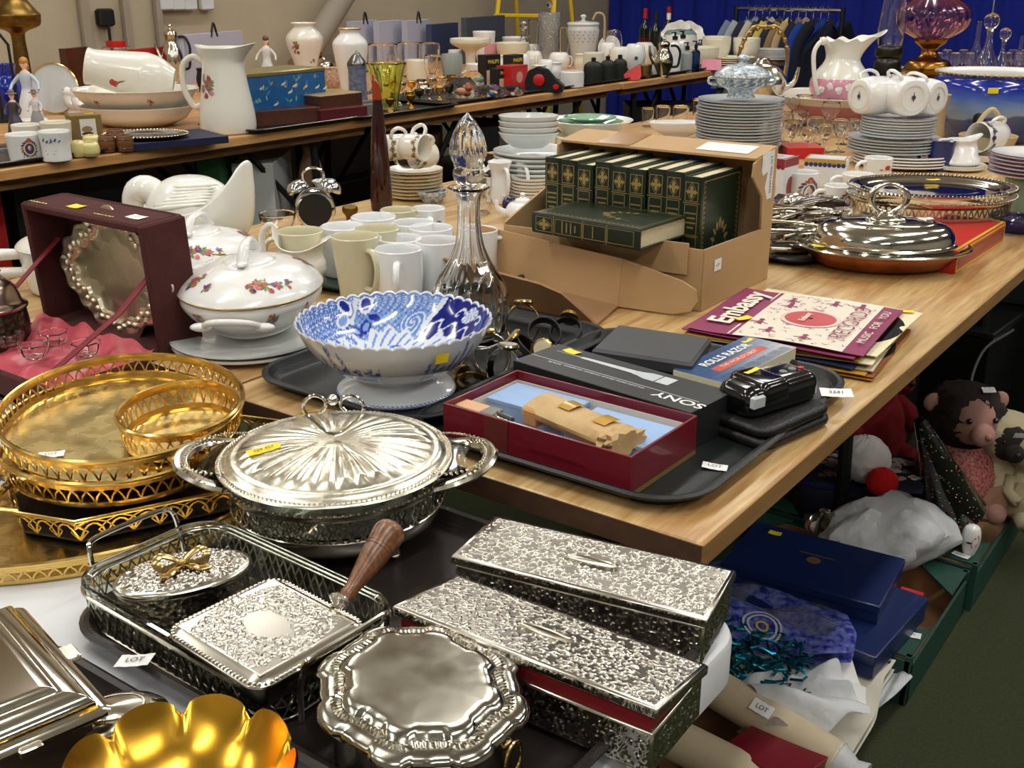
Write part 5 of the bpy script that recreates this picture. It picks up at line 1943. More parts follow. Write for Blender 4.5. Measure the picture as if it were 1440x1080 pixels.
# ================================================================ saucepans
def saucepan(label, px, py, z, r, h, hdeg, lid=False, p=None):
 p = p or P(px, py, z)
 t = thing('saucepan', label, 'saucepan', p, VIEWX + R(hdeg), 'white enamel saucepans')
 ou_ = sprof([(r * .82, 0), (r * .92, .006), (r * .98, h * .5), (r, h)], 20)
 b = MB()
 b.lathe(shell(ou_, .003), 56)
 b.build('pan_body', 'ceramic_warm', t, 60)
 b = MB()
 b.tube([(r * .96, 0, h * .72), (r + .03, 0, h * .74), (r + .075, 0, h * .76), (r + .105, 0, h * .76)], [.009, .0105, .0125, .0135], 14, flat=1.1)
 b.build('handle', 'ceramic_warm', t, 50)
 if lid:
  lp_ = sprof([(r * 1.02, h), (r * 1.03, h + .003), (r * .9, h + .012), (r * .5, h + .021), (.012, h + .024)], 24)
  b = MB()
  b.lathe([(r * .98, h)] + lp_, 56)
  l_ = b.build('lid', 'ceramic_warm', t, 60)
  b = MB()
  b.lathe(sprof([(.012, h + .023), (.010, h + .030), (.022, h + .040), (.024, h + .046), (.015, h + .049), (.001, h + .049)], 20), 24)
  b.build('lid_knob', 'ceramic_warm', l_, 60)
  dc = Decal()
  dc.disc(.035, -.045, .026, (206, 60, 40), 18, .014, .6)
  dc.disc(.0, -.062, .010, (226, 190, 80), 12)
  dc.leaf(.05, -.05, 1.2, .03, .010, (120, 130, 70))
  dc.build('vegetable_print', on_dome(lp_, 1, 1, .0012), l_)
 return t
ps_ = P(108, 342, T + .08)
saucepan('lower white saucepan of the nested pair', 0, 0, T, .094, .05, 200, p=Vector((ps_.x, ps_.y, T)))
saucepan('upper white saucepan with a lidded red vegetable print', 0, 0, T + .034, .097, .046, 196, True, p=Vector((ps_.x, ps_.y, T + .034)))
# ================================================================ velvet case with silver tray
vc = thing('velvet_case', 'open burgundy velvet case with pink satin lining', 'case', (-1.435, .905, T), R(0))
LW, LH, LT = .30, .195, .075
Ml = Matrix.Translation((0, .0, .0)) @ Matrix.Rotation(R(3), 4, 'X')
for nm, cx, cz, sx, sz in (('lid_side', -LW / 2 + .006, 0, .012, LH), ('lid_side', LW / 2 - .006, 0, .012, LH), ('lid_top', 0, LH - .012, LW - .024, .012), ('lid_bottom', 0, 0, LW - .024, .008)):
 b = MB()
 b.box(cx, LT / 2, cz, sx, LT, sz, .003, M=Ml)
 b.build(nm, 'velvet', vc)
b = MB()
b.box(0, LT - .004, 0, LW - .02, .008, LH, M=Ml)
b.build('lid_back', 'velvet', vc)
sticker(vc, Ml @ Matrix.Translation((-.04, .026, LH)), .028, .018)
sticker(vc, Ml @ Matrix.Translation((.10, .03, LH)), .032, .018, 'sticker_white', 'lot_ticket', 'LOT', .008)
for x in (-.12, .045):
 b = MB()
 for k in range(6):
  b.ball((x - .02 + k * .008, .012, LH + .0005), .004, 8, 5, M=Ml, sz=.3)
 b.build('gilt_clasp', 'gilt_bow', vc)
b = MB()
for cx, cy, sx, sy in ((0, -.175, LW, .01), (-LW / 2 + .005, -.09, .01, .17), (LW / 2 - .005, -.09, .01, .17)):
 b.box(cx, cy, TW - T + .002, sx, sy, .042, .003)
b.box(0, -.095, TW - T, LW, .17, .01)
b.build('base_shell', 'velvet', vc)
b = MB()
rng = random.Random(7)
b.grid(lambda u, v: ((u - .5) * (LW - .02), -.17 + v * .165, TW - T + .034 + .008 * math.sin(u * 23 + 3 * math.sin(v * 7)) * math.sin(v * 9 + u * 5) + .02 * v * v), 40, 24)
b.build('satin_lining', 'satin_pink', vc, 180)
for s, x in ((-1, -.155), (1, .1)):
 b = MB()
 b.tube([(x, -.16, TW - T + .04), (x + .03, -.05, .075), (x + .03, .03, .135)], .0015, 6, flat=6)
 b.build('ribbon_stay', mat('ribbon_red', (120, 24, 40), .5), vc)
stt = thing('fancy_tray', 'square silver tray with pierced beaded border held in the velvet case', 'tray', Matrix.Translation(vc.location) @ Matrix.Rotation(R(0), 4, 'Z') @ Vector((.012, .03, .006)), 0)
stt.rotation_euler = (R(88), 0, 0)
def wob4(t_):
 return .008 * math.cos(4 * t_) + .004 * math.cos(16 * t_)
SH = oval(.128, .092, 120, wob4)
b = MB()
rings = [[(x, y + .092, z) for x, y in SH(d)] for d, z in ((0, .004), (.001, .006), (-.006, .0085), (-.014, .003), (-.026, .004), (-.030, -.004), (-.06, -.004))]
b.rings([[(x, y + .092, -.0055) for x, y in SH(-.06)], [(x, y + .092, .002) for x, y in SH(0)]] + rings)
b.build('tray_plate', mat('silver_gilt', (232, 224, 200), .3, 1.0, bump=(30, .3, 'noise', .004)), stt, 60)
b = MB()
per_ = Perim(SH(-.018))
for k in range(44):
 p, _ = per_.at(per_.len * k / 44)
 b.ball((p.x, p.y + .092, .005), .0055, 10, 6, sz=.6)
b.build('boss_border', 'silver_gilt', stt)
for k, (x, y) in enumerate(((-.06, -.11), (.02, -.12), (.07, -.07), (-.01, -.07))):
 t = thing('salt_dish', ['small cut glass salt lying on the pink satin, nearest the ribbon', 'small cut glass salt on the pink satin behind the gilt gallery', 'small cut glass salt on the satin by the case hinge', 'small cut glass salt in the middle of the pink satin'][k], 'salt dish', Matrix.Translation(vc.location) @ Vector((x, y, TW - T + .046)), k)
 b = MB()
 b.lathe(shell(sprof([(.012, 0), (.016, .004), (.02, .012), (.021, .02)], 12), .003), 24, fn=lambda a, r, z, i: (r * (1 + .06 * math.cos(8 * a)), z))
 b.build('salt_body', 'glass', t)
t = thing('tea_caddy', 'dark chased metal tea caddy with a pinkish domed top at the picture edge', 'caddy', P(2, 512, TW), 0)
b = MB()
b.lathe(sprof([(.040, 0), (.046, .004), (.044, .012), (.047, .03), (.050, .06), (.048, .085), (.049, .09)], 30), 48)
b.build('caddy_body', mat('metal_chased', (92, 88, 74), .36, 1.0, bump=(110, 1.0, 'voronoi', .003), noise=(60, (44, 42, 34), .25)), t, 60)
b = MB()
b.lathe(sprof([(.051, .090), (.051, .094), (.044, .100), (.041, .11), (.034, .126), (.020, .138), (.018, .142), (.021, .146), (.012, .155), (.001, .157)], 40), 48)
b.build('caddy_top', mat('metal_pink', (176, 152, 140), .24, 1.0), t, 60)
t = thing('oval_pin_tray', 'dark oval pewter dish lying beside the tea caddy', 'dish', P(62, 482, TW), VIEWX)
plate_mesh(.052, .012, .25, 1.2, .8).build('dish_body', 'silver_dark', t)
# ================================================================ builders driven by what the photograph measures
def vessel(name, label, cat, px, py, wpx, top, prof, m, z=T, th=.003, n=40, group=None, rz=0.0, part='body', fn=None, sx=1.0, sy=1.0, solid=False, p=None, smooth=60):
 p = p or P(px, py, z)
 hw, h = mpx(wpx / 2, p), max(.012, hgt(p, top))
 t = thing(name, label, cat, p, VIEWX + R(rz), group)
 pr = sprof([(r * hw, q * h) for r, q in prof], max(24, 5 * len(prof)))
 b = MB()
 b.lathe(pr + [(.0006, pr[-1][1])] if solid else shell(pr, min(th, hw * .3)), n, sx, sy, fn)
 o = b.build(part, m, t, smooth)
 return t, hw, h, pr
def cyl_map(pr, deg):
 return on_lathe(pr, R(deg))
def side_handle(t, m, x0, z0, x1, z1, out, r=.004, flat=1.3, deg=0, name='handle'):
 b = MB()
 handle_c(b, x0, z0, x1, z1, out, r, flat, Matrix.Rotation(R(deg), 4, 'Z'))
 return b.build(name, m, t, 60)
def box_at(name, label, cat, x0, x1, base, top, d, m, z=T, rz=0.0, part='box_body', group=None, bev=.001, p=None, skew=0):
 a, c = P(x0, base, z), P(x1, base + skew, z)
 w_ = (c - a).length
 mid = (a + c) / 2
 ang_ = math.atan2(c.y - a.y, c.x - a.x)
 h = hgt(mid, top)
 n_ = Vector((-math.sin(ang_), math.cos(ang_), 0))
 t = thing(name, label, cat, mid + n_ * d / 2, ang_, group)
 MB().box(0, 0, 0, w_, d, h, bev).build(part, m, t)
 return t, w_, h
# ================================================================ far end of the front tables
mat('band_teal', (150, 162, 166), .3)
mat('asiatic', (214, 220, 222), .22, coat=.5, noise=(120, (120, 140, 156), .10))
pst = P(1036, 216, T)
r_ = mpx(59, pst)
G1 = 'dark-rimmed plates stacked under the blue tureen'
plates('grey-white plate with a dark patterned rim in the tall stack under the tureen', G1, pst.x, pst.y, T, r_, 18, .0090, 'ceramic_grey', .017, edge='band_teal', wob=.004)
zt = T + 18 * .0090 + .010
t, hw, h, pr = vessel('sauce_tureen', 'small blue and white lidded tureen on top of the tall plate stack', 'tureen', 1042, 152, 76, 108, [(.5, 0), (.52, .05), (.45, .2), (.55, .4), (.85, .62), (.97, .85), (1.0, .97), (.96, 1)], 'asiatic', p=Vector((pst.x, pst.y, zt)), part='tureen_body')
b = MB()
lp_ = sprof([(hw * 1.0, h), (hw * 1.02, h + .004), (hw * .9, h + .018), (hw * .55, h + .034), (hw * .2, h + .040), (hw * .14, h + .046), (hw * .24, h + .056), (hw * .12, h + .066), (.001, h + .070)], 44)
b.lathe([(hw * .95, h)] + lp_, 40)
b.build('lid', 'asiatic', t, 60)
for s in (-1, 1):
 b = MB()
 b.tube(spline([(s * hw * .95, 0, h * .95), (s * hw * 1.2, 0, h * .95), (s * hw * 1.2, 0, h * .7), (s * hw * .9, 0, h * .62)], 16), .004, 6)
 b.build('side_handle', 'asiatic', t)
rng = random.Random(2)
dc = Decal()
for k in range(26):
 dc.flower(k * .0148 - .19, h * (.66 + .22 * (k % 2)), .0085, (112, 134, 158), (70, 90, 120), 5, rng)
dc.build('blue_blossom_print', on_lathe(pr, 0), t)
p = P(1072, 122, T)
t = thing('spirit_kettle', 'silver kettle with a tall gilt hoop handle behind the blue tureen', 'kettle', P(1066, 175, T), VIEWX)
hk = hgt(P(1066, 175, T), 90)
b = MB()
b.lathe(sprof([(.05, 0), (.055, .01), (.04, .03), (.055, .06), (.085, hk * .55), (.090, hk * .75), (.06, hk * .97), (.04, hk), (.02, hk + .02), (.001, hk + .022)], 40), 40)
b.build('kettle_body', 'silver', t, 60)
b = MB()
ht_ = hgt(P(1066, 175, T), 38)
b.tube(spline([(-.085, 0, hk * .8), (-.088, 0, hk * 1.2), (-.05, 0, ht_ * .985), (0, 0, ht_), (.05, 0, ht_ * .985), (.088, 0, hk * 1.2), (.085, 0, hk * .8)], 36), .007, 8)
for k in range(9):
 a = PI * (k + .5) / 9
 b.ball((-.085 * math.cos(a), 0, hk * 1.2 + (ht_ - hk * 1.2) * math.sin(a)), .010, 8, 6)
b.build('hoop_handle', mat('gilt_dull', (166, 138, 86), .28, 1.0), t, 60)
b = MB()
b.tube(spline([(.08, 0, hk * .6), (.12, 0, hk * .7), (.135, 0, hk * .95)], 12), [.014 - .0007 * k for k in range(13)], 8)
b.build('spout', 'silver', t, 60)
for k, (px, w_, tp) in enumerate(((910, 19, 152), (931, 22, 149), (956, 24, 149), (984, 24, 139))):
 vessel('tumbler', ['plain glass tumbler at the near end of the row behind the carton', 'plain glass tumbler second in the row behind the carton', 'plain glass tumbler third in the row behind the carton', 'taller tumbler with a yellow sticker in the row behind the carton'][k], 'glass', px, 178, w_, tp, [(.8, 0), (.82, .05), (1, 1)], 'glass', th=.002, n=28, group='tumblers behind the carton')
t, hw, h, pr = vessel('gravy_boat', 'long white gravy boat lying behind the top of the carton', 'jug', 952, 196, 70, 171, [(.45, 0), (.5, .08), (.4, .18), (.8, .5), (1, .9), (1, 1)], 'ceramic', sx=1.15, sy=.55, part='boat_body')
rng = random.Random(12)
spots = [(1100, 200), (1122, 190), (1145, 203), (1165, 190), (1185, 203), (1112, 212), (1135, 214), (1158, 214), (1178, 214), (1198, 196), (1128, 176), (1150, 176), (1172, 178), (1108, 182)]
gl = ['stemmed glass with a gold rim', 'small sherry glass', 'plain wine glass', 'tall stemmed glass', 'short cordial glass']
where = ['beside the tall plate stack', 'behind the red book', 'in front of the wash bowl', 'against the pink wash bowl', 'next to the cup stack', 'by the plate stack foot', 'over the red book', 'over the royal tin', 'over the royal tin lid', 'touching the stacked saucers', 'in the back of the cluster', 'deep in the cluster', 'deep in the cluster by the wash bowl', 'behind the gold-rimmed one']
for k, (px, py) in enumerate(spots):
 kind = k % 5
 tp = py - (42, 34, 38, 46, 28)[kind]
 t, hw, h, pr = vessel('stemmed_glass', 'clear ' + gl[kind] + ' ' + where[k], 'glass', px, py, 26, tp, [(.75, 0), (.7, .03), (.15, .08), (.12, .40), (.5, .48), (.95, .7), (1, .85), (.92, 1)], 'glass', th=.0016, n=24, group='glasses before the wash bowl')
 if kind == 0:
  b = MB()
  b.lathe([(hw * .925, h * .97), (hw * .94, h * .97), (hw * .935, h * 1.005), (hw * .92, h * 1.0)], 24, cap0=False, cap1=False)
  b.build('gold_rim', 'gold_leaf', t)
wp = P(1176, 172, T)
t, hw, h, pr = vessel('wash_bowl', 'pink and white wash bowl holding the matching jug', 'bowl', 1176, 176, 182, 132, [(.42, 0), (.45, .06), (.42, .12), (.62, .35), (.85, .7), (1.0, .97), (1.03, 1)], 'ceramic_warm', part='bowl_body', n=60)
b = MB()
rr0, rr1, rr2 = interp(pr, h * .30), interp(pr, h * .55), interp(pr, h * .72)
b.lathe([(interp(pr, h * .3 + (h * .45) * k / 8) + .0012, h * .3 + h * .45 * k / 8) for k in range(9)], 60, cap0=False, cap1=False)
mat('band_pink', (206, 138, 154), .22, coat=.5)
b.build('pink_band', 'band_pink', t, 60)
jz = T + .025
pj = Vector((wp.x, wp.y, jz))
t = thing('wash_jug', 'pink and white wash jug with a frilled spout standing in its bowl', 'jug', pj, VIEWX)
hh = hgt(pj, 52)
hw = mpx(41, pj)
def frill(a, r, z, i):
 k = max(0, (z / hh - .72) / .28)
 sp = math.exp(-((((a + PI) % (2 * PI)) - PI) / .55) ** 2)
 return r * (1 + .75 * sp * k + .05 * k * math.cos(9 * a)), z + k * hh * (.10 * sp - .03) + k * .006 * math.cos(9 * a)
pr = sprof([(hw * .62, 0), (hw * .66, .006), (hw * .6, hh * .06), (hw * .8, hh * .18), (hw * 1.0, hh * .36), (hw * .92, hh * .52), (hw * .62, hh * .68), (hw * .56, hh * .78), (hw * .66, hh * .92), (hw * .78, hh)], 50)
b = MB()
b.lathe(shell(pr, .004), 72, fn=frill)
b.build('jug_body', 'ceramic_warm', t, 60)
b = MB()
b.lathe([(interp(pr, hh * (.17 + .32 * k / 10)) + .0015, hh * (.17 + .32 * k / 10)) for k in range(11)], 60, cap0=False, cap1=False)
b.build('pink_band', 'band_pink', t, 60)
b = MB()
b.tube(spline([(-hw * .5, -hw * .3, hh * .88), (-hw * .85, -hw * .5, hh * .97), (-hw * 1.15, -hw * .62, hh * .82), (-hw * 1.05, -hw * .62, hh * .5), (-hw * .85, -hw * .5, hh * .30)], 30), .0085, 8)
b.ball((-hw * .85, -hw * .5, hh * .96), .015, 10, 8)
b.build('handle', 'ceramic_warm', t, 60)
dc = Decal()
rng = random.Random(5)
for k in range(7):
 dc.flower((k - 3) * .034, hh * .36 + .012 * (k % 2), .014, (236, 226, 224), (226, 200, 206), 5, rng)
dc.build('white_relief', on_lathe([(r + .003, z) for r, z in pr], R(-90)), t)
pl_ = P(1240, 160, T)
t = thing('oil_lamp', 'pewter oil lamp with a clear glass chimney', 'lamp', pl_, VIEWX)
H = lambda row: hgt(pl_, row)
Wm = lambda px: mpx(px / 2, pl_)
b = MB()
b.lathe(sprof([(Wm(60), 0), (Wm(58), .012), (Wm(30), .03), (Wm(24), H(150)), (Wm(40), H(138)), (Wm(66), H(128)), (Wm(68), H(118)), (Wm(60), H(113)), (Wm(26), H(110)), (Wm(22), H(108))], 50) + [(.001, H(108))], 40)
mat('pewter', (120, 120, 118), .3, 1.0, rnoise=(30, .2, .4))
b.build('font', 'pewter', t, 60)
b = MB()
b.lathe(sprof([(Wm(26), H(108)), (Wm(36), H(104)), (Wm(36), H(88)), (Wm(30), H(82)), (Wm(36), H(78)), (Wm(36), H(68)), (Wm(30), H(64))], 30) + [(.001, H(64))], 36)
br = b.build('burner', mat('pewter_dark', (62, 62, 58), .35, 1.0), t, 40)
b = MB()
b.ball((Wm(36), -Wm(14), H(96)), .012, 10, 8)
b.build('wick_knob', 'pewter', br)
b = MB()
cp = sprof([(Wm(30), H(66)), (Wm(33), H(60)), (Wm(36), H(40)), (Wm(30), H(0)), (Wm(26), H(-40))], 30)
b.lathe(cp + [(r - .0025, z) for r, z in cp[::-1]], 32, cap0=False, cap1=False)
b.build('glass_chimney', 'glass', t, 60)
pl_ = P(1297, 150, T)
t = thing('oil_lamp', 'brass oil lamp with a pink moulded glass font', 'lamp', pl_, VIEWX)
b = MB()
b.lathe(sprof([(Wm(64), 0), (Wm(66), .008), (Wm(40), .03), (Wm(28), H(128)), (Wm(34), H(112)), (Wm(58), H(103)), (Wm(64), H(96)), (Wm(56), H(86)), (Wm(36), H(82)), (Wm(24), H(76)), (Wm(22), H(68)), (Wm(40), H(60)), (Wm(44), H(55))], 60) + [(.001, H(55))], 40)
b.build('brass_stem', mat('brass_old', (150, 108, 48), .26, 1.0), t, 50)
b = MB()
fp = sprof([(Wm(20), H(58)), (Wm(50), H(52)), (Wm(84), H(40)), (Wm(97), H(22)), (Wm(88), H(10)), (Wm(50), H(-5)), (Wm(30), H(-12))], 50)
b.lathe(fp + [(r - .006, z) for r, z in fp[::-1]], 96, fn=lambda a, r, z, i: (r * (1 + .02 * math.cos(16 * a + z * 40)), z))
b.build('glass_font', 'glass_pink', t, 60)
b = MB()
b.lathe([(Wm(30), H(-12)), (Wm(34), H(-20)), (Wm(30), H(-40))], 24)
b.build('burner', 'brass_old', t)
t, hw, h, pr = vessel('planter', 'big royal blue glazed planter with a white rim and gilt edge', 'planter', 1392, 196, 176, 100, [(.60, 0), (.66, .03), (.80, .2), (.96, .5), (1.0, .68), (.97, .85), (.92, .9), (.90, .95), (.95, 1)], 'ceramic', part='inner_glaze', n=64, th=.006)
n_, V_, F_, C_l = 64, [], [], []
b = MB()
for i in range(31):
 z = h * .01 + h * .97 * i / 30
 for k in range(n_):
  a = 2 * PI * k / n_
  r = interp(pr, z) + .0018
  b.v.append((r * math.cos(a), r * math.sin(a), z))
  u = i / 30
  hz = .40 + .04 * math.sin(a * 3)
  if u > .80:
   c = (20, 44, 150)
  elif u > .55:
   q = (u - .55) / .25
   c = (120 - 90 * q, 158 - 104 * q, 214 - 60 * q)
  elif u > hz:
   q = (u - hz) / (.55 - hz)
   c = (150 - 30 * q, 172 - 14 * q, 204 + 10 * q)
  else:
   q = u / hz
   c = (24 + 34 * q + 12 * math.sin(a * 14), 46 + 40 * q, 118 + 24 * q)
  b.c.append(srgb(*c))
b.f = [(i * n_ + k, i * n_ + (k + 1) % n_, (i + 1) * n_ + (k + 1) % n_, (i + 1) * n_ + k) for i in range(30) for k in range(n_)]
b.build('blue_glaze', mat('glaze_painted', attr=True, rough=.12, coat=.7), t, 60)
b = MB()
rr = interp(pr, h * .985)
beads(b, oval(rr + .002, rr + .002, 60), 0, h * .99, .005, 60)
b.build('gilt_rim', 'gold_leaf', t)
sticker(t, frame((-.10, -rr - .001, h * .8), (1, .0, 0), (0, 0, 1)), .034, .018)
sticker(t, frame((.05, -rr * .96, h * .985), (1, .2, 0), (0, -.3, 1)), .034, .018)
for k, (px, py, w_, tp, lab) in enumerate(((1383, 110, 40, 22, 'clear ship decanter with a ball stopper behind the planter'), (1405, 108, 30, 36, 'slim clear decanter behind the planter'))):
 t, hw, h, pr = vessel('decanter', lab, 'decanter', px, py, w_, tp + 22, [(1, 0), (1, .05), (.8, .35), (.3, .7), (.22, .95), (.35, 1)], 'glass', n=24, group='decanters behind the planter')
 b = MB()
 b.lathe(sprof([(hw * .18, h * .9), (hw * .2, h), (hw * .5, h + hw * .5), (hw * .45, h + hw), (.001, h + hw * 1.25)], 20), 20)
 b.build('stopper', 'glass', t, 60)
for k in range(10):
 px = (1305, 1316, 1328, 1340, 1351, 1412, 1420, 1429, 1437, 1360)[k]
 py = 104 + (k % 2) * 4
 vessel('stemmed_glass', 'small clear wine glass behind the planter, ' + ('beside the pink lamp', 'second from the pink lamp', 'third from the pink lamp', 'fourth from the pink lamp', 'touching the ship decanter', 'past the slim decanter', 'second past the slim decanter', 'third past the slim decanter', 'last in view at the picture edge', 'in front of the ship decanter')[k], 'glass', px, py, 15, py - 34, [(.8, 0), (.7, .04), (.15, .1), (.14, .4), (.7, .5), (1, .75), (.9, 1)], 'glass', th=.0016, n=18, group='wine glasses behind the planter')
for k, (px, py) in enumerate(((1368, 104), (1430, 102))):
 vessel('carafe', ['tall clear carafe neck beside the ship decanter', 'clear carafe at the picture edge behind the planter'][k], 'carafe', px, py, 24, 30 + 20 * k, [(1, 0), (1, .3), (.4, .6), (.3, 1)], 'glass', n=20)
t = thing('glass_rod_stand', 'thin steel rod standing above the decanters', 'stand', P(1384, 100, T), 0)
MB().tube([(0, 0, 0), (0, 0, .7)], .006, 8).build('rod', 'chrome', t)
MB().lathe([(.09, 0), (.09, .008), (.02, .016)], 24).build('foot_plate', 'iron_black', t)
pc_ = P(1252, 232, T)
plates('wide white saucer plate at the bottom of the cup stack', 'saucers under the lying cups', pc_.x + .03, pc_.y + .02, T, mpx(70, pc_), 4, .0085, 'ceramic', .015)
plates('large grey-white plate in the lower half of the cup stack', 'large plates under the lying cups', pc_.x, pc_.y, T + .036, mpx(61, pc_), 5, .0085, 'ceramic_grey', .015, edge='band_teal')
plates('smaller white plate in the upper half of the cup stack', 'small plates under the lying cups', pc_.x + .008, pc_.y, T + .081, mpx(50, pc_), 7, .0080, 'ceramic', .014, edge='band_teal')
zc = T + .081 + 7 * .008 + .008
def lying_cup(label, p, r, L, yaw, m='ceramic', group=None, print_=None, tilt=0.0, name='cup', seed=0):
 t = thing(name, label, 'cup', (p[0], p[1], p[2] + r), 0, group)
 t.rotation_euler = (R(90) + tilt, 0, yaw)
 b = MB()
 pr = [(r * .82, 0), (r * .9, .003), (r, L * .3), (r, L)]
 b.lathe(shell(pr, .003), 40, M=Matrix.Translation((0, 0, -L / 2)))
 b.build('cup_body', m, t, 50)
 b = MB()
 b.lathe([(r * .55, -L / 2 - .0006), (r * .6, -L / 2 - .0014), (r * .68, -L / 2 - .0006)], 32, cap0=False, cap1=False)
 b.build('foot_ring', m, t)
 b = MB()
 handle_c(b, r, L * .32, r, -L * .28, .024, .0042, 1.3, Matrix.Rotation(R(60), 4, 'Z'))
 b.build('handle', m, t)
 if print_:
  rng = random.Random(seed)
  dc = Decal()
  for k in range(12):
   dc.flower((k - 6) * r * .52, L * (.36 if k % 2 else .28), r * .22, print_, (60, 60, 76), 5, rng)
   dc.leaf((k - 5.6) * r * .52, L * .3, .8, r * .3, r * .1, (80, 100, 90))
  dc.build('flower_border', on_lathe([(r, -L), (r, L)], R(90)), t)
  dc = Decal()
  dc.disc(0, 0, r * .12, (70, 74, 90), 8)
  dc.line([(0, -r * .25), (0, r * .2)], r * .05, (70, 74, 90))
  dc.build('maker_mark', on_flat(Matrix.Translation((0, 0, -L / 2)) @ Matrix.Rotation(PI, 4, 'X'), .001), t)
 return t
rc = mpx(27, Vector((pc_.x, pc_.y, zc)))
fw = Vector((-math.sin(YAW), math.cos(YAW), 0))
rt = Vector((math.cos(YAW), math.sin(YAW), 0))
base = Vector((pc_.x, pc_.y, zc))
GC = 'cups lying on the plate stack'
lying_cup('white cup with a dark flower border lying sideways on the plate stack', base - rt * .068 + fw * .01, rc * .96, rc * 2.1, YAW + PI - R(62), 'ceramic', GC, (92, 88, 112), seed=1)
lying_cup('white cup lying with its marked base to the viewer on the plate stack', base + rt * .006 - fw * .02, rc, rc * 2.1, YAW + PI + R(10), 'ceramic', GC, (92, 88, 112), seed=2)
lying_cup('white cup at the end of the plate stack, base turned half aside', base + rt * .072 + fw * .012, rc * .92, rc * 2.0, YAW + PI + R(32), 'ceramic', GC, (92, 88, 112), seed=3)
t, hw, h, pr = vessel('stoneware_jug', 'tall plain beige stoneware jug behind the lying cups', 'jug', 1312, 205, 34, 133, [(.7, 0), (.75, .05), (.7, .3), (.68, .6), (.85, .95), (.95, 1)], mat('stoneware', (172, 150, 116), .5))
t, hw, h, pr = vessel('handled_basket', 'small basket with a tall cane hoop handle before the planter', 'basket', 1385, 222, 78, 190, [(.7, 0), (.75, .05), (1, 1)], mat('cane', (190, 168, 128), .6, bump=(120, .6)))
b = MB()
hb2 = hgt(t.location, 154)
b.tube(spline([(-hw * .3, 0, h * .8), (-hw * .42, 0, hb2 * .7), (0, 0, hb2), (hw * .42, 0, hb2 * .7), (hw * .5, 0, h * .8)], 30), .008, 8)
b.build('hoop_handle', 'cane', t)
t = thing('bottle_stopper', 'small dark wooden finial standing by the planter', 'finial', P(1372, 205, T), 0)
b = MB()
b.lathe(sprof([(.012, 0), (.012, .05), (.02, .07), (.02, .1), (.008, .12), (.001, .125)], 24), 16)
b.build('finial_body', 'iron_black', t, 60)
psu = P(1345, 238, T)
plates('white saucer under the milk jug', 'saucers under the milk jug', psu.x, psu.y, T, mpx(38, psu), 2, .006, 'ceramic', .012)
t = thing('milk_jug', 'white milk jug with a wide lip and looped handle', 'jug', (psu.x, psu.y, T + .012), VIEWX)
hj = hgt(Vector((psu.x, psu.y, T + .012)), 196)
hw = mpx(31, psu)
def lip(a, r, z, i):
 k = max(0, (z / hj - .45) / .55)
 sp = math.exp(-((((a + PI) % (2 * PI)) - PI) / .6) ** 2)
 return r * (1 + .55 * sp * k), z + .016 * sp * k
b = MB()
b.lathe(shell(sprof([(hw * .75, 0), (hw * .95, .008), (hw, hj * .2), (hw * .75, hj * .55), (hw * .55, hj * .8), (hw * .62, hj)], 36), .003), 48, fn=lip)
b.build('jug_body', 'ceramic', t, 60)
side_handle(t, 'ceramic', -hw * .5, hj * .98, -hw * .95, hj * .2, -.045, .005)
pcu = P(1382, 228, T)
plates('small white saucer beneath the overturned cup', 'saucers beneath the overturned cup', pcu.x, pcu.y + .03, T, mpx(36, pcu), 3, .006, 'ceramic', .012)
lying_cup('white cup tipped over beside the milk jug', (pcu.x, pcu.y + .03, T + .028), mpx(21, pcu), mpx(46, pcu), YAW - R(60), 'ceramic', None, (70, 70, 110), seed=4)
t, _ = mug('dark blue mug behind the milk jug', 1326, 197, T, .085, .036, .034, 'glaze_blue' if 'glaze_blue' in MATS else mat('glaze_blue', (30, 40, 100), .2, coat=.5), 150, 'crockery by the milk jug')
pe = P(1447, 268, T)
t, hw, h, pr = vessel('mixing_bowl', 'ribbed sage green bowl carrying plates at the picture edge', 'bowl', 1447, 300, 76, 250, [(.6, 0), (.65, .05), (.8, .3), (.97, .8), (1, 1)], mat('glaze_sage', (126, 154, 136), .3, coat=.4), n=80, fn=lambda a, r, z, i: (r * (1 + .012 * math.cos(30 * a)), z))
plates('white plate with a berry border in the pile on the sage bowl', 'plates on the sage bowl', t.location.x, t.location.y, T + h, mpx(56, pe), 6, .0085, 'ceramic', .016, edge=mat('band_berry', (110, 60, 84), .3))
t, hw, h, pr = vessel('glass_dish', 'shallow purple-blue cut glass dish at the picture edge', 'dish', 1430, 325, 76, 306, [(.6, 0), (.65, .1), (.95, .6), (1, 1)], mat('glass_violet', (96, 92, 160), .03, trans=.9), n=48)
mat('tin_white', (222, 222, 222), .3, coat=.3)
t, w_, h = box_at('souvenir_tin', 'white and crimson souvenir tin with an oval portrait', 'tin', 1054, 1098, 293, 222, .075, 'tin_white', skew=6)
dc = Decal()
RC = (140, 30, 56)
dc.rect(-w_ / 2, h * .84, w_ / 2, h, RC)
for k in range(8):
 dc.disc(-w_ / 2 + (k + .5) * w_ / 8, h * .84, w_ / 16, RC, 10)
dc.rect(-w_ / 2, 0, w_ / 2, h * .1, RC)
dc.disc(0, h * .42, w_ * .28, (224, 176, 150), 20, h * .24)
dc.disc(0, h * .50, w_ * .16, (150, 96, 60), 14, h * .11)
dc.disc(0, h * .47, w_ * .10, (232, 192, 166), 12, h * .08)
dc.disc(0, h * .30, w_ * .2, (236, 232, 226), 14, h * .1)
dc.build('printed_front', on_flat(frame((0, -.0375, 0), (1, 0, 0), (0, 0, 1))), t)
dc = Decal()
dc.rect(-.0375, h * .84, .0375, h, RC)
dc.rect(-.0375, 0, .0375, h * .1, RC)
dc.disc(0, h * .45, .02, (150, 60, 60), 16, h * .2)
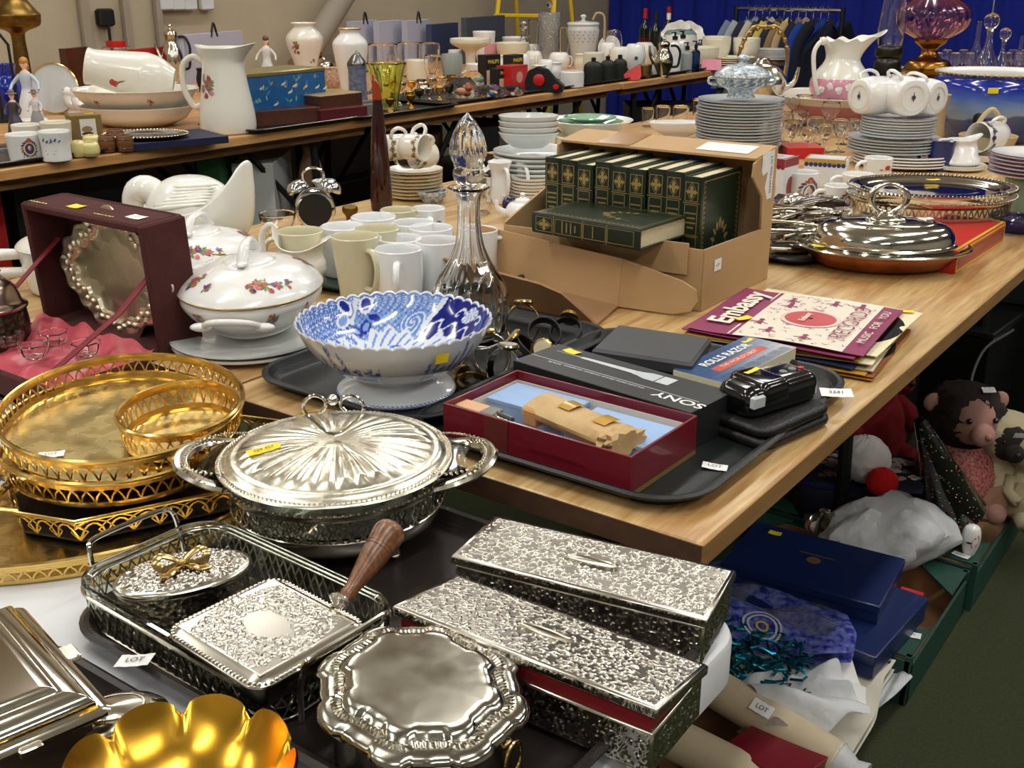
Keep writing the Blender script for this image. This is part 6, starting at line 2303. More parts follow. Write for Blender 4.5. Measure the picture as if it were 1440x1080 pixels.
dc.build('printed_side', on_flat(frame((w_ / 2, 0, 0), (0, 1, 0), (0, 0, 1))), t)
dc = Decal()
dc.rect(-w_ / 2 + .002, -.035, w_ / 2 - .002, .035, RC)
dc.rect(-w_ / 2 + .007, -.030, w_ / 2 - .007, .030, (222, 220, 218))
dc.disc(0, 0, w_ * .25, (214, 150, 140), 14, .014)
dc.build('printed_lid', on_flat(Matrix.Translation((0, 0, h))), t)
t, w_, h = box_at('souvenir_tin', 'white souvenir tin with a navy and gold scalloped lid', 'tin', 1128, 1186, 262, 224, .08, 'tin_white', skew=4)
dc = Decal()
dc.rect(-w_ / 2, h * .82, w_ / 2, h, (190, 150, 70))
for k in range(9):
 dc.disc(-w_ / 2 + (k + .5) * w_ / 9, h * .80, w_ / 18, (40, 50, 110), 10)
dc.build('printed_front', on_flat(frame((0, -.04, 0), (1, 0, 0), (0, 0, 1))), t)
dc = Decal()
dc.line([(-w_ / 2 + .004, -.036), (w_ / 2 - .004, -.036), (w_ / 2 - .004, .036), (-w_ / 2 + .004, .036)], .005, (190, 150, 70), True)
dc.build('printed_lid', on_flat(Matrix.Translation((0, 0, h))), t)
t, w_, h = box_at('red_book', 'red hardback notebook lying behind the souvenir tins', 'book', 1106, 1158, 224, 208, .11, 'plastic_red', skew=0, part='cover')
MB().box(0, .002, .003, w_ - .004, .104, h - .006).build('page_block', 'book_page', t)
def crest(t, pr, deg, h, s=1.0):
 rng = random.Random(6)
 dc = Decal()
 for k in range(16):
  a = 2 * PI * k / 16
  dc.leaf(.018 * s * math.cos(a), h * .5 + .020 * s * math.sin(a), a + 1.2, .014 * s, .006 * s, [(150, 110, 60), (120, 60, 50), (70, 80, 120), (180, 150, 90)][k % 4])
 dc.disc(0, h * .5, .014 * s, (90, 60, 70), 14, .017 * s)
 dc.disc(0, h * .53, .006 * s, (226, 190, 160), 10, .008 * s)
 dc.disc(0, h * .43, .009 * s, (60, 70, 120), 10, .006 * s)
 dc.disc(0, h * .5 + .026 * s, .007 * s, (190, 60, 60), 8)
 dc.rect(-.02 * s, h * .5 - .027 * s, .02 * s, h * .5 - .022 * s, (160, 120, 60))
 dc.build('crest_print', on_lathe(pr, R(deg)), t)
t, pr = mug('tall white mug with a large gilt crest beside the crimson tin', 1131, 241, T, .088, .037, .035, 'ceramic', 100, 'souvenir mugs')
crest(t, pr, -90 - 100 + 12, .088, 1.1)
t, pr = mug('white mug with a portrait and scrolled handle in front of the tin', 1180, 260, T, .07, .0335, .030, 'ceramic', 185, 'souvenir mugs')
crest(t, pr, -90 - 185 + 30, .07, .9)
b = MB()
b.lathe([(.035, 0), (.05, .004), (.054, .006), (.05, .005)], 36)
b.build('saucer_foot', 'ceramic', t)
t, pr = mug('white cup with a red crown print before the cup stack', 1236, 221, T, .062, .039, .036, 'ceramic', 195, 'souvenir mugs')
dc = Decal()
dc.disc(0, .038, .009, (180, 60, 60), 10, .007)
dc.rect(-.009, .028, .009, .033, (190, 150, 70))
for k in (-1, 1):
 dc.leaf(k * .012, .033, PI / 2 - k * PI / 2, .012, .006, (170, 140, 90))
dc.build('crown_print', on_lathe(pr, R(-90 - 195 + 25)), t)
mug('low white bowl cup between the souvenir mugs', 1207, 244, T, .045, .042, .034, 'ceramic', 180, 'souvenir mugs')
ps = P(1302, 325, T)
t = thing('glass_casserole', 'oval glass casserole in a pierced silver stand under the salver', 'dish', ps, VIEWX)
a_, b_2 = mpx(106, ps), mpx(106, ps) * .78
OVs = oval(a_, b_2, 80)
hz = hgt(ps, 262)
b = MB()
b.outline(OVs, [(-.03, .002), (-.015, .004), (-.006, .02), (0, hz * .78), (-.0035, hz * .78), (-.01, .022), (-.018, .009), (-.03, .007)])
b.build('glass_body', 'glass', t, 60)
b = MB()
b.outline(OVs, [(.001, hz * .48), (.003, hz * .48), (.003, hz * .54), (.001, hz * .54)], cap0=False, cap1=False)
arches(b, OVs, hz * .53, hz * .74, 70, .0026, .0014, 6, 0, d=.001)
b.build('pierced_band', 'silver', t, 60)
b = MB()
b.outline(OVs, [(.0, hz * .73), (.004, hz * .73), (.012, hz * .84), (.011, hz * .87), (-.01, hz * .83)], cap0=False, cap1=False)
beads(b, OVs, .012, hz * .855, .0026, 110)
b.build('beaded_rim', 'silver', t, 60)
t = thing('salver', 'oval silver salver with a beaded edge lying on the glass casserole', 'salver', (ps.x, ps.y, T + hz * .86), VIEWX)
As, Bs = mpx(114, ps), mpx(114, ps) * .8
OS = oval(As, Bs, 100)
b = MB()
b.outline(OS, [(-.06, 0), (-.045, .001), (0, .012), (.001, .014), (-.004, .0155), (-.024, .0115), (-.028, .0085), (-.036, .0105), (-.04, .008), (-.055, .005), (-.07, .0075), (-.08, .005), (-.09, .004)])
b.build('salver_plate', 'silver_bright', t, 30)
b = MB()
beads(b, OS, -.001, .0155, .0034, 120)
b.build('beaded_edge', 'silver_bright', t)
sticker(t, Matrix.Translation((.03, Bs * .55, .014)) @ Matrix.Rotation(.1, 4, 'Z'), .03, .014)
t, w_, h = box_at('game_box', 'red and yellow board game box under the salver stand', 'box', 1342, 1410, 386, 331, .12, 'plastic_red', skew=-44)
dc = Decal()
dc.line([(-w_ / 2 + .004, .004), (w_ / 2 - .004, .004), (w_ / 2 - .004, h - .004), (-w_ / 2 + .004, h - .004)], .005, (222, 184, 60), True)
dc.rect(-w_ / 2 + .01, h * .3, w_ / 2 - .01, h * .72, (150, 50, 30))
dc.build('printed_side', on_flat(frame((0, -.06, 0), (1, 0, 0), (0, 0, 1))), t)
dc = Decal()
dc.line([(-w_ / 2 + .004, -.056), (w_ / 2 - .004, -.056), (w_ / 2 - .004, .056), (-w_ / 2 + .004, .056)], .006, (222, 184, 60), True)
dc.build('printed_lid', on_flat(Matrix.Translation((0, 0, h))), t)
sticker(t, Matrix.Translation((-w_ / 2 + .03, -.03, h + .0006)), .03, .016)
pe_ = P(1238, 374, T)
t = thing('entree_dish', 'oval silver entree dish with a domed lid, ring handle and coppery base', 'dish', pe_, VIEWX + R(-6))
A_, B_ = mpx(104, pe_), mpx(104, pe_) * .72
OE = oval(A_, B_, 96)
b = MB()
b.outline(OE, [(-.045, 0), (-.03, .003), (-.012, .014), (-.002, .030), (.0, .038)])
b.build('copper_base', 'copper', t, 60)
b = MB()
b.outline(OE, [(-.004, .036), (.012, .037), (.019, .040), (.021, .0425), (.018, .0445), (.012, .042), (.004, .0415), (-.004, .044), (-.012, .0445)])
b.build('dish_rim', 'silver_bright', t, 40)
b = MB()
prl = [(-.006, .045), (-.006, .047), (-.010, .050), (-.010, .053)]
for k in range(11):
 a = R(90) * k / 10
 prl.append((-.011 - .034 * (1 - math.cos(a)), .053 + .032 * math.sin(a)))
prl += [(-.050, .0865), (-.052, .0885), (-.056, .089), (-.06, .087), (-.075, .0895), (-.085, .090)]
b.outline(OE, prl)
lid = b.build('lid', 'silver_bright', t, 35)
b = MB()
b.lathe(sprof([(.032, .089), (.030, .094), (.018, .099), (.008, .106), (.001, .107)], 20), 40, 1.2, .8)
b.tube([(.033 * math.cos(q), 0, .130 + .026 * math.sin(q)) for q in [2 * PI * k / 36 for k in range(36)]], [.0055 + .002 * math.cos(2 * PI * k / 36 * 2) for k in range(36)], 10, closed=True)
b.build('ring_handle', 'silver_bright', lid, 60)
sticker(t, Matrix.Translation((A_ * .52, B_ * .1, .0905)) @ Matrix.Rotation(R(12), 4, 'Z'), .028, .018, 'sticker_white', 'lot_ticket', 'LOT', .007)
sticker(t, frame((-A_ * .9, -B_ * .42, .0455), (1, -.7, 0), (.6, 1, 0)), .026, .014)
tray('serving_tray', 'small black tray heaped with cutlery beside the carton', P(1120, 350, T).x - .02, P(1120, 350, T).y + .02, T, .24, .34, 'black_plastic', R(-6), .016, .03)
def cutlery(kind):
 b = MB()
 if kind == 'spoon':
  b.tube([(-.085, 0, .004), (-.03, 0, .007), (.03, 0, .005), (.045, 0, .003)], [.005, .003, .0025, .003], 6, flat=.4)
  b.lathe([(.002, -.003), (.013, -.002), (.0165, .002), (.0160, .0026), (.012, -.001), (.002, -.002)], 20, 1.5, .85, M=Matrix.Translation((.066, 0, .004)))
 elif kind == 'fork':
  b.tube([(-.085, 0, .004), (-.03, 0, .007), (.03, 0, .005), (.045, 0, .004)], [.005, .003, .0025, .004], 6, flat=.4)
  b.box(.052, 0, .003, .02, .02, .002, .0006)
  for k in range(4):
   b.box(.076, -.0078 + k * .0052, .003, .034, .0026, .0018)
 else:
  b.tube([(-.1, 0, .005), (-.06, 0, .005), (-.02, 0, .005)], [.007, .0075, .006], 8, flat=.7)
  b.box(.045, .001, .003, .13, .016, .0018, .0005)
 return b
protos = {}
rng = random.Random(31)
cpos = P(1122, 352, T)
lab_k = {'spoon': 'tarnished silver spoon in the cutlery heap', 'fork': 'tarnished silver fork in the cutlery heap', 'knife': 'table knife in the cutlery heap'}
for k in range(36):
 kind = ('spoon', 'fork', 'spoon', 'knife')[k % 4]
 t = thing('table_' + kind, lab_k[kind], kind, (cpos.x + (rng.random() - .5) * .13, cpos.y + (rng.random() - .5) * .22 + .02, T + .006 + .0021 * k), 0, 'cutlery in the heap')
 t.rotation_euler = ((rng.random() - .5) * .25, (rng.random() - .5) * .25, R(60) + (rng.random() - .5) * 1.7)
 if kind not in protos:
  protos[kind] = cutlery(kind).build(kind + '_body', 'silver' if kind != 'knife' else 'silver_worn', t, 50).data
 else:
  o = bpy.data.objects.new(kind + '_body', protos[kind])
  col.objects.link(o)
  o.parent = t
t, hw, h, pr = vessel('pepper_pot', 'silver pepper pot with a finial standing in the cutlery tray', 'pepper pot', 1081, 302, 20, 275, [(.9, 0), (1, .06), (.6, .15), (.75, .5), (.55, .8), (.7, .9), (.4, 1)], 'silver', n=24, solid=True)
b = MB()
b.lathe(sprof([(hw * .6, h), (hw * .5, h * 1.1), (hw * .2, h * 1.18), (hw * .25, h * 1.26), (.001, h * 1.32)], 20), 20)
b.build('pierced_top', 'silver', t)
t = thing('silver_ladle', 'silver ladle bowl upturned on the cutlery', 'ladle', P(1115, 305, T) + Vector((0, 0, .03)), R(80))
b = MB()
b.lathe(sprof([(.032, 0), (.03, .012), (.02, .022), (.001, .027)], 16), 24)
b.tube(spline([(.03, 0, .003), (.07, 0, .01), (.13, 0, .006)], 12), .0035, 6, flat=.5)
b.build('ladle_body', 'silver', t, 60)
t = thing('horn_handle_brush', 'silver-backed brush with a mottled horn handle leaning on the cutlery', 'brush', P(1130, 335, T) + Vector((0, 0, .06)), VIEWX + R(14))
b = MB()
b.tube(spline([(-.085, -.01, -.015), (-.04, -.012, .006), (.02, -.01, .015), (.08, -.008, .012)], 20), [.006 + .008 * math.sin(PI * k / 20) for k in range(21)], 10)
b.build('horn_handle', mat('horn', (70, 44, 26), .25, coat=.6, noise=(40, (20, 12, 8), .2)), t, 60)
b = MB()
b.lathe([(.002, -.01), (.03, -.008), (.036, 0), (.034, .006), (.002, .012)], 32, 1.9, .8, M=Matrix.Translation((.03, .035, .012)))
b.build('silver_back', mat('silver_chased', (190, 186, 176), .2, 1.0, bump=(160, 1.0, 'voronoi', .002)), t, 60)
# ================================================================ crockery between the mugs and the carton
V = vessel
t, hw, h, pr = V('glass_bird', 'slender dark amber and red art glass bird with a pointed head', 'ornament', 537, 296, 30, 140, [(.9, 0), (1, .04), (1, .2), (.85, .5), (.6, .8), (.42, 1)], mat('glass_amber', (60, 10, 8), .04, coat=.6, noise=(9, (20, 6, 8), .2)), n=28, solid=True, sx=1, sy=.7)
b = MB()
h2 = hgt(t.location, 105)
b.rings([[(hw * k * math.cos(q) + dx, hw * .7 * k * math.sin(q), z) for q in [2 * PI * j / 16 for j in range(16)]] for k, dx, z in ((.44, 0, h), (.40, -.001, h + (h2 - h) * .3), (.30, -.004, h + (h2 - h) * .7), (.05, -.008, h2))])
b.build('neck', mat('glass_ember', (150, 52, 20), .05, coat=.6), t, 60)
pa = P(584, 278, T)
plates('cream gilt-lined plate in the stack under the tumbled cups', 'plates under the tumbled cups', pa.x, pa.y, T, mpx(39, pa), 8, .0085, 'ceramic_warm', .014, edge='gold_leaf')
for k, (px, py, dz, yw, lab) in enumerate(((570, 235, 0, 20, 'floral cup lying with its base to the viewer on the gilt plates'), (596, 236, .002, -50, 'floral cup tipped sideways on the gilt plates'), (583, 226, .035, 60, 'upper floral cup resting on the two below'), (560, 225, .02, -70, 'floral cup leaning at the back of the gilt plates'))):
 pz = P(px, py, T + .082 + dz)
 lying_cup(lab, pz, .031, .058, YAW + R(yw) + (0 if k else 0), 'ceramic_warm', 'tumbled floral cups', (150, 130, 90), seed=k)
t, hw, h, pr = V('willow_dish', 'shallow dish with a blue flowered edge before the gilt plates', 'dish', 608, 284, 44, 268, [(.6, 0), (.65, .1), (.95, .7), (1, 1)], 'asiatic')
t, hw, h, pr = V('glass_jar', 'stacked clear glass jar behind the decanter neck', 'jar', 672, 300, 42, 246, [(.8, 0), (.85, .05), (1, .3), (.8, .5), (.95, .7), (.9, 1)], 'glass', n=32)
for k, (px, py, w_, tp, lab) in enumerate(((703, 285, 34, 227, 'white square-necked jug with a vertical handle'), (733, 280, 18, 226, 'slim white jug beside the plate stack'))):
 t, hw, h, pr = V('white_jug', lab, 'jug', px, py, w_, tp, [(.7, 0), (.8, .05), (.75, .4), (.7, .7), (1, 1)], 'ceramic', group='white jugs by the plate stack')
 side_handle(t, 'ceramic', hw * .75, h * .85, hw * .75, h * .2, .02, .004, deg=-60)
pb_ = P(728, 288, T)
plates('small white side plate in the pile behind the jugs', 'side plates behind the jugs', pb_.x, pb_.y + .06, T, mpx(30, pb_), 7, .008, 'ceramic_warm', .014)
lying_cup('white cup lying on its side behind the decanter stopper', P(665, 262, T), .03, .055, YAW + R(110), 'ceramic', 'tumbled white cups')
lying_cup('white cup leaning against the square jug', P(684, 268, T), .03, .055, YAW + R(30), 'ceramic', 'tumbled white cups')
pd = P(752, 272, T)
plates('pale celadon plate at the foot of the dish stack', 'plates under the oval dishes', pd.x, pd.y, T, mpx(60, pd), 4, .010, 'ceramic_grey', .016)
plates('deep white plate in the middle of the dish stack', 'deep plates of the dish stack', pd.x, pd.y, T + .040, mpx(58, pd), 5, .012, 'ceramic_grey', .024, rim=.3)
zz = T + .115
t, hw, h, pr = V('oval_dish', 'lowest deep oval vegetable dish on the white plates', 'dish', 0, 0, 80, 186, [(.5, 0), (.55, .06), (.85, .5), (1, .95), (1, 1)], 'ceramic_grey', p=Vector((pd.x - .02, pd.y, zz)), sx=1.05, sy=.75, group='oval dishes')
for k in range(3):
 dup(t, (pd.x - .02, pd.y, zz + .014 * (k + 1)), label=['oval vegetable dish second from the bottom of its pile', 'oval vegetable dish second from the top of its pile', 'topmost oval vegetable dish with a rim print'][k])
pg = P(828, 225, T)
t, hw, h, pr = V('casserole_bowl', 'deep cream bowl under the green dishes', 'bowl', 828, 232, 96, 190, [(.55, 0), (.6, .05), (.95, .4), (1, 1)], 'ceramic_cream')
t, hw, h, pr = V('serving_plate', 'wide scalloped white platter with a navy edge under the green dishes', 'platter', 828, 200, 122, 168, [(.5, 0), (.55, .2), (1, 1)], 'ceramic', p=Vector((pg.x, pg.y, T + hgt(pg, 190) - .01)))
zg = T + hgt(pg, 178)
mat('glass_sage', (150, 190, 160), .12, trans=.25, coat=.5)
for k, (w_, dz, lab) in enumerate(((94, 0, 'lower green glass dish on the scalloped platter'), (74, .014, 'topmost wavy green dish on the scalloped platter'))):
 V('green_dish', lab, 'dish', 0, 0, w_, 170 - 6 * k, [(.5, 0), (.6, .15), (.95, .8), (1, 1)], 'glass_sage', p=Vector((pg.x, pg.y, zg + dz)), n=64, fn=lambda a, r, z, i: (r * (1 + .02 * math.cos(12 * a)), z), group='green dishes')
box_at('red_carton', 'small red box between the plates and the carton', 'box', 758, 796, 284, 256, .07, 'plastic_red')
t, hw, h, pr = V('teapot', 'small white teapot with a short spout before the carton', 'teapot', 735, 312, 50, 284, [(.5, 0), (.6, .05), (1, .45), (.8, .9), (.5, 1)], 'ceramic')
b = MB()
b.tube(spline([(-hw * .9, 0, h * .4), (-hw * 1.4, 0, h * .7), (-hw * 1.5, 0, h * 1.1)], 10), [.009, .0085, .008, .007, .0065, .006, .0055, .005, .005, .0048, .0045][:11], 8)
b.build('spout', 'ceramic', t)
side_handle(t, 'ceramic', hw * .85, h * .9, hw * .85, h * .2, .022, .004)
b = MB()
b.lathe(sprof([(hw * .5, h), (hw * .4, h * 1.15), (hw * .12, h * 1.25), (hw * .16, h * 1.4), (.001, h * 1.48)], 16), 20)
b.build('lid', 'ceramic', t)
t = V('mustard_pot', 'round navy blue pot before the side plates', 'pot', 717, 300, 22, 277, [(.6, 0), (1, .4), (.9, .8), (.5, 1)], mat('glaze_navy', (22, 28, 72), .15, coat=.6), solid=True)[0]
t = V('egg_cup', 'navy and cream cup next to the carton edge', 'cup', 779, 306, 20, 280, [(.7, 0), (.8, .1), (1, .5), (1, 1)], 'glaze_navy')[0]
b = MB()
b.ball((0, 0, hgt(t.location, 278)), .012, 14, 8, sz=.7)
b.build('cream_knob', 'ceramic_cream', t)
t = thing('twisted_tongs', 'dark twisted iron tongs lying by the navy cup', 'tongs', P(780, 272, T), VIEWX)
b = MB()
b.tube([(.022 * math.cos(q), 0, .05 + .014 * math.sin(q) + .004 * math.sin(3 * q)) for q in [2 * PI * k / 24 for k in range(24)]], .004, 6, closed=True)
b.tube([(0, 0, 0), (0, 0, .036)], .004, 6)
b.build('iron_loop', 'silver_dark', t)
t = thing('alarm_clock', 'chrome twin-bell alarm clock seen from its black back', 'clock', P(445, 322, T), VIEWX + R(10))
b = MB()
Mc = Matrix.Translation((0, 0, .046)) @ Matrix.Rotation(R(90), 4, 'X') @ Matrix.Translation((0, 0, -.022))
b.lathe([(.034, 0), (.042, .002), (.044, .01), (.044, .036), (.042, .042), (.036, .044)], 40, M=Mc)
b.build('clock_case', 'chrome', t, 50)
b = MB()
b.lathe([(.001, .0445), (.036, .0445), (.036, .046), (.001, .047)], 40, M=Mc)
b.build('back_plate', 'black_plastic', t)
for s in (-1, 1):
 b = MB()
 b.lathe(sprof([(.026, 0), (.025, .008), (.017, .018), (.001, .022)], 16), 28, M=Matrix.Translation((s * .033, 0, .086)) @ Matrix.Rotation(R(24 * s), 4, 'Y'))
 b.build('bell', 'chrome', t, 60)
 MB().tube([(s * .03, 0, .01), (s * .04, 0, -.0)], .004, 8).build('foot', 'chrome', t)
b = MB()
b.tube(spline([(-.022, 0, .104), (-.02, 0, .125), (0, 0, .134), (.02, 0, .125), (.022, 0, .104)], 20), .0028, 8)
b.build('hoop_handle', 'chrome', t)
V('bud_vase', 'small blue and white flared vase behind the alarm clock', 'vase', 458, 303, 33, 254, [(.5, 0), (.55, .1), (.4, .5), (.7, .85), (1, 1)], 'asiatic')
V('bottle_cork', 'round brass-topped brush beside the dark glass bird', 'brush', 493, 310, 22, 288, [(.5, 0), (.6, .3), (1, .6), (.9, .9), (.3, 1)], 'brass_dull', solid=True)
t, hw, h, pr = V('glass_bowl', 'clear pressed glass bowl beside the bird tureen', 'bowl', 392, 330, 52, 300, [(.5, 0), (.55, .1), (.9, .6), (1, 1)], 'glass', n=32)
# ================================================================ the rear row of tables
mat('paint_multi', attr=True, rough=.3, coat=.3)
GT = 'trays on the rear tables'
def rear_tray(label, x0, x1, base, d, m='tray_brown'):
 a, c = P(x0, base[0], T), P(x1, base[1], T)
 cx = (a.x + c.x) / 2 - d / 2
 tray('serving_tray', label, cx, (a.y + c.y) / 2, T, d, abs(c.y - a.y), m, 0, .017, .03, GT)
rear_tray('black tray under the commemorative mugs and figurines', -60, 222, (246, 207), .36)
rear_tray('black tray under the blue tin and wooden boxes', 352, 516, (190, 170), .34)
rear_tray('black tray under the green glass vase and small cups', 512, 646, (172, 150), .40)
rear_tray('dark tray under the bags of small goods', 632, 738, (152, 133), .34)
rear_tray('green-black tray under the tape dispenser and flasks', 740, 900, (134, 112), .36, 'tray_black')
rear_tray('green-black tray under the soap pumps', 898, 1022, (112, 96), .36, 'tray_black')
ZB = T + .004
for k, (px, py, w_, tp, m, lab) in enumerate(((38, 225, 49, 188, 'ceramic', 'white commemorative mug with a gilt crest'), (81, 225, 44, 184, 'ceramic', 'white waisted mug with a blue inscription'), (40, 202, 40, 175, 'ceramic_warm', 'white mug behind the crested one'), (60, 198, 42, 178, 'ceramic', 'white mug behind the inscribed one'), (82, 203, 42, 171, 'ceramic_cream', 'cream mug at the back of the mug group'))):
 t, hw, h, pr = V('mug', lab, 'mug', px, py, w_, tp, [(.86, 0), (.9, .05), (.94 if k != 1 else .88, .5), (1, 1)], m, z=ZB, group='commemorative mugs')
 side_handle(t, m, hw * .9, h * .8, hw * .9, h * .25, .022, .005, deg=20 if k == 0 else 120)
 if k == 0:
  crest(t, pr, -52, h, .95)
 if k == 1:
  dc = Decal()
  for q in range(9):
   dc.leaf((q - 4) * .006, h * .66 + .003 * math.cos(q), .6 + .9 * (q % 2), .012, .004, (60, 80, 150))
  for q in range(2):
   dc.rect(-.016 + .005 * q, h * (.36 - .11 * q), .016 - .005 * q, h * (.39 - .11 * q), (80, 96, 140))
  dc.build('blue_inscription', on_lathe(pr, R(-90)), t)
t, w_, h = box_at('gift_carton', 'gold-brown gift carton with a white window', 'carton', 103, 146, 198, 162, .09, mat('card_gold', (128, 104, 58), .5), z=ZB, skew=-3)
dc = Decal()
dc.rect(-w_ * .22, h * .15, w_ * .3, h * .85, (224, 220, 212))
dc.disc(.0, h * .42, w_ * .18, (150, 130, 90), 12, h * .14)
dc.disc(0, h * .25, w_ * .2, (90, 40, 50), 12, h * .06)
dc.build('window_print', on_flat(frame((0, -.045, 0), (1, 0, 0), (0, 0, 1))), t)
sticker(t, Matrix.Translation((.02, 0, h)), .03, .02)
for k, (px, py, w_, tp) in enumerate(((112, 220, 20, 198), (128, 219, 26, 200), (130, 206, 24, 190))):
 V('cream_pot', ['little cream pot at the mug end', 'low cream pot with a yellow band', 'cream pot behind the low one'][k] + ' beside the wooden barrels', 'pot', px, py, w_, tp, [(.8, 0), (1, .3), (.95, .8), (.7, 1)], mat('glaze_yellow', (222, 208, 140), .25, coat=.4), z=ZB, group='cream pots')
for k, (px, py) in enumerate(((152, 213), (177, 212), (164, 204))):
 t, hw, h, pr = V('wooden_barrel', ['brown wooden barrel pot nearest the cream pots', 'brown wooden barrel pot nearest the navy box', 'brown wooden barrel pot behind the other two'][k], 'pot', px, py, 24, py - 22, [(.85, 0), (.95, .3), (1, .6), (.9, 1)], 'wood_brown', z=ZB, group='wooden barrel pots')
 b = MB()
 for q in (.2, .75):
  b.lathe([(interp(pr, h * q) + .0004, h * q - .002), (interp(pr, h * q) + .0016, h * q), (interp(pr, h * q) + .0004, h * q + .002)], 24, cap0=False, cap1=False)
 b.build('hoop', 'wood_dark', t)
def figurine(label, px, py, top, skirt, coat, hat=None, hair=(190, 130, 50), arm=1.0, w=.5):
 p = P(px, py, ZB)
 h = hgt(p, top)
 t = thing('figurine', label, 'figurine', p, VIEWX, 'porcelain figurines')
 pr = sprof([(.17 * h, .04 * h), (.20 * h, .06 * h), (.155 * h, .3 * h), (.085 * h, .52 * h), (.10 * h, .66 * h), (.085 * h, .75 * h), (.035 * h, .80 * h), (.035 * h, .82 * h), (.058 * h, .87 * h), (.06 * h, .91 * h), (.04 * h, .97 * h), (.001, .985 * h)], 60)
 b = MB()
 n_ = 24
 b.lathe(pr, n_, 1, .75)
 for (r, z) in pr:
  c = skirt if z < .5 * h else (coat if z < .76 * h else (232, 196, 172))
  b.c += [srgb(*c)] * n_
 for s in (-1, 1):
  b.tube(spline([(s * .085 * h, 0, .72 * h), (s * (.15 + .05 * arm) * h, -.03 * h, .60 * h), (s * (.13 + .10 * arm) * h, -.11 * h, .50 * h)], 10), [.035 * h, .034 * h, .032 * h, .03 * h, .028 * h, .027 * h, .026 * h, .025 * h, .024 * h, .024 * h, .026 * h], 8)
 while len(b.c) < len(b.v):
  b.c.append(srgb(*coat))
 b.build('porcelain_body', 'paint_multi', t, 70)
 b = MB()
 if hat:
  b.lathe(sprof([(.12 * h, .925 * h), (.118 * h, .94 * h), (.066 * h, .945 * h), (.06 * h, 1.0 * h), (.001, 1.01 * h)], 20), 20)
  b.build('hat', mat('paint_%d_%d_%d' % hat, hat, .35, coat=.3), t, 50)
 else:
  b.ball((0, .015 * h, .93 * h), .07 * h, 14, 10, sz=1.05)
  b.ball((0, .05 * h, .85 * h), .055 * h, 12, 8, sz=1.5)
  b.build('hair', mat('paint_%d_%d_%d' % hair, hair, .35, coat=.3), t, 60)
 for s in (-1, 1):
  MB().ball((s * .022 * h, -.042 * h, .895 * h), .009 * h, 6, 4).build('eye', 'ink_black', t)
 MB().ball((0, -.05 * h, .88 * h), .009 * h, 6, 4).build('nose', mat('skin_porcelain', (232, 196, 172), .3, coat=.4), t)
 b = MB()
 b.lathe([(.24 * h, 0), (.26 * h, .01 * h), (.24 * h, .04 * h), (.2 * h, .06 * h), (.001, .062 * h)], 24, 1, .8)
 b.build('base', 'ceramic_warm', t, 50)
 return t
figurine('porcelain lady with golden hair and a pale blue bodice', 45, 170, 80, (226, 226, 230), (186, 200, 220))
figurine('porcelain man in a dark coat and grey brimmed hat', 25, 192, 127, (60, 58, 70), (60, 56, 64), (110, 110, 112), arm=.3)
figurine('porcelain man in white sleeves and a waistcoat, grey hat', 55, 184, 126, (150, 150, 156), (206, 210, 216), (120, 118, 116), arm=.3)
for k, (px, py) in enumerate(((92, 158), (104, 160), (116, 162))):
 t = thing('porcelain_goose', ['white porcelain goose nearest the lady figurine', 'white porcelain goose in the middle of three', 'white porcelain goose nearest the wash bowls'][k], 'goose', P(px, py, ZB) , VIEWX + R(150), 'porcelain geese')
 b = MB()
 pth = spline([(-.045, 0, .035), (-.02, 0, .032), (.012, 0, .040), (.025, 0, .062), (.022, 0, .088), (.034, 0, .095)], 24)
 b.tube(pth, [max(.004, .022 * math.sin(PI * min(.98, k2 / 24 * 1.05 + .05)) ** 1.5 + (.006 if k2 > 14 else 0)) for k2 in range(len(pth))], 10)
 b.build('goose_body', 'ceramic', t, 70)
 MB().tube([(.034, 0, .095), (.05, 0, .092)], [.005, .001], 6).build('beak', mat('paint_orange', (206, 120, 50), .4), t)
 MB().lathe([(.024, 0), (.022, .012), (.001, .016)], 14).build('base', 'ceramic', t)
pq = P(40, 148, T)
Hq, Wq = (lambda r: hgt(pq, r)), (lambda w_: mpx(w_ / 2, pq))
t = thing('column_lamp', 'tall dull brass column lamp base with a flaring font', 'lamp', pq, VIEWX)
b = MB()
b.lathe(sprof([(Wq(60), 0), (Wq(58), .02), (Wq(34), .05), (Wq(24), Hq(125)), (Wq(20), Hq(80)), (Wq(18), Hq(52)), (Wq(26), Hq(44)), (Wq(60), Hq(36)), (Wq(66), Hq(24)), (Wq(66), Hq(20)), (Wq(56), Hq(14)), (Wq(40), Hq(2)), (Wq(24), Hq(-6))], 60) + [(.001, Hq(-6))], 40)
b.build('brass_column', 'brass_dull', t, 50)
V('blue_vase', 'cobalt blue glass vase at the picture edge', 'vase', 16, 162, 40, 90, [(.5, 0), (.6, .1), (1, .5), (.7, .8), (.8, 1)], mat('glaze_cobalt', (16, 40, 150), .12, coat=.6))
t = thing('lantern', 'dark iron lantern frame at the picture edge', 'lantern', P(4, 170, T), VIEWX)
b = MB()
for q in range(4):
 a = PI / 2 * q + .4
 b.tube([(.06 * math.cos(a), .06 * math.sin(a), 0), (.06 * math.cos(a), .06 * math.sin(a), .28), (.01 * math.cos(a), .01 * math.sin(a), .36)], .006, 6)
b.lathe([(.08, 0), (.08, .012), (.001, .014)], 20)
b.build('iron_frame', 'iron_black', t)
t = thing('gilt_tray', 'round grey tray with a gilt rim propped on edge', 'tray', P(82, 160, T), VIEWX)
b = MB()
Mv = Matrix.Translation((0, 0, .1)) @ Matrix.Rotation(R(80), 4, 'X')
Mv = Mv @ Matrix.Diagonal((.72, .72, 1, 1))
b.lathe([(.001, 0), (.13, 0), (.135, .008), (.13, .004), (.001, .003)], 48, M=Mv)
b.build('tray_disc', 'ceramic_grey', t)
b = MB()
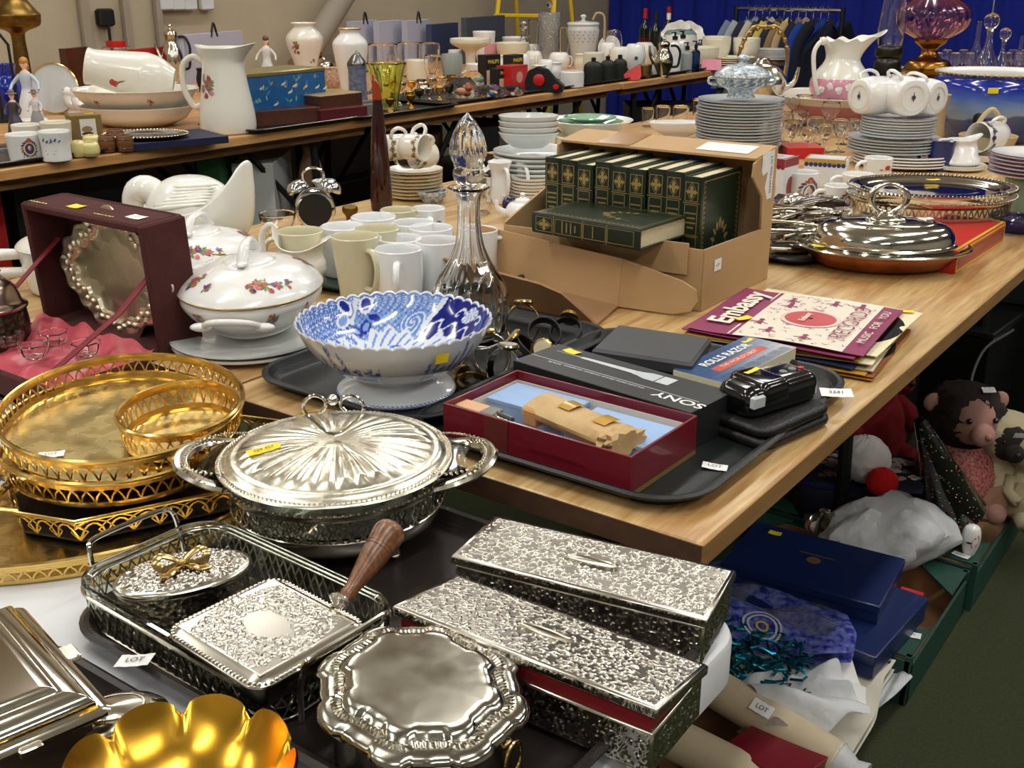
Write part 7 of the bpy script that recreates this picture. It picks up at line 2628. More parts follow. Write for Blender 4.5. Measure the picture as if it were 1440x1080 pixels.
b.lathe([(.134, .004), (.139, .008), (.134, .011), (.131, .007)], 48, M=Mv, cap0=False, cap1=False)
b.build('gilt_rim', 'brass', t)
t, w_, h = box_at('presentation_case', 'flat navy presentation case beside the white pitcher', 'case', 180, 322, 214, 197, .24, mat('leather_navy', (24, 28, 62), .5), skew=-13)
t2 = thing('plate', 'black and silver plate lying on the navy case', 'plate', t.location + Vector((-.02, -.06, h)), VIEWX)
plate_mesh(.12, .014, .3, 1.15, .9).build('plate_body', 'black_gloss', t2)
b = MB()
beads(b, oval(.138, .108, 60), -.001, .0135, .0028, 70)
b.build('silver_beading', 'silver', t2)
pw_ = P(196, 176, T)
t, hw, h, pr = V('wash_bowl', 'lower oval wash bowl with a shaded peach foot', 'bowl', 196, 176, 160, 148, [(.5, 0), (.58, .05), (.82, .35), (.95, .8), (1, 1)], 'ceramic_warm', sy=.8, n=56)
t, hw, h, pr = V('wash_bowl', 'upper scalloped wash bowl with pink rim and small flowers', 'bowl', 0, 0, 172, 124, [(.5, 0), (.6, .1), (.85, .5), (.98, .9), (1.02, 1)], 'ceramic_warm', p=Vector((pw_.x, pw_.y, T + h * .62)), sy=.8, n=72, fn=lambda a, r, z, i: (r * (1 + .015 * math.cos(12 * a)), z))
rng = random.Random(3)
dc = Decal()
for a in (-.9, -.3, .4):
 dc.sprig(a * .28, h * .62, .016, [(176, 70, 90), (190, 110, 110)], rng, 3)
dc.build('flower_pattern', on_lathe([(r * .97, z) for r, z in pr], R(-90)), t)
zv = t.location.z + h * .75
t = thing('wash_jug', 'white wash jug with red poppies lying across the upper bowl', 'jug', (pw_.x, pw_.y - .02, zv + .075), 0)
ang2 = YAW + R(12)
t.rotation_euler = (0, R(-90) + R(-12), ang2 + PI)
pr = sprof([(.055, -.15), (.066, -.145), (.064, -.12), (.072, -.06), (.084, .02), (.088, .06), (.078, .11), (.055, .15), (.05, .16)], 50)
b = MB()
b.lathe(shell([(r, z + .15) for r, z in pr], .004), 48, M=Matrix.Translation((0, 0, -.15)))
b.build('jug_body', 'ceramic_warm', t, 60)
dc = Decal()
for u, v in ((-.03, .04), (.02, -.03), (.07, .02), (-.08, -.04), (.0, .08)):
 dc.flower(u, v, .016, (196, 60, 50), (120, 30, 30), 6, rng)
 dc.leaf(u, v, 2.2, .05, .006, (96, 120, 70))
dc.build('poppy_print', on_lathe(pr, R(180)), t)
pp_ = P(322, 186, T)
hp = hgt(pp_, 62)
hw = mpx(39, pp_)
t = thing('pitcher', 'tall white pitcher with a rose spray, peach-tinted foot', 'pitcher', pp_, VIEWX)
def pour(a, r, z, i):
 k = max(0, (z / hp - .80) / .20)
 sp = math.exp(-((((a + PI) % (2 * PI)) - PI) / .6) ** 2)
 bk = math.exp(-(((a % (2 * PI)) - PI) / .5) ** 2)
 return r * (1 + .5 * sp * k + .15 * bk * k), z + hp * k * (.05 * sp - .035 + .03 * bk)
pr = sprof([(hw * .86, 0), (hw * .96, .006), (hw, hp * .10), (hw * .97, hp * .25), (hw * .84, hp * .5), (hw * .74, hp * .72), (hw * .72, hp * .84), (hw * .80, hp * .97), (hw * .82, hp)], 50)
b = MB()
b.lathe(shell(pr, .004), 64, fn=pour)
b.build('pitcher_body', 'ceramic_warm', t, 60)
b = MB()
b.tube(spline([(-hw * .7, 0, hp * .80), (-hw * 1.05, 0, hp * .86), (-hw * 1.42, 0, hp * .76), (-hw * 1.45, 0, hp * .5), (-hw * 1.15, 0, hp * .30), (-hw * .85, 0, hp * .33)], 36), .011, 10)
b.build('handle', 'ceramic_warm', t, 60)
rng = random.Random(8)
dc = Decal()
dc.sprig(-.01, hp * .55, .042, [(188, 90, 120), (170, 60, 80), (206, 140, 160)], rng, 6)
dc.build('rose_spray', on_lathe(pr, R(-118)), t)
t, w_, h = box_at('blue_tin', 'blue tin printed with cranes and trees', 'tin', 352, 459, 160, 105, .20, mat('tin_blue', (22, 78, 132), .3, coat=.4, noise=(24, (30, 100, 156), .3)), z=T + .05, skew=-14)
MB().box(0, 0, h, w_ + .004, .204, .016, .003).build('lid', mat('tin_gold', (150, 140, 96), .3, .6), t)
rng = random.Random(14)
dc = Decal()
for k in range(22):
 x, z = (rng.random() - .5) * w_ * .94, h * (.12 + .76 * rng.random())
 if k % 3 == 0:
  dc.leaf(x, z, .3, .03, .009, (206, 200, 170)).leaf(x + .02, z, 1.3, .018, .004, (206, 200, 170))
 else:
  dc.leaf(x, z, rng.random() * 3, .03, .01, (60, 130, 176)).leaf(x, z, rng.random() * 6, .02, .008, (150, 160, 120))
dc.build('crane_print', on_flat(frame((0, -.1, 0), (1, 0, 0), (0, 0, 1))), t)
box_at('wooden_box', 'dark wooden box on the tray under the blue tin', 'box', 362, 452, 179, 154, .2, 'wood_dark', z=ZB, skew=-8)
box_at('wooden_box', 'dark red box next to the wooden one under the blue tin', 'box', 452, 517, 172, 152, .2, mat('card_oxblood', (84, 22, 30), .4), z=ZB, skew=-7)
t, w_, h = box_at('wooden_box', 'brown wooden box with a pale marbled lid on the dark red box', 'box', 452, 510, 156, 134, .18, 'wood_dark', z=T + .04, skew=-7)
MB().box(0, 0, h, w_ + .002, .182, .006, .002).build('lid', mat('lid_tan', (150, 128, 88), .4), t)
rng = random.Random(18)
t, hw, h, pr = V('vase', 'waisted white porcelain vase with a flower spray behind the blue tin', 'vase', 432, 118, 50, 32, [(.5, 0), (.55, .04), (.5, .15), (.7, .4), (1, .68), (.95, .8), (.6, .92), (.55, .95), (.72, 1)], 'ceramic_warm', fn=lambda a, r, z, i: (r * (1 + .012 * math.cos(10 * a + z * 20)), z), n=60)
dc = Decal()
dc.sprig(-.03, h * .62, .035, [(150, 70, 90), (180, 130, 60)], rng, 5).sprig(.05, h * .4, .02, [(190, 140, 60)], rng, 2)
dc.build('flower_spray', on_lathe(pr, R(-90)), t)
t, hw, h, pr = V('vase', 'tall white vase with a gilt lip and yellow blossom', 'vase', 496, 135, 48, 40, [(.55, 0), (.6, .03), (.75, .3), (1, .7), (.95, .82), (.6, .92), (.58, .96), (.66, 1)], 'ceramic')
dc = Decal()
dc.sprig(.045, h * .62, .022, [(206, 170, 60), (190, 120, 50)], rng, 3)
dc.build('flower_spray', on_lathe(pr, R(-90)), t)
b = MB()
b.lathe([(hw * .66, h * .985), (hw * .68, h * 1.0), (hw * .65, h * 1.008)], 40, cap0=False, cap1=False)
b.build('gilt_lip', 'gold_leaf', t)
t, hw, h, pr = V('stein', 'grey-blue beer stein with a pewter lid', 'stein', 504, 140, 27, 92, [(1, 0), (1, .06), (.95, .12), (.93, .85), (1, .93), (1, 1)], mat('stoneware_blue', (116, 128, 150), .35, noise=(60, (60, 72, 104), .2), coat=.3))
b = MB()
b.lathe(sprof([(hw * 1.02, h), (hw * .95, h * 1.1), (hw * .5, h * 1.28), (hw * .15, h * 1.36), (.001, h * 1.44)], 20), 28)
b.build('pewter_lid', 'pewter', t, 60)
side_handle(t, 'stoneware_blue', hw * .93, h * .85, hw * .93, h * .2, .035, .008)
t = figurine('pale porcelain girl bending over lace behind the blue tin', 378, 118, 50, (206, 206, 204), (214, 214, 212), None, (84, 66, 54), arm=.8)
V('sugar_jar', 'silver-lidded jar between the two porcelain vases', 'jar', 456, 112, 30, 80, [(.7, 0), (1, .3), (.9, .7), (.3, .9), (.1, 1)], 'silver', solid=True)
V('flowered_pot', 'small flowered pot beside the stein', 'pot', 468, 124, 26, 95, [(.6, 0), (1, .4), (.9, .9), (.95, 1)], mat('pot_floral', (206, 170, 160), .3, noise=(90, (150, 120, 70), .15), coat=.3))
t, hw, h, pr = V('green_vase', 'lobed green and clear glass vase on the dark tray', 'vase', 545, 156, 54, 88, [(.5, 0), (.6, .04), (.55, .15), (.7, .5), (.85, .8), (1, 1)], 'glass_green', fn=lambda a, r, z, i: (r * (1 + .07 * math.cos(6 * a)), z), n=72, th=.006)
for k, (px, py, w_, tp, m, lab) in enumerate(((540, 120, 44, 62, 'glass', 'clear cut glass bowl behind the green vase'), (577, 108, 36, 60, 'glass', 'round clear glass bowl tilted towards the folders'), (606, 104, 27, 60, 'glass', 'clear glass goblet bowl behind the flower candle'), (612, 118, 30, 78, 'glass', 'clear glass cup beside the flower candle'), (586, 112, 28, 84, 'ceramic_cream', 'cream candle jar with a printed flower'), (636, 118, 30, 76, mat('glass_frost', (190, 200, 196), .3, trans=.5), 'frosted glass bowl under the cream compote'), (640, 88, 20, 70, 'ceramic', 'little white cup behind the frosted bowl'))):
 V('glass_vessel' if m == 'glass' else 'small_vessel', lab, 'bowl', px, py, w_, tp, [(.5, 0), (.6, .06), (.95, .5), (1, .8), (.95, 1)] if m != 'ceramic_cream' else [(.95, 0), (1, .05), (1, 1)], m, n=36)
rng = random.Random(77)
for k in range(12):
 px, py = 562 + (k % 6) * 14 + 3 * (k // 6), 148 - (k // 6) * 14 - (k % 6) * 2
 m = ('silver', 'brass', 'silver_dark')[k % 3]
 wh = ['beside the green vase', 'second from the green vase', 'third from the green vase', 'in the middle of the front row', 'near the bag end', 'touching the bags'][k % 6]
 V('egg_cup', ('silver', 'brass', 'dark metal')[k % 3] + ' footed cup ' + wh + (', front row' if k < 6 else ', back row'), 'cup', px, py, 14, py - 18, [(.7, 0), (.65, .05), (.2, .2), (.2, .4), (.8, .6), (1, .9), (1, 1)], m, z=ZB, th=.0016, n=20, group='small footed cups')
for k, (px, py) in enumerate(((549, 158), (578, 153))):
 V('candle_cup', ['brass candle cup in front of the green vase', 'brass candle cup at the tray edge past the green vase'][k], 'candlestick', px, py, 13, py - 19, [(.9, 0), (.8, .1), (.3, .3), (.3, .5), (.9, .75), (1, 1)], 'brass_old', z=ZB, n=20)
mat('bag_clear', (250, 250, 250), .08, trans=1.0, ior=1.12, bump=(30, .8, 'noise', .01))
rng = random.Random(5)
def bag(label, px, py, w_, h_, d_, cols, z=ZB, name='plastic_bag', seed=0, m='bag_clear', rz=0, item='packed_toy'):
 p = P(px, py, z)
 t = thing(name, label, 'bag', p, VIEWX + R(rz))
 rng = random.Random(seed)
 ph = [rng.random() * 6 for _ in range(6)]
 b = MB()
 rings = []
 for j in range(15):
  v = j / 14
  rr = math.sin(PI * (.10 + .82 * v)) ** .6
  ring = []
  for k in range(36):
   a = 2 * PI * k / 36
   e = 1 + .10 * math.sin(3 * a + ph[0] + 5 * v) + .07 * math.sin(7 * a + ph[1] - 9 * v) + .04 * math.sin(13 * a + ph[2] + 15 * v)
   ring.append((w_ / 2 * rr * e * math.cos(a), d_ / 2 * rr * e * math.sin(a), h_ * (v + .05 * math.sin(5 * a + ph[3]) * v)))
  rings.append(ring)
 b.rings(rings)
 b.build('film', m, t, 30)
 for k, c in enumerate(cols):
  q = MB()
  q.ball(((rng.random() - .5) * w_ * .55, (rng.random() - .5) * d_ * .5, h_ * (.25 + .35 * rng.random())), min(w_, d_, h_) * .2, 10, 7, sx=1 + rng.random(), sz=.8)
  q.build(item, mat('paint_%d_%d_%d' % c, c, .5), t)
 return t
bag('clear bag of orange toys beside the small cups', 652, 138, .13, .09, .1, [(200, 110, 70), (186, 96, 60), (206, 150, 120)], seed=1)
bag('clear bag of yellow and blue bits in front of the cartons', 690, 139, .15, .06, .12, [(220, 200, 60), (60, 90, 170), (120, 70, 130), (210, 206, 196)], seed=2)
bag('clear bag of pale shells behind the orange toys', 664, 124, .12, .08, .1, [(216, 206, 190), (160, 190, 170)], seed=3)
bag('clear bag of grey packets by the tape dispenser', 720, 136, .10, .05, .10, [(180, 176, 166), (200, 190, 170)], seed=4)
for k, (px, py, w_, tp, m, lab) in enumerate(((352, 128, 20, 98, 'silver_dark', 'small pewter beaker behind the blue tin'), (398, 122, 26, 100, 'ceramic', 'frilled white lace dish behind the blue tin'), (446, 100, 18, 74, 'brass_old', 'little brass vase beside the flowered vase'), (528, 128, 18, 96, 'ceramic_grey', 'grey pot behind the green glass vase'), (556, 104, 20, 76, 'glass', 'clear tumbler behind the glass bowls'), (596, 134, 20, 116, 'silver', 'squat silver salt among the small cups'), (622, 132, 20, 112, 'glass', 'clear salt dish next to the toy bags'), (640, 128, 16, 108, 'brass_old', 'tiny brass pot next to the toy bags'), (700, 104, 22, 78, 'ceramic', 'white beaker behind the film cartons'), (758, 116, 22, 92, 'ceramic_warm', 'white cup behind the tape dispenser'), (780, 112, 20, 88, 'ceramic', 'white cup between dispenser and jar'), (818, 104, 22, 76, 'ceramic_cream', 'cream beaker behind the white jar'), (882, 96, 20, 70, 'asiatic', 'blue speckled beaker among the teapots'), (988, 84, 16, 56, 'glass', 'clear tumbler by the cream bowls'), (140, 150, 26, 128, 'wood_dark', 'dark wooden bowl behind the wash bowls'), (290, 128, 24, 96, 'iron_black', 'black metal jug behind the pitcher'), (212, 120, 22, 92, 'brass_old', 'brass pot beside the red display box'))):
 V('small_pot', lab, 'pot', px, py, w_, tp, [(.7, 0), (.8, .06), (1, .5), (.85, .85), (.95, 1)], m, n=28, group='odd pots on the rear tables')
for k, (x0, x1, ba, tp, m, lab) in enumerate(((684, 704, 122, 77, 'ink_black', 'tall black and cream film carton'), (702, 719, 126, 96, 'ink_black', 'short black and cream film carton in front'), (720, 736, 112, 77, 'ink_black', 'black film carton behind the red one'))):
 t, w_, h = box_at('film_carton', lab, 'carton', x0, x1, ba, tp, .06, m, z=ZB, skew=-2, group='film cartons')
 dc = Decal()
 dc.rect(-w_ / 2 + .002, h * .06, w_ / 2 - .002, h * .52, (214, 190, 150))
 M_ = frame((0, -.03, 0), (1, 0, 0), (0, 0, 1))
 dc.build('cream_panel', on_flat(M_), t)
 text(t, 'PHILIPS', w_ * .24, M_ @ Matrix.Translation((0, h * .78, 0)), 'sticker_yellow', bold=.0003)
t, w_, h = box_at('red_carton', 'square red carton beside the film cartons', 'carton', 719, 742, 126, 92, .09, 'plastic_red', z=ZB, skew=-3)
Decal().disc(0, h * .5, w_ * .2, (214, 150, 130), 10).build('white_mark', on_flat(frame((0, -.045, 0), (1, 0, 0), (0, 0, 1))), t)
t = thing('tape_dispenser', 'black tape dispenser with a red hub', 'dispenser', P(766, 128, ZB), VIEWX + R(-8))
kk = mpx(1, t.location)
o2 = [(-26, 0), (26, 0), (27, 8), (14, 18), (4, 29), (-10, 33), (-22, 28), (-27, 14)]
b = MB()
b.rings([[(x * kk, y, z * kk) for x, z in o2] for y in (.04, .036, -.036, -.04)][::-1])
b.build('dispenser_body', 'black_plastic', t, 30)
MB().lathe([(8 * kk, .04), (8 * kk, .05), (6 * kk, .053), (.001, .053)], 24, M=Matrix.Translation((-7 * kk, 0, 16 * kk)) @ Matrix.Rotation(R(90), 4, 'X')).build('red_hub', 'plastic_red', t)
MB().lathe([(4 * kk, .04), (4 * kk, .05), (.001, .051)], 16, M=Matrix.Translation((17 * kk, 0, 7 * kk)) @ Matrix.Rotation(R(90), 4, 'X')).build('red_knob', 'plastic_red', t)
V('compote', 'cream pedestal compote behind the film cartons', 'compote', 662, 104, 57, 54, [(.55, 0), (.55, .06), (.28, .15), (.26, .55), (.4, .68), (.95, .85), (1, 1)], 'ceramic_cream')
for k, (px, py, w_, tp, m, lab) in enumerate(((681, 92, 32, 44, 'ceramic', 'white bowl on a dark pan behind the compote'), (686, 92, 30, 60, mat('glaze_pink', (206, 150, 156), .3, coat=.3), 'pink bowl beside the compote'), (720, 92, 48, 60, 'ceramic_cream', 'cream bowl behind the film cartons'), (724, 88, 36, 52, 'ceramic', 'white bowl set in the cream one'), (672, 112, 34, 90, 'ceramic', 'white plate-like bowl before the compote'))):
 V('bowl', lab, 'bowl', px, py, w_, tp, [(.5, 0), (.6, .06), (.9, .6), (1, 1)], m, group='bowls behind the cartons')
for k, (px, py, w_, tp, m, lab, pf) in enumerate((
  (736, 90, 17, 42, 'glass', 'clear decanter with a big ball stopper', [(1, 0), (1, .5), (.4, .8), (.5, 1)]), (750, 88, 15, 28, 'glass', 'slim cut glass vase', [(.8, 0), (.6, .1), (.9, .6), (1, 1)]), (772, 90, 32, 18, mat('glass_cut', (235, 238, 240), .06, trans=.85, bump=(60, 1, 'voronoi', .01)), 'large square cut glass vase', [(.9, 0), (.95, .05), (.9, .5), (1, 1)]), (792, 90, 16, 38, 'glass', 'small clear glass by the urn', [(.6, 0), (.9, .5), (1, 1)]))):
 t, hw, h, pr = V('glass_vase', lab, 'vase', px, py, w_, tp, pf, m, n=28, group='tall glass behind the bowls')
 if k in (0, 2):
  MB().ball((0, 0, h + (.028 if k == 0 else .05)), .026 if k == 0 else .02, 14, 10).build('ball_stopper', 'glass', t)
t, hw, h, pr = V('lidded_urn', 'white lidded urn with a grey leaf sprig border', 'urn', 819, 92, 45, 34, [(.55, 0), (.6, .05), (.75, .3), (1, .8), (.95, .95), (.98, 1)], 'ceramic_grey')
b = MB()
b.lathe(sprof([(hw * 1.02, h), (hw * .9, h * 1.05), (hw * .2, h * 1.08), (hw * .12, h * 1.14), (hw * .2, h * 1.2), (.001, h * 1.24)], 24), 32)
b.build('lid', 'ceramic_grey', t, 60)
dc = Decal()
for k in range(8):
 for q in range(4):
  dc.leaf((k - 4) * .034, h * (.85 - .08 * q), 3.9 if q % 2 else 5.5, .014, .005, (96, 104, 110))
dc.build('leaf_print', on_lathe(pr, R(-90)), t)
t = thing('plate', 'white plate propped upright behind the urn', 'plate', P(857, 85, T), VIEWX)
plate_mesh(mpx(17, t.location), .014).build('plate_body', 'ceramic', t)
t.rotation_euler = (R(78), 0, VIEWX)
t.location.z += mpx(17, t.location) - .002
t, hw, h, pr = V('cane_handled_pot', 'glass pot with a bent cane handle beside the urn', 'teapot', 862, 88, 26, 42, [(.6, 0), (1, .4), (.8, .9), (.5, 1)], 'glass')
MB().tube(spline([(-hw, 0, h * .7), (-hw * 1.1, 0, h * 1.4), (-hw * 1.9, 0, h * 1.5), (-hw * 2.3, 0, h * 1.3)], 20), .007, 8).build('cane_handle', 'cane', t)
rng = random.Random(40)
whites = [(735, 108, 22, 76), (750, 104, 26, 72), (768, 112, 24, 84), (748, 88, 22, 62), (786, 100, 30, 74), (870, 100, 28, 66), (892, 100, 30, 62), (905, 92, 30, 60), (855, 96, 26, 60)]
wl = ['white floral cup behind the red carton', 'white teacup between the cartons and the urn', 'white cup before the cream sauce boat', 'white cup tilted behind the black carton', 'cream sauce boat with a red line', 'white pot behind the dark flasks', 'white teapot with a dark crest', 'white striped teapot near the wine bottles', 'white pot with a yellow lemon print']
for k, (px, py, w_, tp) in enumerate(whites):
 t, hw, h, pr = V('white_pot', wl[k], 'pot', px, py, w_, tp, [(.6, 0), (.7, .06), (1, .5), (.9, .85), (.7, 1)], ('ceramic', 'ceramic_warm')[k % 2], n=28, group='white pots on the rear table')
 side_handle(t, ('ceramic', 'ceramic_warm')[k % 2], hw * .9, h * .8, hw * .9, h * .25, .02, .004, deg=rng.random() * 200 - 100)
 if k in (0, 6, 8):
  Decal().flower(0, h * .5, .012, (120, 110, 60) if k == 8 else (80, 80, 110), None, 6, rng).build('print', on_lathe(pr, R(-90)), t)
t, hw, h, pr = V('storage_jar', 'squat white jar with dark lettering beside the flasks', 'jar', 804, 122, 34, 100, [(.95, 0), (1, .1), (1, .9), (.9, 1)], 'ceramic', z=ZB)
V('tall_canister', 'cream canister behind the dark flasks', 'canister', 834, 108, 30, 74, [(1, 0), (1, 1)], 'ceramic_cream')
mat('glass_bottle', (20, 26, 18), .08, coat=.5)
for k, (px, py, w_) in enumerate(((834, 116, 27), (854, 114, 22), (871, 112, 20))):
 t, hw, h, pr = V('hip_flask', ['dark leather flask nearest the white jar', 'dark leather flask in the middle of three', 'dark leather flask nearest the red ornament'][k], 'flask', px, py, w_, py - 30, [(.95, 0), (1, .1), (1, .75), (.6, .95), (.25, 1)], mat('leather_green', (24, 30, 22), .5), z=ZB, solid=True, sy=.6, group='dark flasks')
 MB().lathe([(.012, h), (.012, h * 1.16), (.001, h * 1.18)], 16).build('stopper', 'iron_black', t)
t = thing('red_ornament', 'folded glossy red ornament beside the flasks', 'ornament', P(888, 112, ZB), VIEWX)
b = MB()
b.rings([[(-.04, -.03, 0), (.04, -.03, 0), (.035, .03, 0), (-.035, .03, 0)], [(-.045, -.02, .03), (.05, -.02, .02), (.045, .02, .02), (-.03, .02, .04)], [(.02, -.002, .07), (.045, -.002, .075), (.045, .002, .075), (.02, .002, .07)]])
b.build('ornament_body', 'plastic_red', t, 20)
t = V('demitasse', 'tiny gold-banded cup in the short stack by the coffee pot', 'cup', 906, 109, 18, 102, [(.8, 0), (1, .4), (1, 1)], 'gilt_dull', z=ZB, group='stack of tiny cups')[0]
for k in range(3):
 dup(t, t.location + Vector((0, 0, .014 * (k + 1))))
V('ribbed_pot', 'ribbed white pot before the silver coffee pot', 'pot', 926, 106, 19, 82, [(.8, 0), (1, .4), (.8, .9), (.6, 1)], 'ceramic', z=ZB, n=48, fn=lambda a, r, z, i: (r * (1 + .03 * math.cos(14 * a)), z))
for px, py, w_, tp, lab in ((932, 108, 27, 62, 'bulbous silver coffee pot beside the soap pumps'), (247, 118, 30, 48, 'silver coffee pot behind the white pitcher')):
 t, hw, h, pr = V('coffee_pot', lab, 'coffee pot', px, py, w_, tp, [(.6, 0), (.65, .03), (.6, .08), (1, .4), (.9, .65), (.55, .85), (.6, 1)], 'silver', solid=True)
 b = MB()
 b.lathe(sprof([(hw * .62, h), (hw * .5, h * 1.06), (hw * .15, h * 1.12), (hw * .2, h * 1.17), (.001, h * 1.22)], 20), 24)
 b.build('lid', 'silver', t, 60)
 side_handle(t, 'iron_black', hw * .75, h * .95, hw * .95, h * .3, .05, .007)
 MB().tube(spline([(-hw * .9, 0, h * .4), (-hw * 1.4, 0, h * .7), (-hw * 1.5, 0, h * .95)], 10), [.014 - .0008 * k for k in range(11)], 8).build('spout', 'silver', t)
mat('foil_red', (170, 26, 30), .35)
for k, (px, py, w_, tp, cap) in enumerate(((905, 82, 15, 12, 'foil_red'), (920, 84, 15, 17, 'iron_black'), (938, 78, 15, 10, 'foil_red'))):
 t, hw, h, pr = V('wine_bottle', ['dark wine bottle with a red cap and label nearest the teapots', 'dark wine bottle with a black cap in the middle', 'dark wine bottle with a red-topped white collar'][k], 'bottle', px, py, w_, tp, [(.95, 0), (1, .02), (1, .55), (.8, .66), (.36, .76), (.34, 1)], 'glass_bottle', solid=True, n=24, group='wine bottles')
 MB().lathe([(hw * .40, h * (.8 if k != 2 else .88)), (hw * .40, h * 1.005), (.001, h * 1.01)], 20).build('foil_cap', cap, t)
 if k == 2:
  MB().lathe([(hw * .39, h * .74), (hw * .41, h * .88)], 20, cap0=False, cap1=False).build('white_collar', 'paper_white', t)
 if k == 0:
  MB().lathe([(hw * 1.02, h * .2), (hw * 1.02, h * .42)], 20, cap0=False, cap1=False).build('paper_label', 'card_maroon', t)
for k, (px, py, w_, tp, m, lab) in enumerate(((947, 102, 19, 56, 'ceramic', 'white soap pump nearest the coffee pot'), (958, 100, 19, 54, 'ceramic', 'white soap pump second from the coffee pot'), (965, 101, 15, 70, 'glass_frost', 'frosted bottle with a black pump'), (977, 100, 13, 68, 'glass_blue', 'blue glass bottle with a dark cap'))):
 t, hw, h, pr = V('pump_bottle', lab, 'bottle', px, py, w_, tp, [(.95, 0), (1, .04), (1, .75), (.7, .9), (.3, .95), (.3, 1)], m, z=ZB, solid=True, n=24, group='pump bottles')
 b = MB()
 b.lathe([(hw * .4, h), (hw * .4, h + .02), (hw * .15, h + .022), (hw * .15, h + .04), (.001, h + .04)], 14)
 b.box(-.008, 0, h + .036, .03, .012, .007, .002)
 b.build('pump_head', 'iron_black', t)
t, hw, h, pr = V('vegetable_tureen', 'white and sage green oval tureen under the shell dishes', 'tureen', 955, 84, 48, 48, [(.6, 0), (.7, .06), (1, .6), (.95, 1)], 'ceramic', sy=.7)
MB().lathe(sprof([(hw * .97, h), (hw * .7, h * 1.15), (.001, h * 1.2)], 12), 32, 1, .7).build('lid', mat('glaze_sage_pale', (120, 150, 140), .3, coat=.4), t, 60)
for k, (px, rz) in enumerate(((948, -25), (968, 20))):
 t = thing('shell_dish', ['white shell-shaped dish propped nearest the bottles', 'white shell-shaped dish with a blue flower propped on the tureen'][k], 'dish', P(px, 80, T) + Vector((0, 0, hgt(P(px, 80, T), 46))), VIEWX)
 t.rotation_euler = (R(64), R(rz), VIEWX)
 plate_mesh(.09, .02, .4, 1.15, .8, fn=lambda a, r, z, i: (r * (1 + .06 * math.cos(7 * a)), z), n=72).build('dish_body', 'ceramic_warm', t)
 if k:
  Decal().flower(0, 0, .03, (90, 110, 180), None, 6, random.Random(1)).build('blue_flower', on_flat(Matrix.Translation((0, 0, .008))), t)
for k, (px, py, w_, tp, n_) in enumerate(((988, 92, 44, 66, 1), (1006, 88, 40, 54, 2), (1048, 88, 38, 56, 2), (1028, 91, 66, 80, 4))):
 t, hw, h, pr = V('cream_bowl', ['pale cream bowl nearest the blue bottle', 'lower yellow-cream bowl of the pair', 'lower cream bowl of the end pair', 'tan plate in the flat pile under the bowls'][k], 'bowl', px, py, w_, tp if k != 3 else 90, [(.6, 0), (.65, .05), (.95, .5), (1, 1)], 'ceramic_cream', group='cream bowls at the table end')
 for q in range(1, n_):
  dup(t, (t.location.x, t.location.y, T + .012 * q), label=['', 'upper yellow-cream bowl of the pair', 'upper cream bowl of the end pair', 'tan plate in the flat pile under the bowls'][k])
pz_ = P(1085, 85, T)
plates('white plate in the pile at the end of the rear table', 'plates at the rear table end', pz_.x, pz_.y, T, mpx(24, pz_), 7, .010, 'ceramic', .016)
t = thing('tent_card', 'folded pink price card at the tray edge', 'card', P(1000, 98, ZB), VIEWX + R(-10))
b = MB()
b.rings([[(-.06, -.03, 0), (.06, -.03, 0), (.06, -.028, 0), (-.06, -.028, 0)], [(-.055, 0, .06), (.055, 0, .06), (.055, .002, .06), (-.055, .002, .06)]])
b.rings([[(-.06, .03, 0), (.06, .03, 0), (.06, .032, 0), (-.06, .032, 0)], [(-.055, 0, .06), (.055, 0, .06), (.055, .002, .06), (-.055, .002, .06)]])
b.build('card_sheet', mat('card_pink', (222, 140, 160), .6), t, 20)
# ================================================================ behind: wall table, wall fittings, ladder, clothes rail
mat('folder_lilac', (176, 178, 196), .6)
for k, (x0, x1, ba, tp, m, lab) in enumerate(((498, 534, 94, 29, 'folder_lilac', 'pale grey display folder with a clip nearest the white vase'), (535, 568, 92, 29, 'folder_lilac', 'pale grey display folder second in the row'), (574, 606, 90, 28, 'folder_lilac', 'pale grey display folder with a raised black clip'), (608, 645, 88, 33, mat('folder_navy', (52, 62, 96), .6), 'navy display folder at the end of the row'), (657, 710, 90, 23, mat('card_slate', (70, 78, 88), .6), 'dark slate picture board behind the compote'), (264, 346, 118, 46, 'folder_lilac', 'pale grey display folder behind the pitcher'), (100, 131, 126, 67, 'wood_dark', 'dark red-brown wooden case standing behind the wash jug'), (194, 272, 122, 66, 'cloth_red', 'bright red display box behind the wash bowls'))):
 t, w_, h = box_at('display_folder' if k < 6 else 'display_box', lab, 'folder' if k < 6 else 'box', x0, x1, ba, tp, .04, m, skew=-6 * (x1 - x0) / 40, group='display folders along the wall')
 if k in (0, 2, 5):
  MB().tube(spline([(-.03, -.02, h - .02), (0, -.02, h + .05), (.03, -.02, h - .02)], 12), .006, 6).build('clip', 'iron_black', t)
V('glass_canister', 'glass canister with a red lid behind the wash jug', 'jar', 170, 118, 40, 66, [(.95, 0), (1, .05), (1, .9), (.9, 1)], 'glass', n=28)
MB().lathe([(.05, 0), (.05, .03), (.001, .032)], 20).build('red_lid', 'plastic_red', bpy.data.objects['glass_canister'], loc=(0, 0, hgt(bpy.data.objects['glass_canister'].location, 66)))
t = thing('leaning_pole', 'thick grey tube leaning against the beige wall', 'pole', (0, 0, 0), 0)
MB().tube([PX(420, 95, -4.9), PX(505, -40, -5.2)], .07, 16).build('tube_body', mat('tube_grey', (140, 130, 116), .7), t, 60)
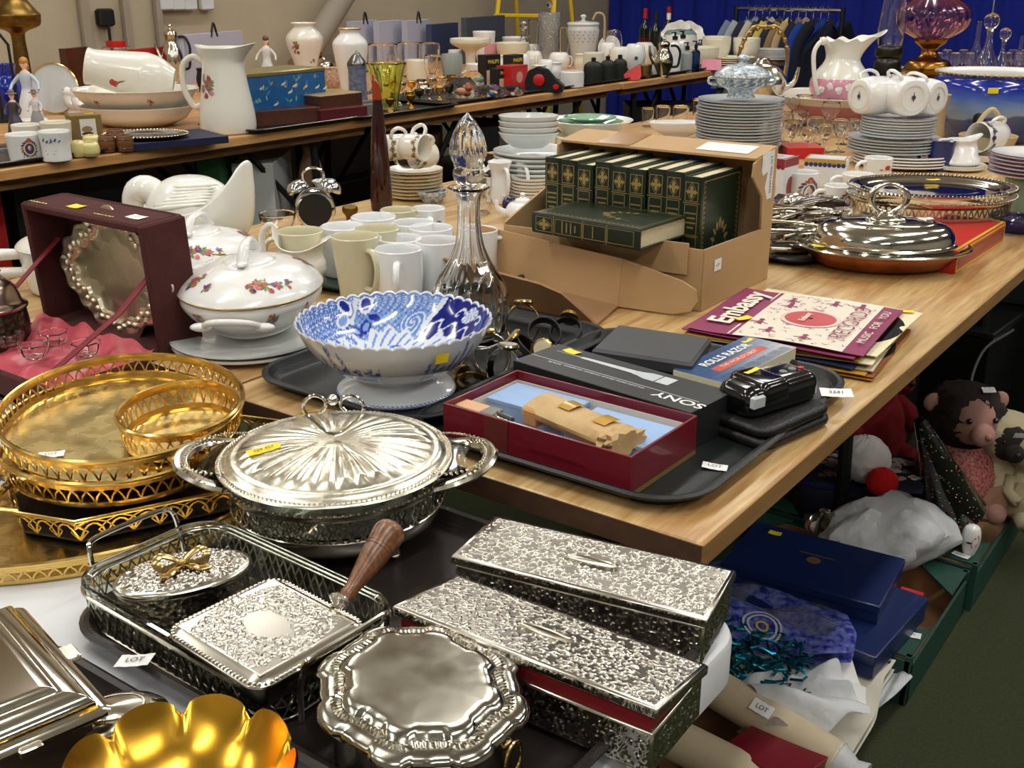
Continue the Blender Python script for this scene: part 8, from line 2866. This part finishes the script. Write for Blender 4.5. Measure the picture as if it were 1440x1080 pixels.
for k, (px, w_, py) in enumerate(((124, .05, 60), (182, .04, 62), (227, .04, 60))):
 p = PX(px, py, X0 + .03)
 tag(MB().box(p.x, p.y, p.z - .5, .03, w_, 2.4, .004).build('wall_conduit', mat('conduit', (150, 140, 122), .6), None), ['wide conduit on the beige wall above the wash jug', 'slim conduit on the beige wall beside the plug socket', 'slim conduit on the wall behind the coffee pot'][k], 'conduit')
for k, px in enumerate((232, 249, 266, 290)):
 p = PX(px, 4, X0 + .03)
 t = thing('wall_socket', ['first', 'second', 'third', 'last'][k] + ' grey socket box in the row high on the beige wall', 'socket', p, 0, 'sockets in a row')
 MB().box(0, 0, -.04, .04, .085, .085, .008).build('socket_box', 'ceramic_grey', t)
t = thing('wall_socket', 'black plug and lead on the beige wall above the wash jug', 'plug', PX(148, 26, X0 + .03), 0)
MB().box(0, 0, -.04, .05, .09, .09, .01).build('plug_body', 'iron_black', t)
MB().tube([(.02, 0, -.03), (.02, 0, -.3)], .008, 8).build('lead', 'iron_black', t)
pl0 = P(760, 190, 0)
t = thing('step_ladder', 'yellow step ladder standing open behind the rear table', 'ladder', Vector((-4.9, 6.98, 0)), R(10))
mat('ladder_yellow', (226, 190, 30), .4)
for s in (-1, 1):
 MB().tube([(s * .27, -.35, 0), (s * .2, 0, 1.7)], .02, 4).build('front_rail', 'ladder_yellow', t)
 MB().tube([(s * .27, .4, 0), (s * .2, .06, 1.7)], .017, 4).build('rear_rail', 'ladder_yellow', t)
for k in range(6):
 z = .22 + k * .26
 f = z / 1.7
 MB().box(0, -.35 + .35 * f, z, 2 * (.27 - .07 * f), .09, .025, .004).build('tread', 'ladder_yellow', t)
pr0, pr1 = PY(1036, 12, 7.9), PY(1186, 10, 7.9)
zr = pr0.z
t = thing('clothes_rail', 'chrome clothes rail with dark end posts before the blue drape', 'clothes rail', ((pr0.x + pr1.x) / 2, 7.9, 0), 0)
hw_ = (pr1.x - pr0.x) / 2
MB().tube([(-hw_, 0, zr), (hw_, 0, zr)], .014, 10).build('rail_bar', 'chrome', t)
for s in (-1, 1):
 MB().tube([(s * hw_, 0, 0.03), (s * hw_, 0, zr + .02)], .018, 8).build('post', 'iron_black', t)
 MB().tube([(s * hw_, -.25, .03), (s * hw_, .25, .03)], .018, 8).build('foot_bar', 'iron_black', t)
cl = [((120, 134, 160), .62, 'pale blue shirt'), ((170, 176, 186), .6, 'light grey shirt'), ((34, 40, 60), .55, 'navy jacket'), ((196, 190, 176), .5, 'cream blouse'), ((60, 56, 50), .55, 'brown jacket'), ((206, 190, 90), .5, 'yellow top'), ((40, 44, 60), .6, 'dark striped shirt'), ((150, 120, 84), .6, 'tan jacket'), ((186, 160, 120), .75, 'long beige coat'), ((30, 34, 60), .6, 'dark navy dress'), ((24, 60, 150), .8, 'bright blue dress'), ((20, 24, 40), .7, 'black gown')]
for k, (c, L, nm) in enumerate(cl):
 x = -hw_ + .1 + (2 * hw_ - .2) * k / (len(cl) - 1)
 g = thing('hanging_garment', nm + ' hanging on the clothes rail', 'garment', (t.location.x + x, 7.9, zr), R(62), 'garments on the rail')
 b = MB()
 rings = []
 for j in range(10):
  v = j / 9
  hwid = (.05 + .17 * min(1, v * 5)) * (1 - .1 * v) + .05 * v
  ring = []
  for q in range(20):
   a = 2 * PI * q / 20
   ring.append((hwid * math.cos(a) * (1 + .05 * math.sin(5 * a + k)), (.03 + .02 * math.sin(6 * a + 3 * v + k)) * math.sin(a), -.05 - L * v - (.08 * min(1, abs(math.cos(a)) * 1.0) if j < 3 else 0)))
  rings.append(ring)
 b.rings(rings[::-1])
 b.build('cloth', mat('cloth_%d_%d_%d' % c, c, .85, bump=(30, .4)), g, 60)
 for s in (-1, 1):
  MB().tube(spline([(s * .16, 0, -.10), (s * .24, .01, -.25), (s * .25, .01, -.25 - L * .5)], 10), [.05, .05, .048, .046, .045, .044, .043, .042, .04, .04, .038], 8, flat=.6).build('sleeve', 'cloth_%d_%d_%d' % c, g, 60)
 MB().tube(spline([(0, 0, -.07), (0, 0, -.02), (.015, 0, .018), (0, 0, .026), (-.014, 0, .014)], 14), .004, 6).build('hanger_hook', 'chrome', g)
box_at('storage_crate', 'red plastic crate on the floor under the rear table', 'crate', -40, 46, 574, 262, .3, 'cloth_red', z=0, skew=-28)
box_at('storage_crate', 'black bin on the floor under the rear table, past the red crate', 'crate', 62, 230, 542, 238, .4, 'black_plastic', z=0, skew=-52)
box_at('storage_crate', 'green crate under the table by the pitcher', 'crate', 300, 330, 468, 205, .3, mat('plastic_green', (30, 90, 40), .5), z=0)
t, hw, h, pr = V('clay_urn', 'round brown clay urn standing under the rear table', 'urn', 444, 345, 38, 206, [(.4, 0), (.6, .1), (1, .5), (.8, .8), (.4, .95), (.5, 1)], mat('clay', (150, 110, 76), .5), z=.25)
t2 = thing('wooden_stool', 'low dark stool carrying the clay urn', 'stool', (t.location.x, t.location.y, 0), 0)
MB().lathe([(.16, .22), (.17, .23), (.17, .25), (.001, .25)], 24).build('seat', 'wood_dark', t2)
for q in range(4):
 a = PI / 2 * q
 MB().tube([(.1 * math.cos(a), .1 * math.sin(a), .22), (.14 * math.cos(a), .14 * math.sin(a), 0)], .015, 8).build('leg', 'wood_dark', t2)
t, hw, h, pr = V('wicker_basket', 'brown wicker basket under the rear table', 'basket', 727, 262, 40, 158, [(.8, 0), (.9, .1), (1, 1)], mat('wicker', (96, 74, 50), .7, bump=(60, 1.0, 'wave', .01)), z=.2)
t.location.z = 0
for k, (x0, x1, ba, tp, m, lab) in enumerate(((655, 702, 358, 178, 'card_black', 'black storage box under the rear table by the basket'), (880, 990, 288, 150, 'card_black', 'long dark storage box under the far rear table'), (345, 400, 455, 230, 'ceramic_grey', 'grey storage tub under the rear table'), (560, 620, 388, 190, 'wood_dark', 'dark wooden drawer unit under the rear table'))):
 box_at('storage_box', lab, 'box', x0, x1, ba, tp, .35, m, z=0)
# ================================================================ cardboard trays and goods on the floor under the front tables
def card_tray(label, x0, x1, y0, y1, h, slot=True):
 t = thing('card_tray', label, 'box', ((x0 + x1) / 2, (y0 + y1) / 2, 0), 0, 'green card trays on the floor')
 W_, D_ = x1 - x0, y1 - y0
 MB().box(0, 0, 0, W_, D_, .004).build('tray_floor', 'cardboard_dark', t)
 for s in (-1, 1):
  b = MB()
  b.box(s * W_ / 2, 0, 0, .006, D_, h * .82, .001)
  b.build('long_wall', 'card_green', t)
  b = MB()
  b.box(0, s * D_ / 2, 0, W_, .006, h * .92, .001)
  b.build('end_wall', 'card_green', t)
  b = MB()
  b.box(0, s * (D_ / 2 - .004), .002, W_ - .02, .003, h * .86)
  b.build('end_lining', 'cardboard_dark', t)
  for q in (-1, 1):
   b = MB()
   o_ = [(0, 0), (-q * .11, 0), (-q * .085, -s * .035), (0, -s * .12)]
   o_ = o_ if q * s < 0 else o_[::-1]
   b.rings([[(q * W_ / 2 + x, s * D_ / 2 + y, h - .004) for x, y in o_], [(q * W_ / 2 + x, s * D_ / 2 + y, h) for x, y in o_]])
   b.box(q * (W_ / 2 - .003), s * (D_ / 2 - .003), 0, .012, .012, h)
   b.build('corner_gusset', 'card_green', t)
 return t
c1 = card_tray('green card tray with cloth, paper rolls and blue bag, nearest the white table', -.90, -.435, 1.18, 1.765, .10)
sticker(c1, Matrix.Translation((.2325 - .035, .2925 - .03, .1004)) @ Matrix.Rotation(R(100), 4, 'Z'), .05, .036, 'sticker_white', 'lot_ticket', '3122', .016)
c2 = card_tray('green card tray with the navy boxes, middle of the three', -.90, -.405, 1.79, 2.175, .105)
sticker(c2, Matrix.Translation((.225, -.12, .106)) @ Matrix.Rotation(R(10), 4, 'Z'), .036, .02, 'sticker_white', 'lot_ticket', 'LOT', .009)
c3 = card_tray('green card tray with the soft toys, farthest of the three', -.90, -.395, 2.20, 2.75, .11)
sticker(c3, Matrix.Translation((.215, -.255, .1115)) @ Matrix.Rotation(R(-10), 4, 'Z'), .036, .018, 'sticker_white', 'lot_ticket', 'LOT', .009)
ZF = {}
def sheet(name, part, label, cat, loc, w_, d_, amp, m, rz=0, seed=1, n=26, th=.012, lift=0.0):
 t = thing(name, label, cat, loc, R(rz))
 r = random.Random(seed)
 k = [r.random() * 6 for _ in range(8)]
 def z(u, v):
  return amp * (math.sin(u * 7 + k[0] + 3 * math.sin(v * 4 + k[1])) * .5 + math.sin(v * 9 + k[2] + 2 * u) * .35 + math.sin((u + v) * 17 + k[3]) * .15) + lift * u
 b = MB()
 b.grid(lambda u, v: ((u - .5) * w_ * (1 + .05 * math.sin(v * 9 + k[4])), (v - .5) * d_ * (1 + .05 * math.sin(u * 8 + k[5])), th + z(u, v)), n, n)
 b.grid(lambda u, v: ((u - .5) * w_ * (1 + .05 * math.sin(v * 9 + k[4])), (v - .5) * d_ * (1 + .05 * math.sin(u * 8 + k[5])), z(u, v)), n, n, flip=True)
 b.build(part, m, t, 50)
 ZF[t.name] = lambda x, y: th + z(x / w_ + .5, y / d_ + .5)
 return t
mat('canvas', (206, 200, 184), .85, bump=(300, .3))
sheet('folded_cloth', 'cloth', 'folded cream canvas cloth in the nearest card tray', 'cloth', P(1150, 985, .085), .19, .32, .012, 'canvas', 6, 3, th=.02)
t = sheet('paper_sheet', 'paper', 'crumpled white paper lying on the cream cloth', 'paper', P(1120, 945, .135), .21, .19, .015, 'paper_white', 30, 5, th=.0015)
text(t, 'M17 Z', .035, Matrix.Translation((-.03, -.065, ZF[t.name](-.03, -.065))), 'ink_black', off=.008)
mat('film_haze', (232, 234, 236), .3, trans=.35, bump=(9, .7, 'noise', .03), ior=1.3)
sheet('polythene_bag', 'film', 'cloudy polythene bag across the white paper', 'bag', P(1130, 980, .16), .17, .13, .03, 'film_haze', 50, 6, th=.002)
sheet('polythene_bag', 'film', 'crinkled clear wrap beside the tray wall', 'bag', P(1195, 1010, .07), .06, .4, .012, 'film_haze', -6, 9, th=.002)
t = thing('tinsel_garland', 'tangle of teal foil tinsel in the nearest card tray', 'tinsel', P(1046, 952, .125), 0)
rng = random.Random(3)
b = MB()
for k in range(240):
 x, y, z = (rng.random() - .5) * .17, (rng.random() - .5) * .17, rng.random() * .05
 a = rng.random() * 6.28
 b.tube([(x, y, z), (x + .02 * math.cos(a), y + .02 * math.sin(a), z + .012 * rng.random()), (x + .03 * math.cos(a + .8), y + .03 * math.sin(a + .8), z)], .0028, 4)
tag(b.build('foil_strands', mat('foil_teal', (10, 110, 130), .22, .8), t), kind='stuff')
for k, (a, c, lab) in enumerate(((P(985, 955, .16), P(1125, 1040, .13), 'beige wallpaper roll in clear wrap with a LOT ticket'), (P(930, 1030, .14), P(1090, 1110, .10), 'beige wallpaper roll nearest the white table edge'))):
 t = thing('wallpaper_roll', lab, 'roll', (a + c) / 2, 0, 'wallpaper rolls')
 d_ = (c - a)
 L = d_.length * .5 + .10
 d_.normalize()
 b = MB()
 b.tube([-d_ * (L + .02), -d_ * L * .4, d_ * L * .4, d_ * (L * .82)], .033, 24)
 b.build('paper_roll', mat('paper_beige', (190, 172, 142), .7, noise=(60, (200, 184, 156), .3)), t, 50)
 if k == 0:
  q = Vector((0, 0, 1))
  sticker(t, frame((d_ * .03) + Vector((0.0, -.018, .030)), d_, Vector((0, 1, .5))), .036, .022, 'sticker_white', 'lot_ticket', 'LOT', .011)
  b = MB()
  b.tube([d_ * (L * .80), d_ * (L * .95), d_ * (L * 1.05)], [.034, .02, .026], 14)
  b.build('wrap_end', 'film_haze', t, 40)
box_at('picture_book', 'dark red book wedged between the wallpaper rolls', 'book', 1015, 1110, 1092, 1075, .12, 'card_maroon', z=.08, skew=60)
t = sheet('gift_bag', 'printed_bag', 'royal blue patterned cloth with a white crest under clear film', 'bag', P(1090, 865, .15), .27, .26, .02, mat('cloth_royal', (26, 34, 140), .35, noise=(70, (120, 130, 190), .12)), 20, 12, th=.02)
dc = Decal()
for r_2, c in ((.034, (190, 196, 214)), (.026, (190, 196, 214)), (.010, (200, 180, 70))):
 dc.line([(-.02 + r_2 * math.cos(q * .31416), -.085 + r_2 * math.sin(q * .31416)) for q in range(20)], .004, c, True)
dc.build('white_crest', lambda u, v, k: (u, v, ZF[t.name](u, v) + .004 + k), t)
sheet('polythene_bag', 'film', 'clear crackling film over the blue patterned cloth', 'bag', P(1085, 850, .165), .22, .17, .02, mat('film_clear', (246, 247, 250), .08, trans=.95, bump=(18, 1.0, 'noise', .03), ior=1.15), 20, 15, th=.002)
for k, (pts, z, h, lab) in enumerate((([(1135, 885), (1210, 905), (1278, 832), (1150, 790)], .11, .05, 'larger flat navy box in the middle card tray'), ([(1050, 790), (1220, 836), (1230, 800), (1085, 735)], .16, .04, 'smaller navy box on top of the larger one, gilt stamp'))):
 q = [P(x, y, z + h) for x, y in pts]
 cx = sum(q, Vector()) / 4
 e = q[1] - q[0] if k else q[2] - q[1]
 t = thing('navy_box', lab, 'box', (cx.x - (.06 if not k else 0), cx.y, z), 0, 'navy boxes')
 t.rotation_euler = (0, 0, math.atan2(e.y, e.x) - (0 if k else R(90)))
 w_, d_2 = (.33, .25) if not k else (.30, .20)
 MB().box(0, 0, 0, w_, d_2, h * .55, .002).build('box_base', mat('card_navy', (14, 34, 84), .4, coat=.15), t)
 MB().box(0, 0, h * .55, w_ + .004, d_2 + .004, h * .45, .002).build('box_lid', 'card_navy', t)
 if k:
  Decal().disc(.0, .0, .014, (110, 90, 60), 14).rect(-.035, .02, .035, .024, (110, 90, 60)).build('gilt_stamp', on_flat(Matrix.Translation((0, 0, h)), .001), t)
  sticker(t, Matrix.Translation((-.10, .07, h)), .026, .016)
 else:
  sticker(t, Matrix.Translation((.06, -.06, h)) @ Matrix.Rotation(R(-20), 4, 'Z'), .036, .018, 'sticker_white', 'lot_ticket', 'LOT', .008)
t, w_, h = box_at('red_tin', 'small bright red tin beside the navy boxes', 'tin', 1258, 1290, 858, 838, .03, 'plastic_red', z=.09, skew=10)
t = thing('bird_card', 'pale blue card with a grey bird lying in the middle tray', 'card', P(1238, 898, .09), R(20))
MB().box(0, 0, 0, .11, .085, .002).build('card_sheet', mat('card_sky', (170, 186, 206), .5), t)
Decal().leaf(-.02, -.01, 1.0, .06, .022, (60, 64, 76)).leaf(.0, .02, 2.4, .03, .01, (60, 64, 76)).leaf(-.01, .0, -.6, .03, .012, (70, 74, 86)).build('bird_print', on_flat(Matrix.Translation((0, 0, .002))), t)
t = thing('toy_car', 'small black and red toy car in the middle tray', 'toy car', P(1270, 872, .075), R(40))
MB().outline(rrect(.07, .035, .01), [(-.003, .004), (0, .008), (0, .016), (-.006, .020), (-.01, .028), (-.014, .030)]).build('car_body', 'black_gloss', t)
for s in (-1, 1):
 for q in (-1, 1):
  MB().lathe([(.001, -.003), (.008, -.003), (.008, .003), (.001, .003)], 14, M=Matrix.Translation((s * .022, q * .017, .008)) @ Matrix.Rotation(R(90), 4, 'X')).build('wheel', 'plastic_red', t)
bag('large cloudy white plastic bag slumped over the card trays', 1240, 790, .30, .14, .2, [(206, 206, 204), (190, 190, 190)], .09, seed=21, m='film_haze', rz=20, item='wrapped_parcel')
t, hw, h, pr = vessel('glass_cloche', 'domed clear glass cover beside the navy boxes', 'lid', 1158, 742, 52, 716, [(1, 0), (.95, .2), (.6, .6), (.2, .7), (.3, .9), (.15, 1)], 'glass', z=.16, solid=True)
t = thing('flowered_case', 'navy quilted case printed with pale blossoms', 'case', P(1205, 705, .10), R(25))
MB().outline(rrect(.30, .20, .05), [(-.01, 0), (0, .01), (0, .07), (-.008, .082), (-.02, .086)]).build('case_body', mat('cloth_navy', (20, 24, 44), .7), t, 50)
rng = random.Random(8)
dc = Decal()
for k in range(42):
 dc.flower((rng.random() - .5) * .23, (rng.random() - .5) * .14, .011 + .008 * rng.random(), [(190, 150, 150), (206, 196, 186), (120, 110, 110)][k % 3], None, 5, rng)
for x in (-.045, .045):
 dc.line([(x, -.09), (x, .09)], .007, (130, 110, 70))
dc.build('blossom_print', on_flat(Matrix.Translation((0, 0, .0865)), .001), t, 'print_matt')
MB().tube([(x, y, .078) for x, y in rrect(.30, .20, .05)(0)], .006, 6, closed=True).build('piping', mat('piping_blue', (24, 30, 84), .5), t)
def fluffy(loc, r, name, label, cat, m, seed, sz=.95, jit=.10, n=44):
 t = thing(name, label, cat, loc, 0)
 rg = random.Random(seed)
 b = MB()
 b.ball((0, 0, r * sz), r, n, 26, sz=sz)
 b.v = [(x * (1 + jit * (rg.random() - .5)), y * (1 + jit * (rg.random() - .5)), r * sz + (z - r * sz) * (1 + jit * (rg.random() - .5))) for x, y, z in b.v]
 b.build('wool', m, t, 180)
 return t
mat('wool_white', (222, 214, 214), .95)
mat('wool_red', (200, 20, 20), .95)
fluffy(P(1212, 676, .18), .058, 'pom_pom', 'fluffy white pom-pom on the flowered case', 'pom-pom', 'wool_white', 1)
fluffy(P(1238, 696, .188), .034, 'pom_pom', 'fluffy bright red pom-pom in front of the white one', 'pom-pom', 'wool_red', 2)
t = thing('paint_brush', 'short brush with a cream bulb end across the flowered case', 'brush', P(1250, 722, .19), R(-40))
MB().tube([(-.03, 0, 0), (.0, 0, 0)], .011, 12).build('cream_end', 'ceramic_cream', t)
MB().tube([(0, 0, 0), (.10, 0, -.01)], .009, 10).build('shaft', 'wood_dark', t)
p0, p1 = P(1345, 722, .17), P(1293, 590, .40)
t = thing('party_cone', 'black cone with coloured sequins leaning in the far tray', 'cone', p0, 0)
ax = (p1 - p0)
Mq = Vector((0, 0, 1)).rotation_difference(ax.normalized()).to_matrix().to_4x4()
L = ax.length
pr = [(.062, 0), (.064, .004), (.012, L), (.001, L + .004)]
MB().lathe(pr, 48, M=Mq).build('cone_shell', 'black_gloss', t, 50)
rng = random.Random(6)
dc = Decal()
for k in range(420):
 v = L * rng.random() ** 1.3 * .97
 dc.disc((rng.random() - .5) * 6.2 * interp(pr[1:3], max(.005, v)), max(.005, v), .0016, [(190, 60, 60), (200, 200, 200), (60, 160, 100), (200, 150, 60)][k % 4], 5)
f0 = on_lathe(pr[1:3], 0, off=.0008)
tag(dc.build('sequins', lambda u, v, k: tuple(Mq @ Vector(f0(u, v, k))), t), kind='stuff')
t, hw, h, pr = vessel('brass_cup', 'brass bell-shaped cup under the sequined cone', 'cup', 1335, 768, 56, 728, [(.5, 0), (.7, .2), (.95, .7), (1, 1)], 'brass_dull', z=.10)
t, hw, h, pr = vessel('egg_ornament', 'white egg-shaped ornament with a red bird', 'ornament', 1362, 778, 26, 738, [(.6, 0), (.9, .3), (1, .6), (.8, .9), (.3, 1)], 'ceramic', z=.11, solid=True)
Decal().leaf(-.006, h * .3, 1.2, h * .5, .016, (200, 60, 40)).leaf(-.006, h * .5, 3.2, .014, .005, (60, 50, 50)).build('bird_print', on_lathe(pr, R(-85)), t)
def plush(label, p, h, m, face, name, rz, seed, eye=.004, jit=.12, ears=True, feet=None):
 t = thing(name, label, 'soft toy', p, rz)
 rg = random.Random(seed)
 pr = sprof([(.10 * h, 0), (.27 * h, .06 * h), (.30 * h, .25 * h), (.24 * h, .45 * h), (.19 * h, .55 * h), (.27 * h, .68 * h), (.28 * h, .82 * h), (.2 * h, .95 * h), (.02 * h, 1.0 * h)], 46)
 b = MB()
 b.lathe(pr, 40)
 for s in (-1, 1):
  b.tube([(s * .22 * h, 0, .46 * h), (s * .31 * h, -.1 * h, .34 * h), (s * .25 * h, -.22 * h, .28 * h)], [.07 * h, .08 * h, .07 * h], 12)
  b.tube([(s * .13 * h, -.1 * h, .09 * h), (s * .19 * h, -.32 * h, .07 * h)], [.10 * h, .09 * h], 12)
 b.v = [(x * (1 + jit * (rg.random() - .5)), y * (1 + jit * (rg.random() - .5)), z + jit * .05 * h * (rg.random() - .5)) for x, y, z in b.v]
 b.build('soft_body', m, t, 180)
 b = MB()
 b.ball((0, -.16 * h, .76 * h), .19 * h, 22, 14, sx=.95, sy=.85)
 b.ball((0, -.33 * h, .71 * h), .09 * h, 16, 10)
 f = b.build('face', face, t, 180)
 MB().ball((0, -.42 * h, .73 * h), .026 * h, 10, 8).build('nose', face if feet else 'ink_black', f)
 for s in (-1, 1):
  MB().ball((s * .10 * h, -.30 * h, .81 * h), eye * h / .2, 12, 8).build('eye', 'black_gloss', f)
  if ears:
   MB().ball((s * .26 * h, -.02 * h, .86 * h), .075 * h, 14, 8, sy=.5).build('ear', face, t)
  if feet:
   MB().ball((s * .19 * h, -.35 * h, .07 * h), .085 * h, 14, 8, sz=1.1).build('foot', face, t)
 return t
mat('plush_dark', (40, 28, 24), .95)
mat('plush_skin', (172, 128, 116), .9)
mat('plush_wool', (176, 164, 132), .95)
mat('plush_brown', (38, 32, 30), .95)
t = plush('soft hedgehog toy in a red sparkly dress', P(1335, 705, .10), .30, 'plush_dark', 'plush_skin', 'hedgehog_toy', R(40), 3, .0045, .22, feet=True)
MB().lathe([(.055, .02), (.096, .06), (.094, .10), (.06, .165)], 30, M=Matrix.Translation((0, -.008, 0)), cap0=False, cap1=False).build('dress', mat('cloth_sparkle', (120, 40, 44), .5, noise=(160, (190, 120, 110), .12)), t)
sticker(t, Matrix.Translation((.03, -.04, .297)) @ Matrix.Rotation(R(30), 4, 'X'), .03, .016, 'sticker_white', 'lot_ticket')
t = plush('woolly sheep toy with a dark face beside the hedgehog', P(1395, 712, .10), .24, 'plush_wool', 'plush_brown', 'sheep_toy', R(30), 4, .003, .16)
sticker(t, frame((0, -.09, .22), (1, 0, 0), (0, -.5, 1)), .026, .016, 'sticker_white', 'lot_ticket')
t = plush('second woolly sheep toy at the picture edge', P(1440, 725, .10), .22, 'plush_wool', 'plush_brown', 'sheep_toy', R(45), 5, .003, .16)
sticker(t, frame((0, -.085, .20), (1, 0, 0), (0, -.5, 1)), .026, .016)
plush('plain red soft bear slumped at the back under the table', P(1210, 640, .10), .34, mat('plush_red', (120, 12, 18), .95), 'plush_red', 'bear_toy', R(60), 6)
t = thing('folded_leaflet', 'tan leaflet standing between cone and sheep', 'leaflet', P(1385, 730, .11), R(20))
MB().rings([[(-.05, 0, 0), (.03, 0, 0), (.03, .003, 0), (-.05, .003, 0)], [(-.02, .02, .06), (.06, .02, .09), (.06, .023, .09), (-.02, .023, .06)]]).build('leaflet_sheet', mat('paper_tan', (150, 110, 84), .6), t)
t = thing('computer_keyboard', 'black keyboard lying with its cable behind the sheep toys', 'keyboard', P(1425, 612, .12), R(20))
MB().box(0, 0, 0, .40, .14, .02, .003).build('keyboard_case', 'black_plastic', t)
b = MB()
for k in range(14):
 for q in range(5):
  b.box(-.18 + k * .0275, -.05 + q * .025, .02, .021, .019, .006, .001)
tag(b.build('keys', 'card_black', t), kind='stuff')
MB().tube(spline([(0, .06, .02), (-.1, .12, .05), (-.08, .2, .16), (.0, .25, .22)], 20), .004, 6).build('cable', 'card_grey', t)
for k, (px, py, w_, d_, h, rz, lab) in enumerate(((1400, 560, .3, .4, .34, 8, 'dark storage crate under the far end of the front table'), (1290, 580, .36, .4, .3, -4, 'black box behind the soft toys under the table'), (1120, 640, .4, .3, .25, 4, 'dark box under the table behind the flowered case'))):
 p = P(px, py, .05)
 t = thing('storage_crate', lab, 'crate', (p.x, p.y + .25, 0), R(rz), 'dark crates under the front tables')
 MB().box(0, 0, 0, w_, d_, h, .006).build('crate_body', 'black_plastic', t)
 MB().box(0, 0, h, w_ + .012, d_ + .012, .02, .004).build('crate_lid', 'card_black', t)
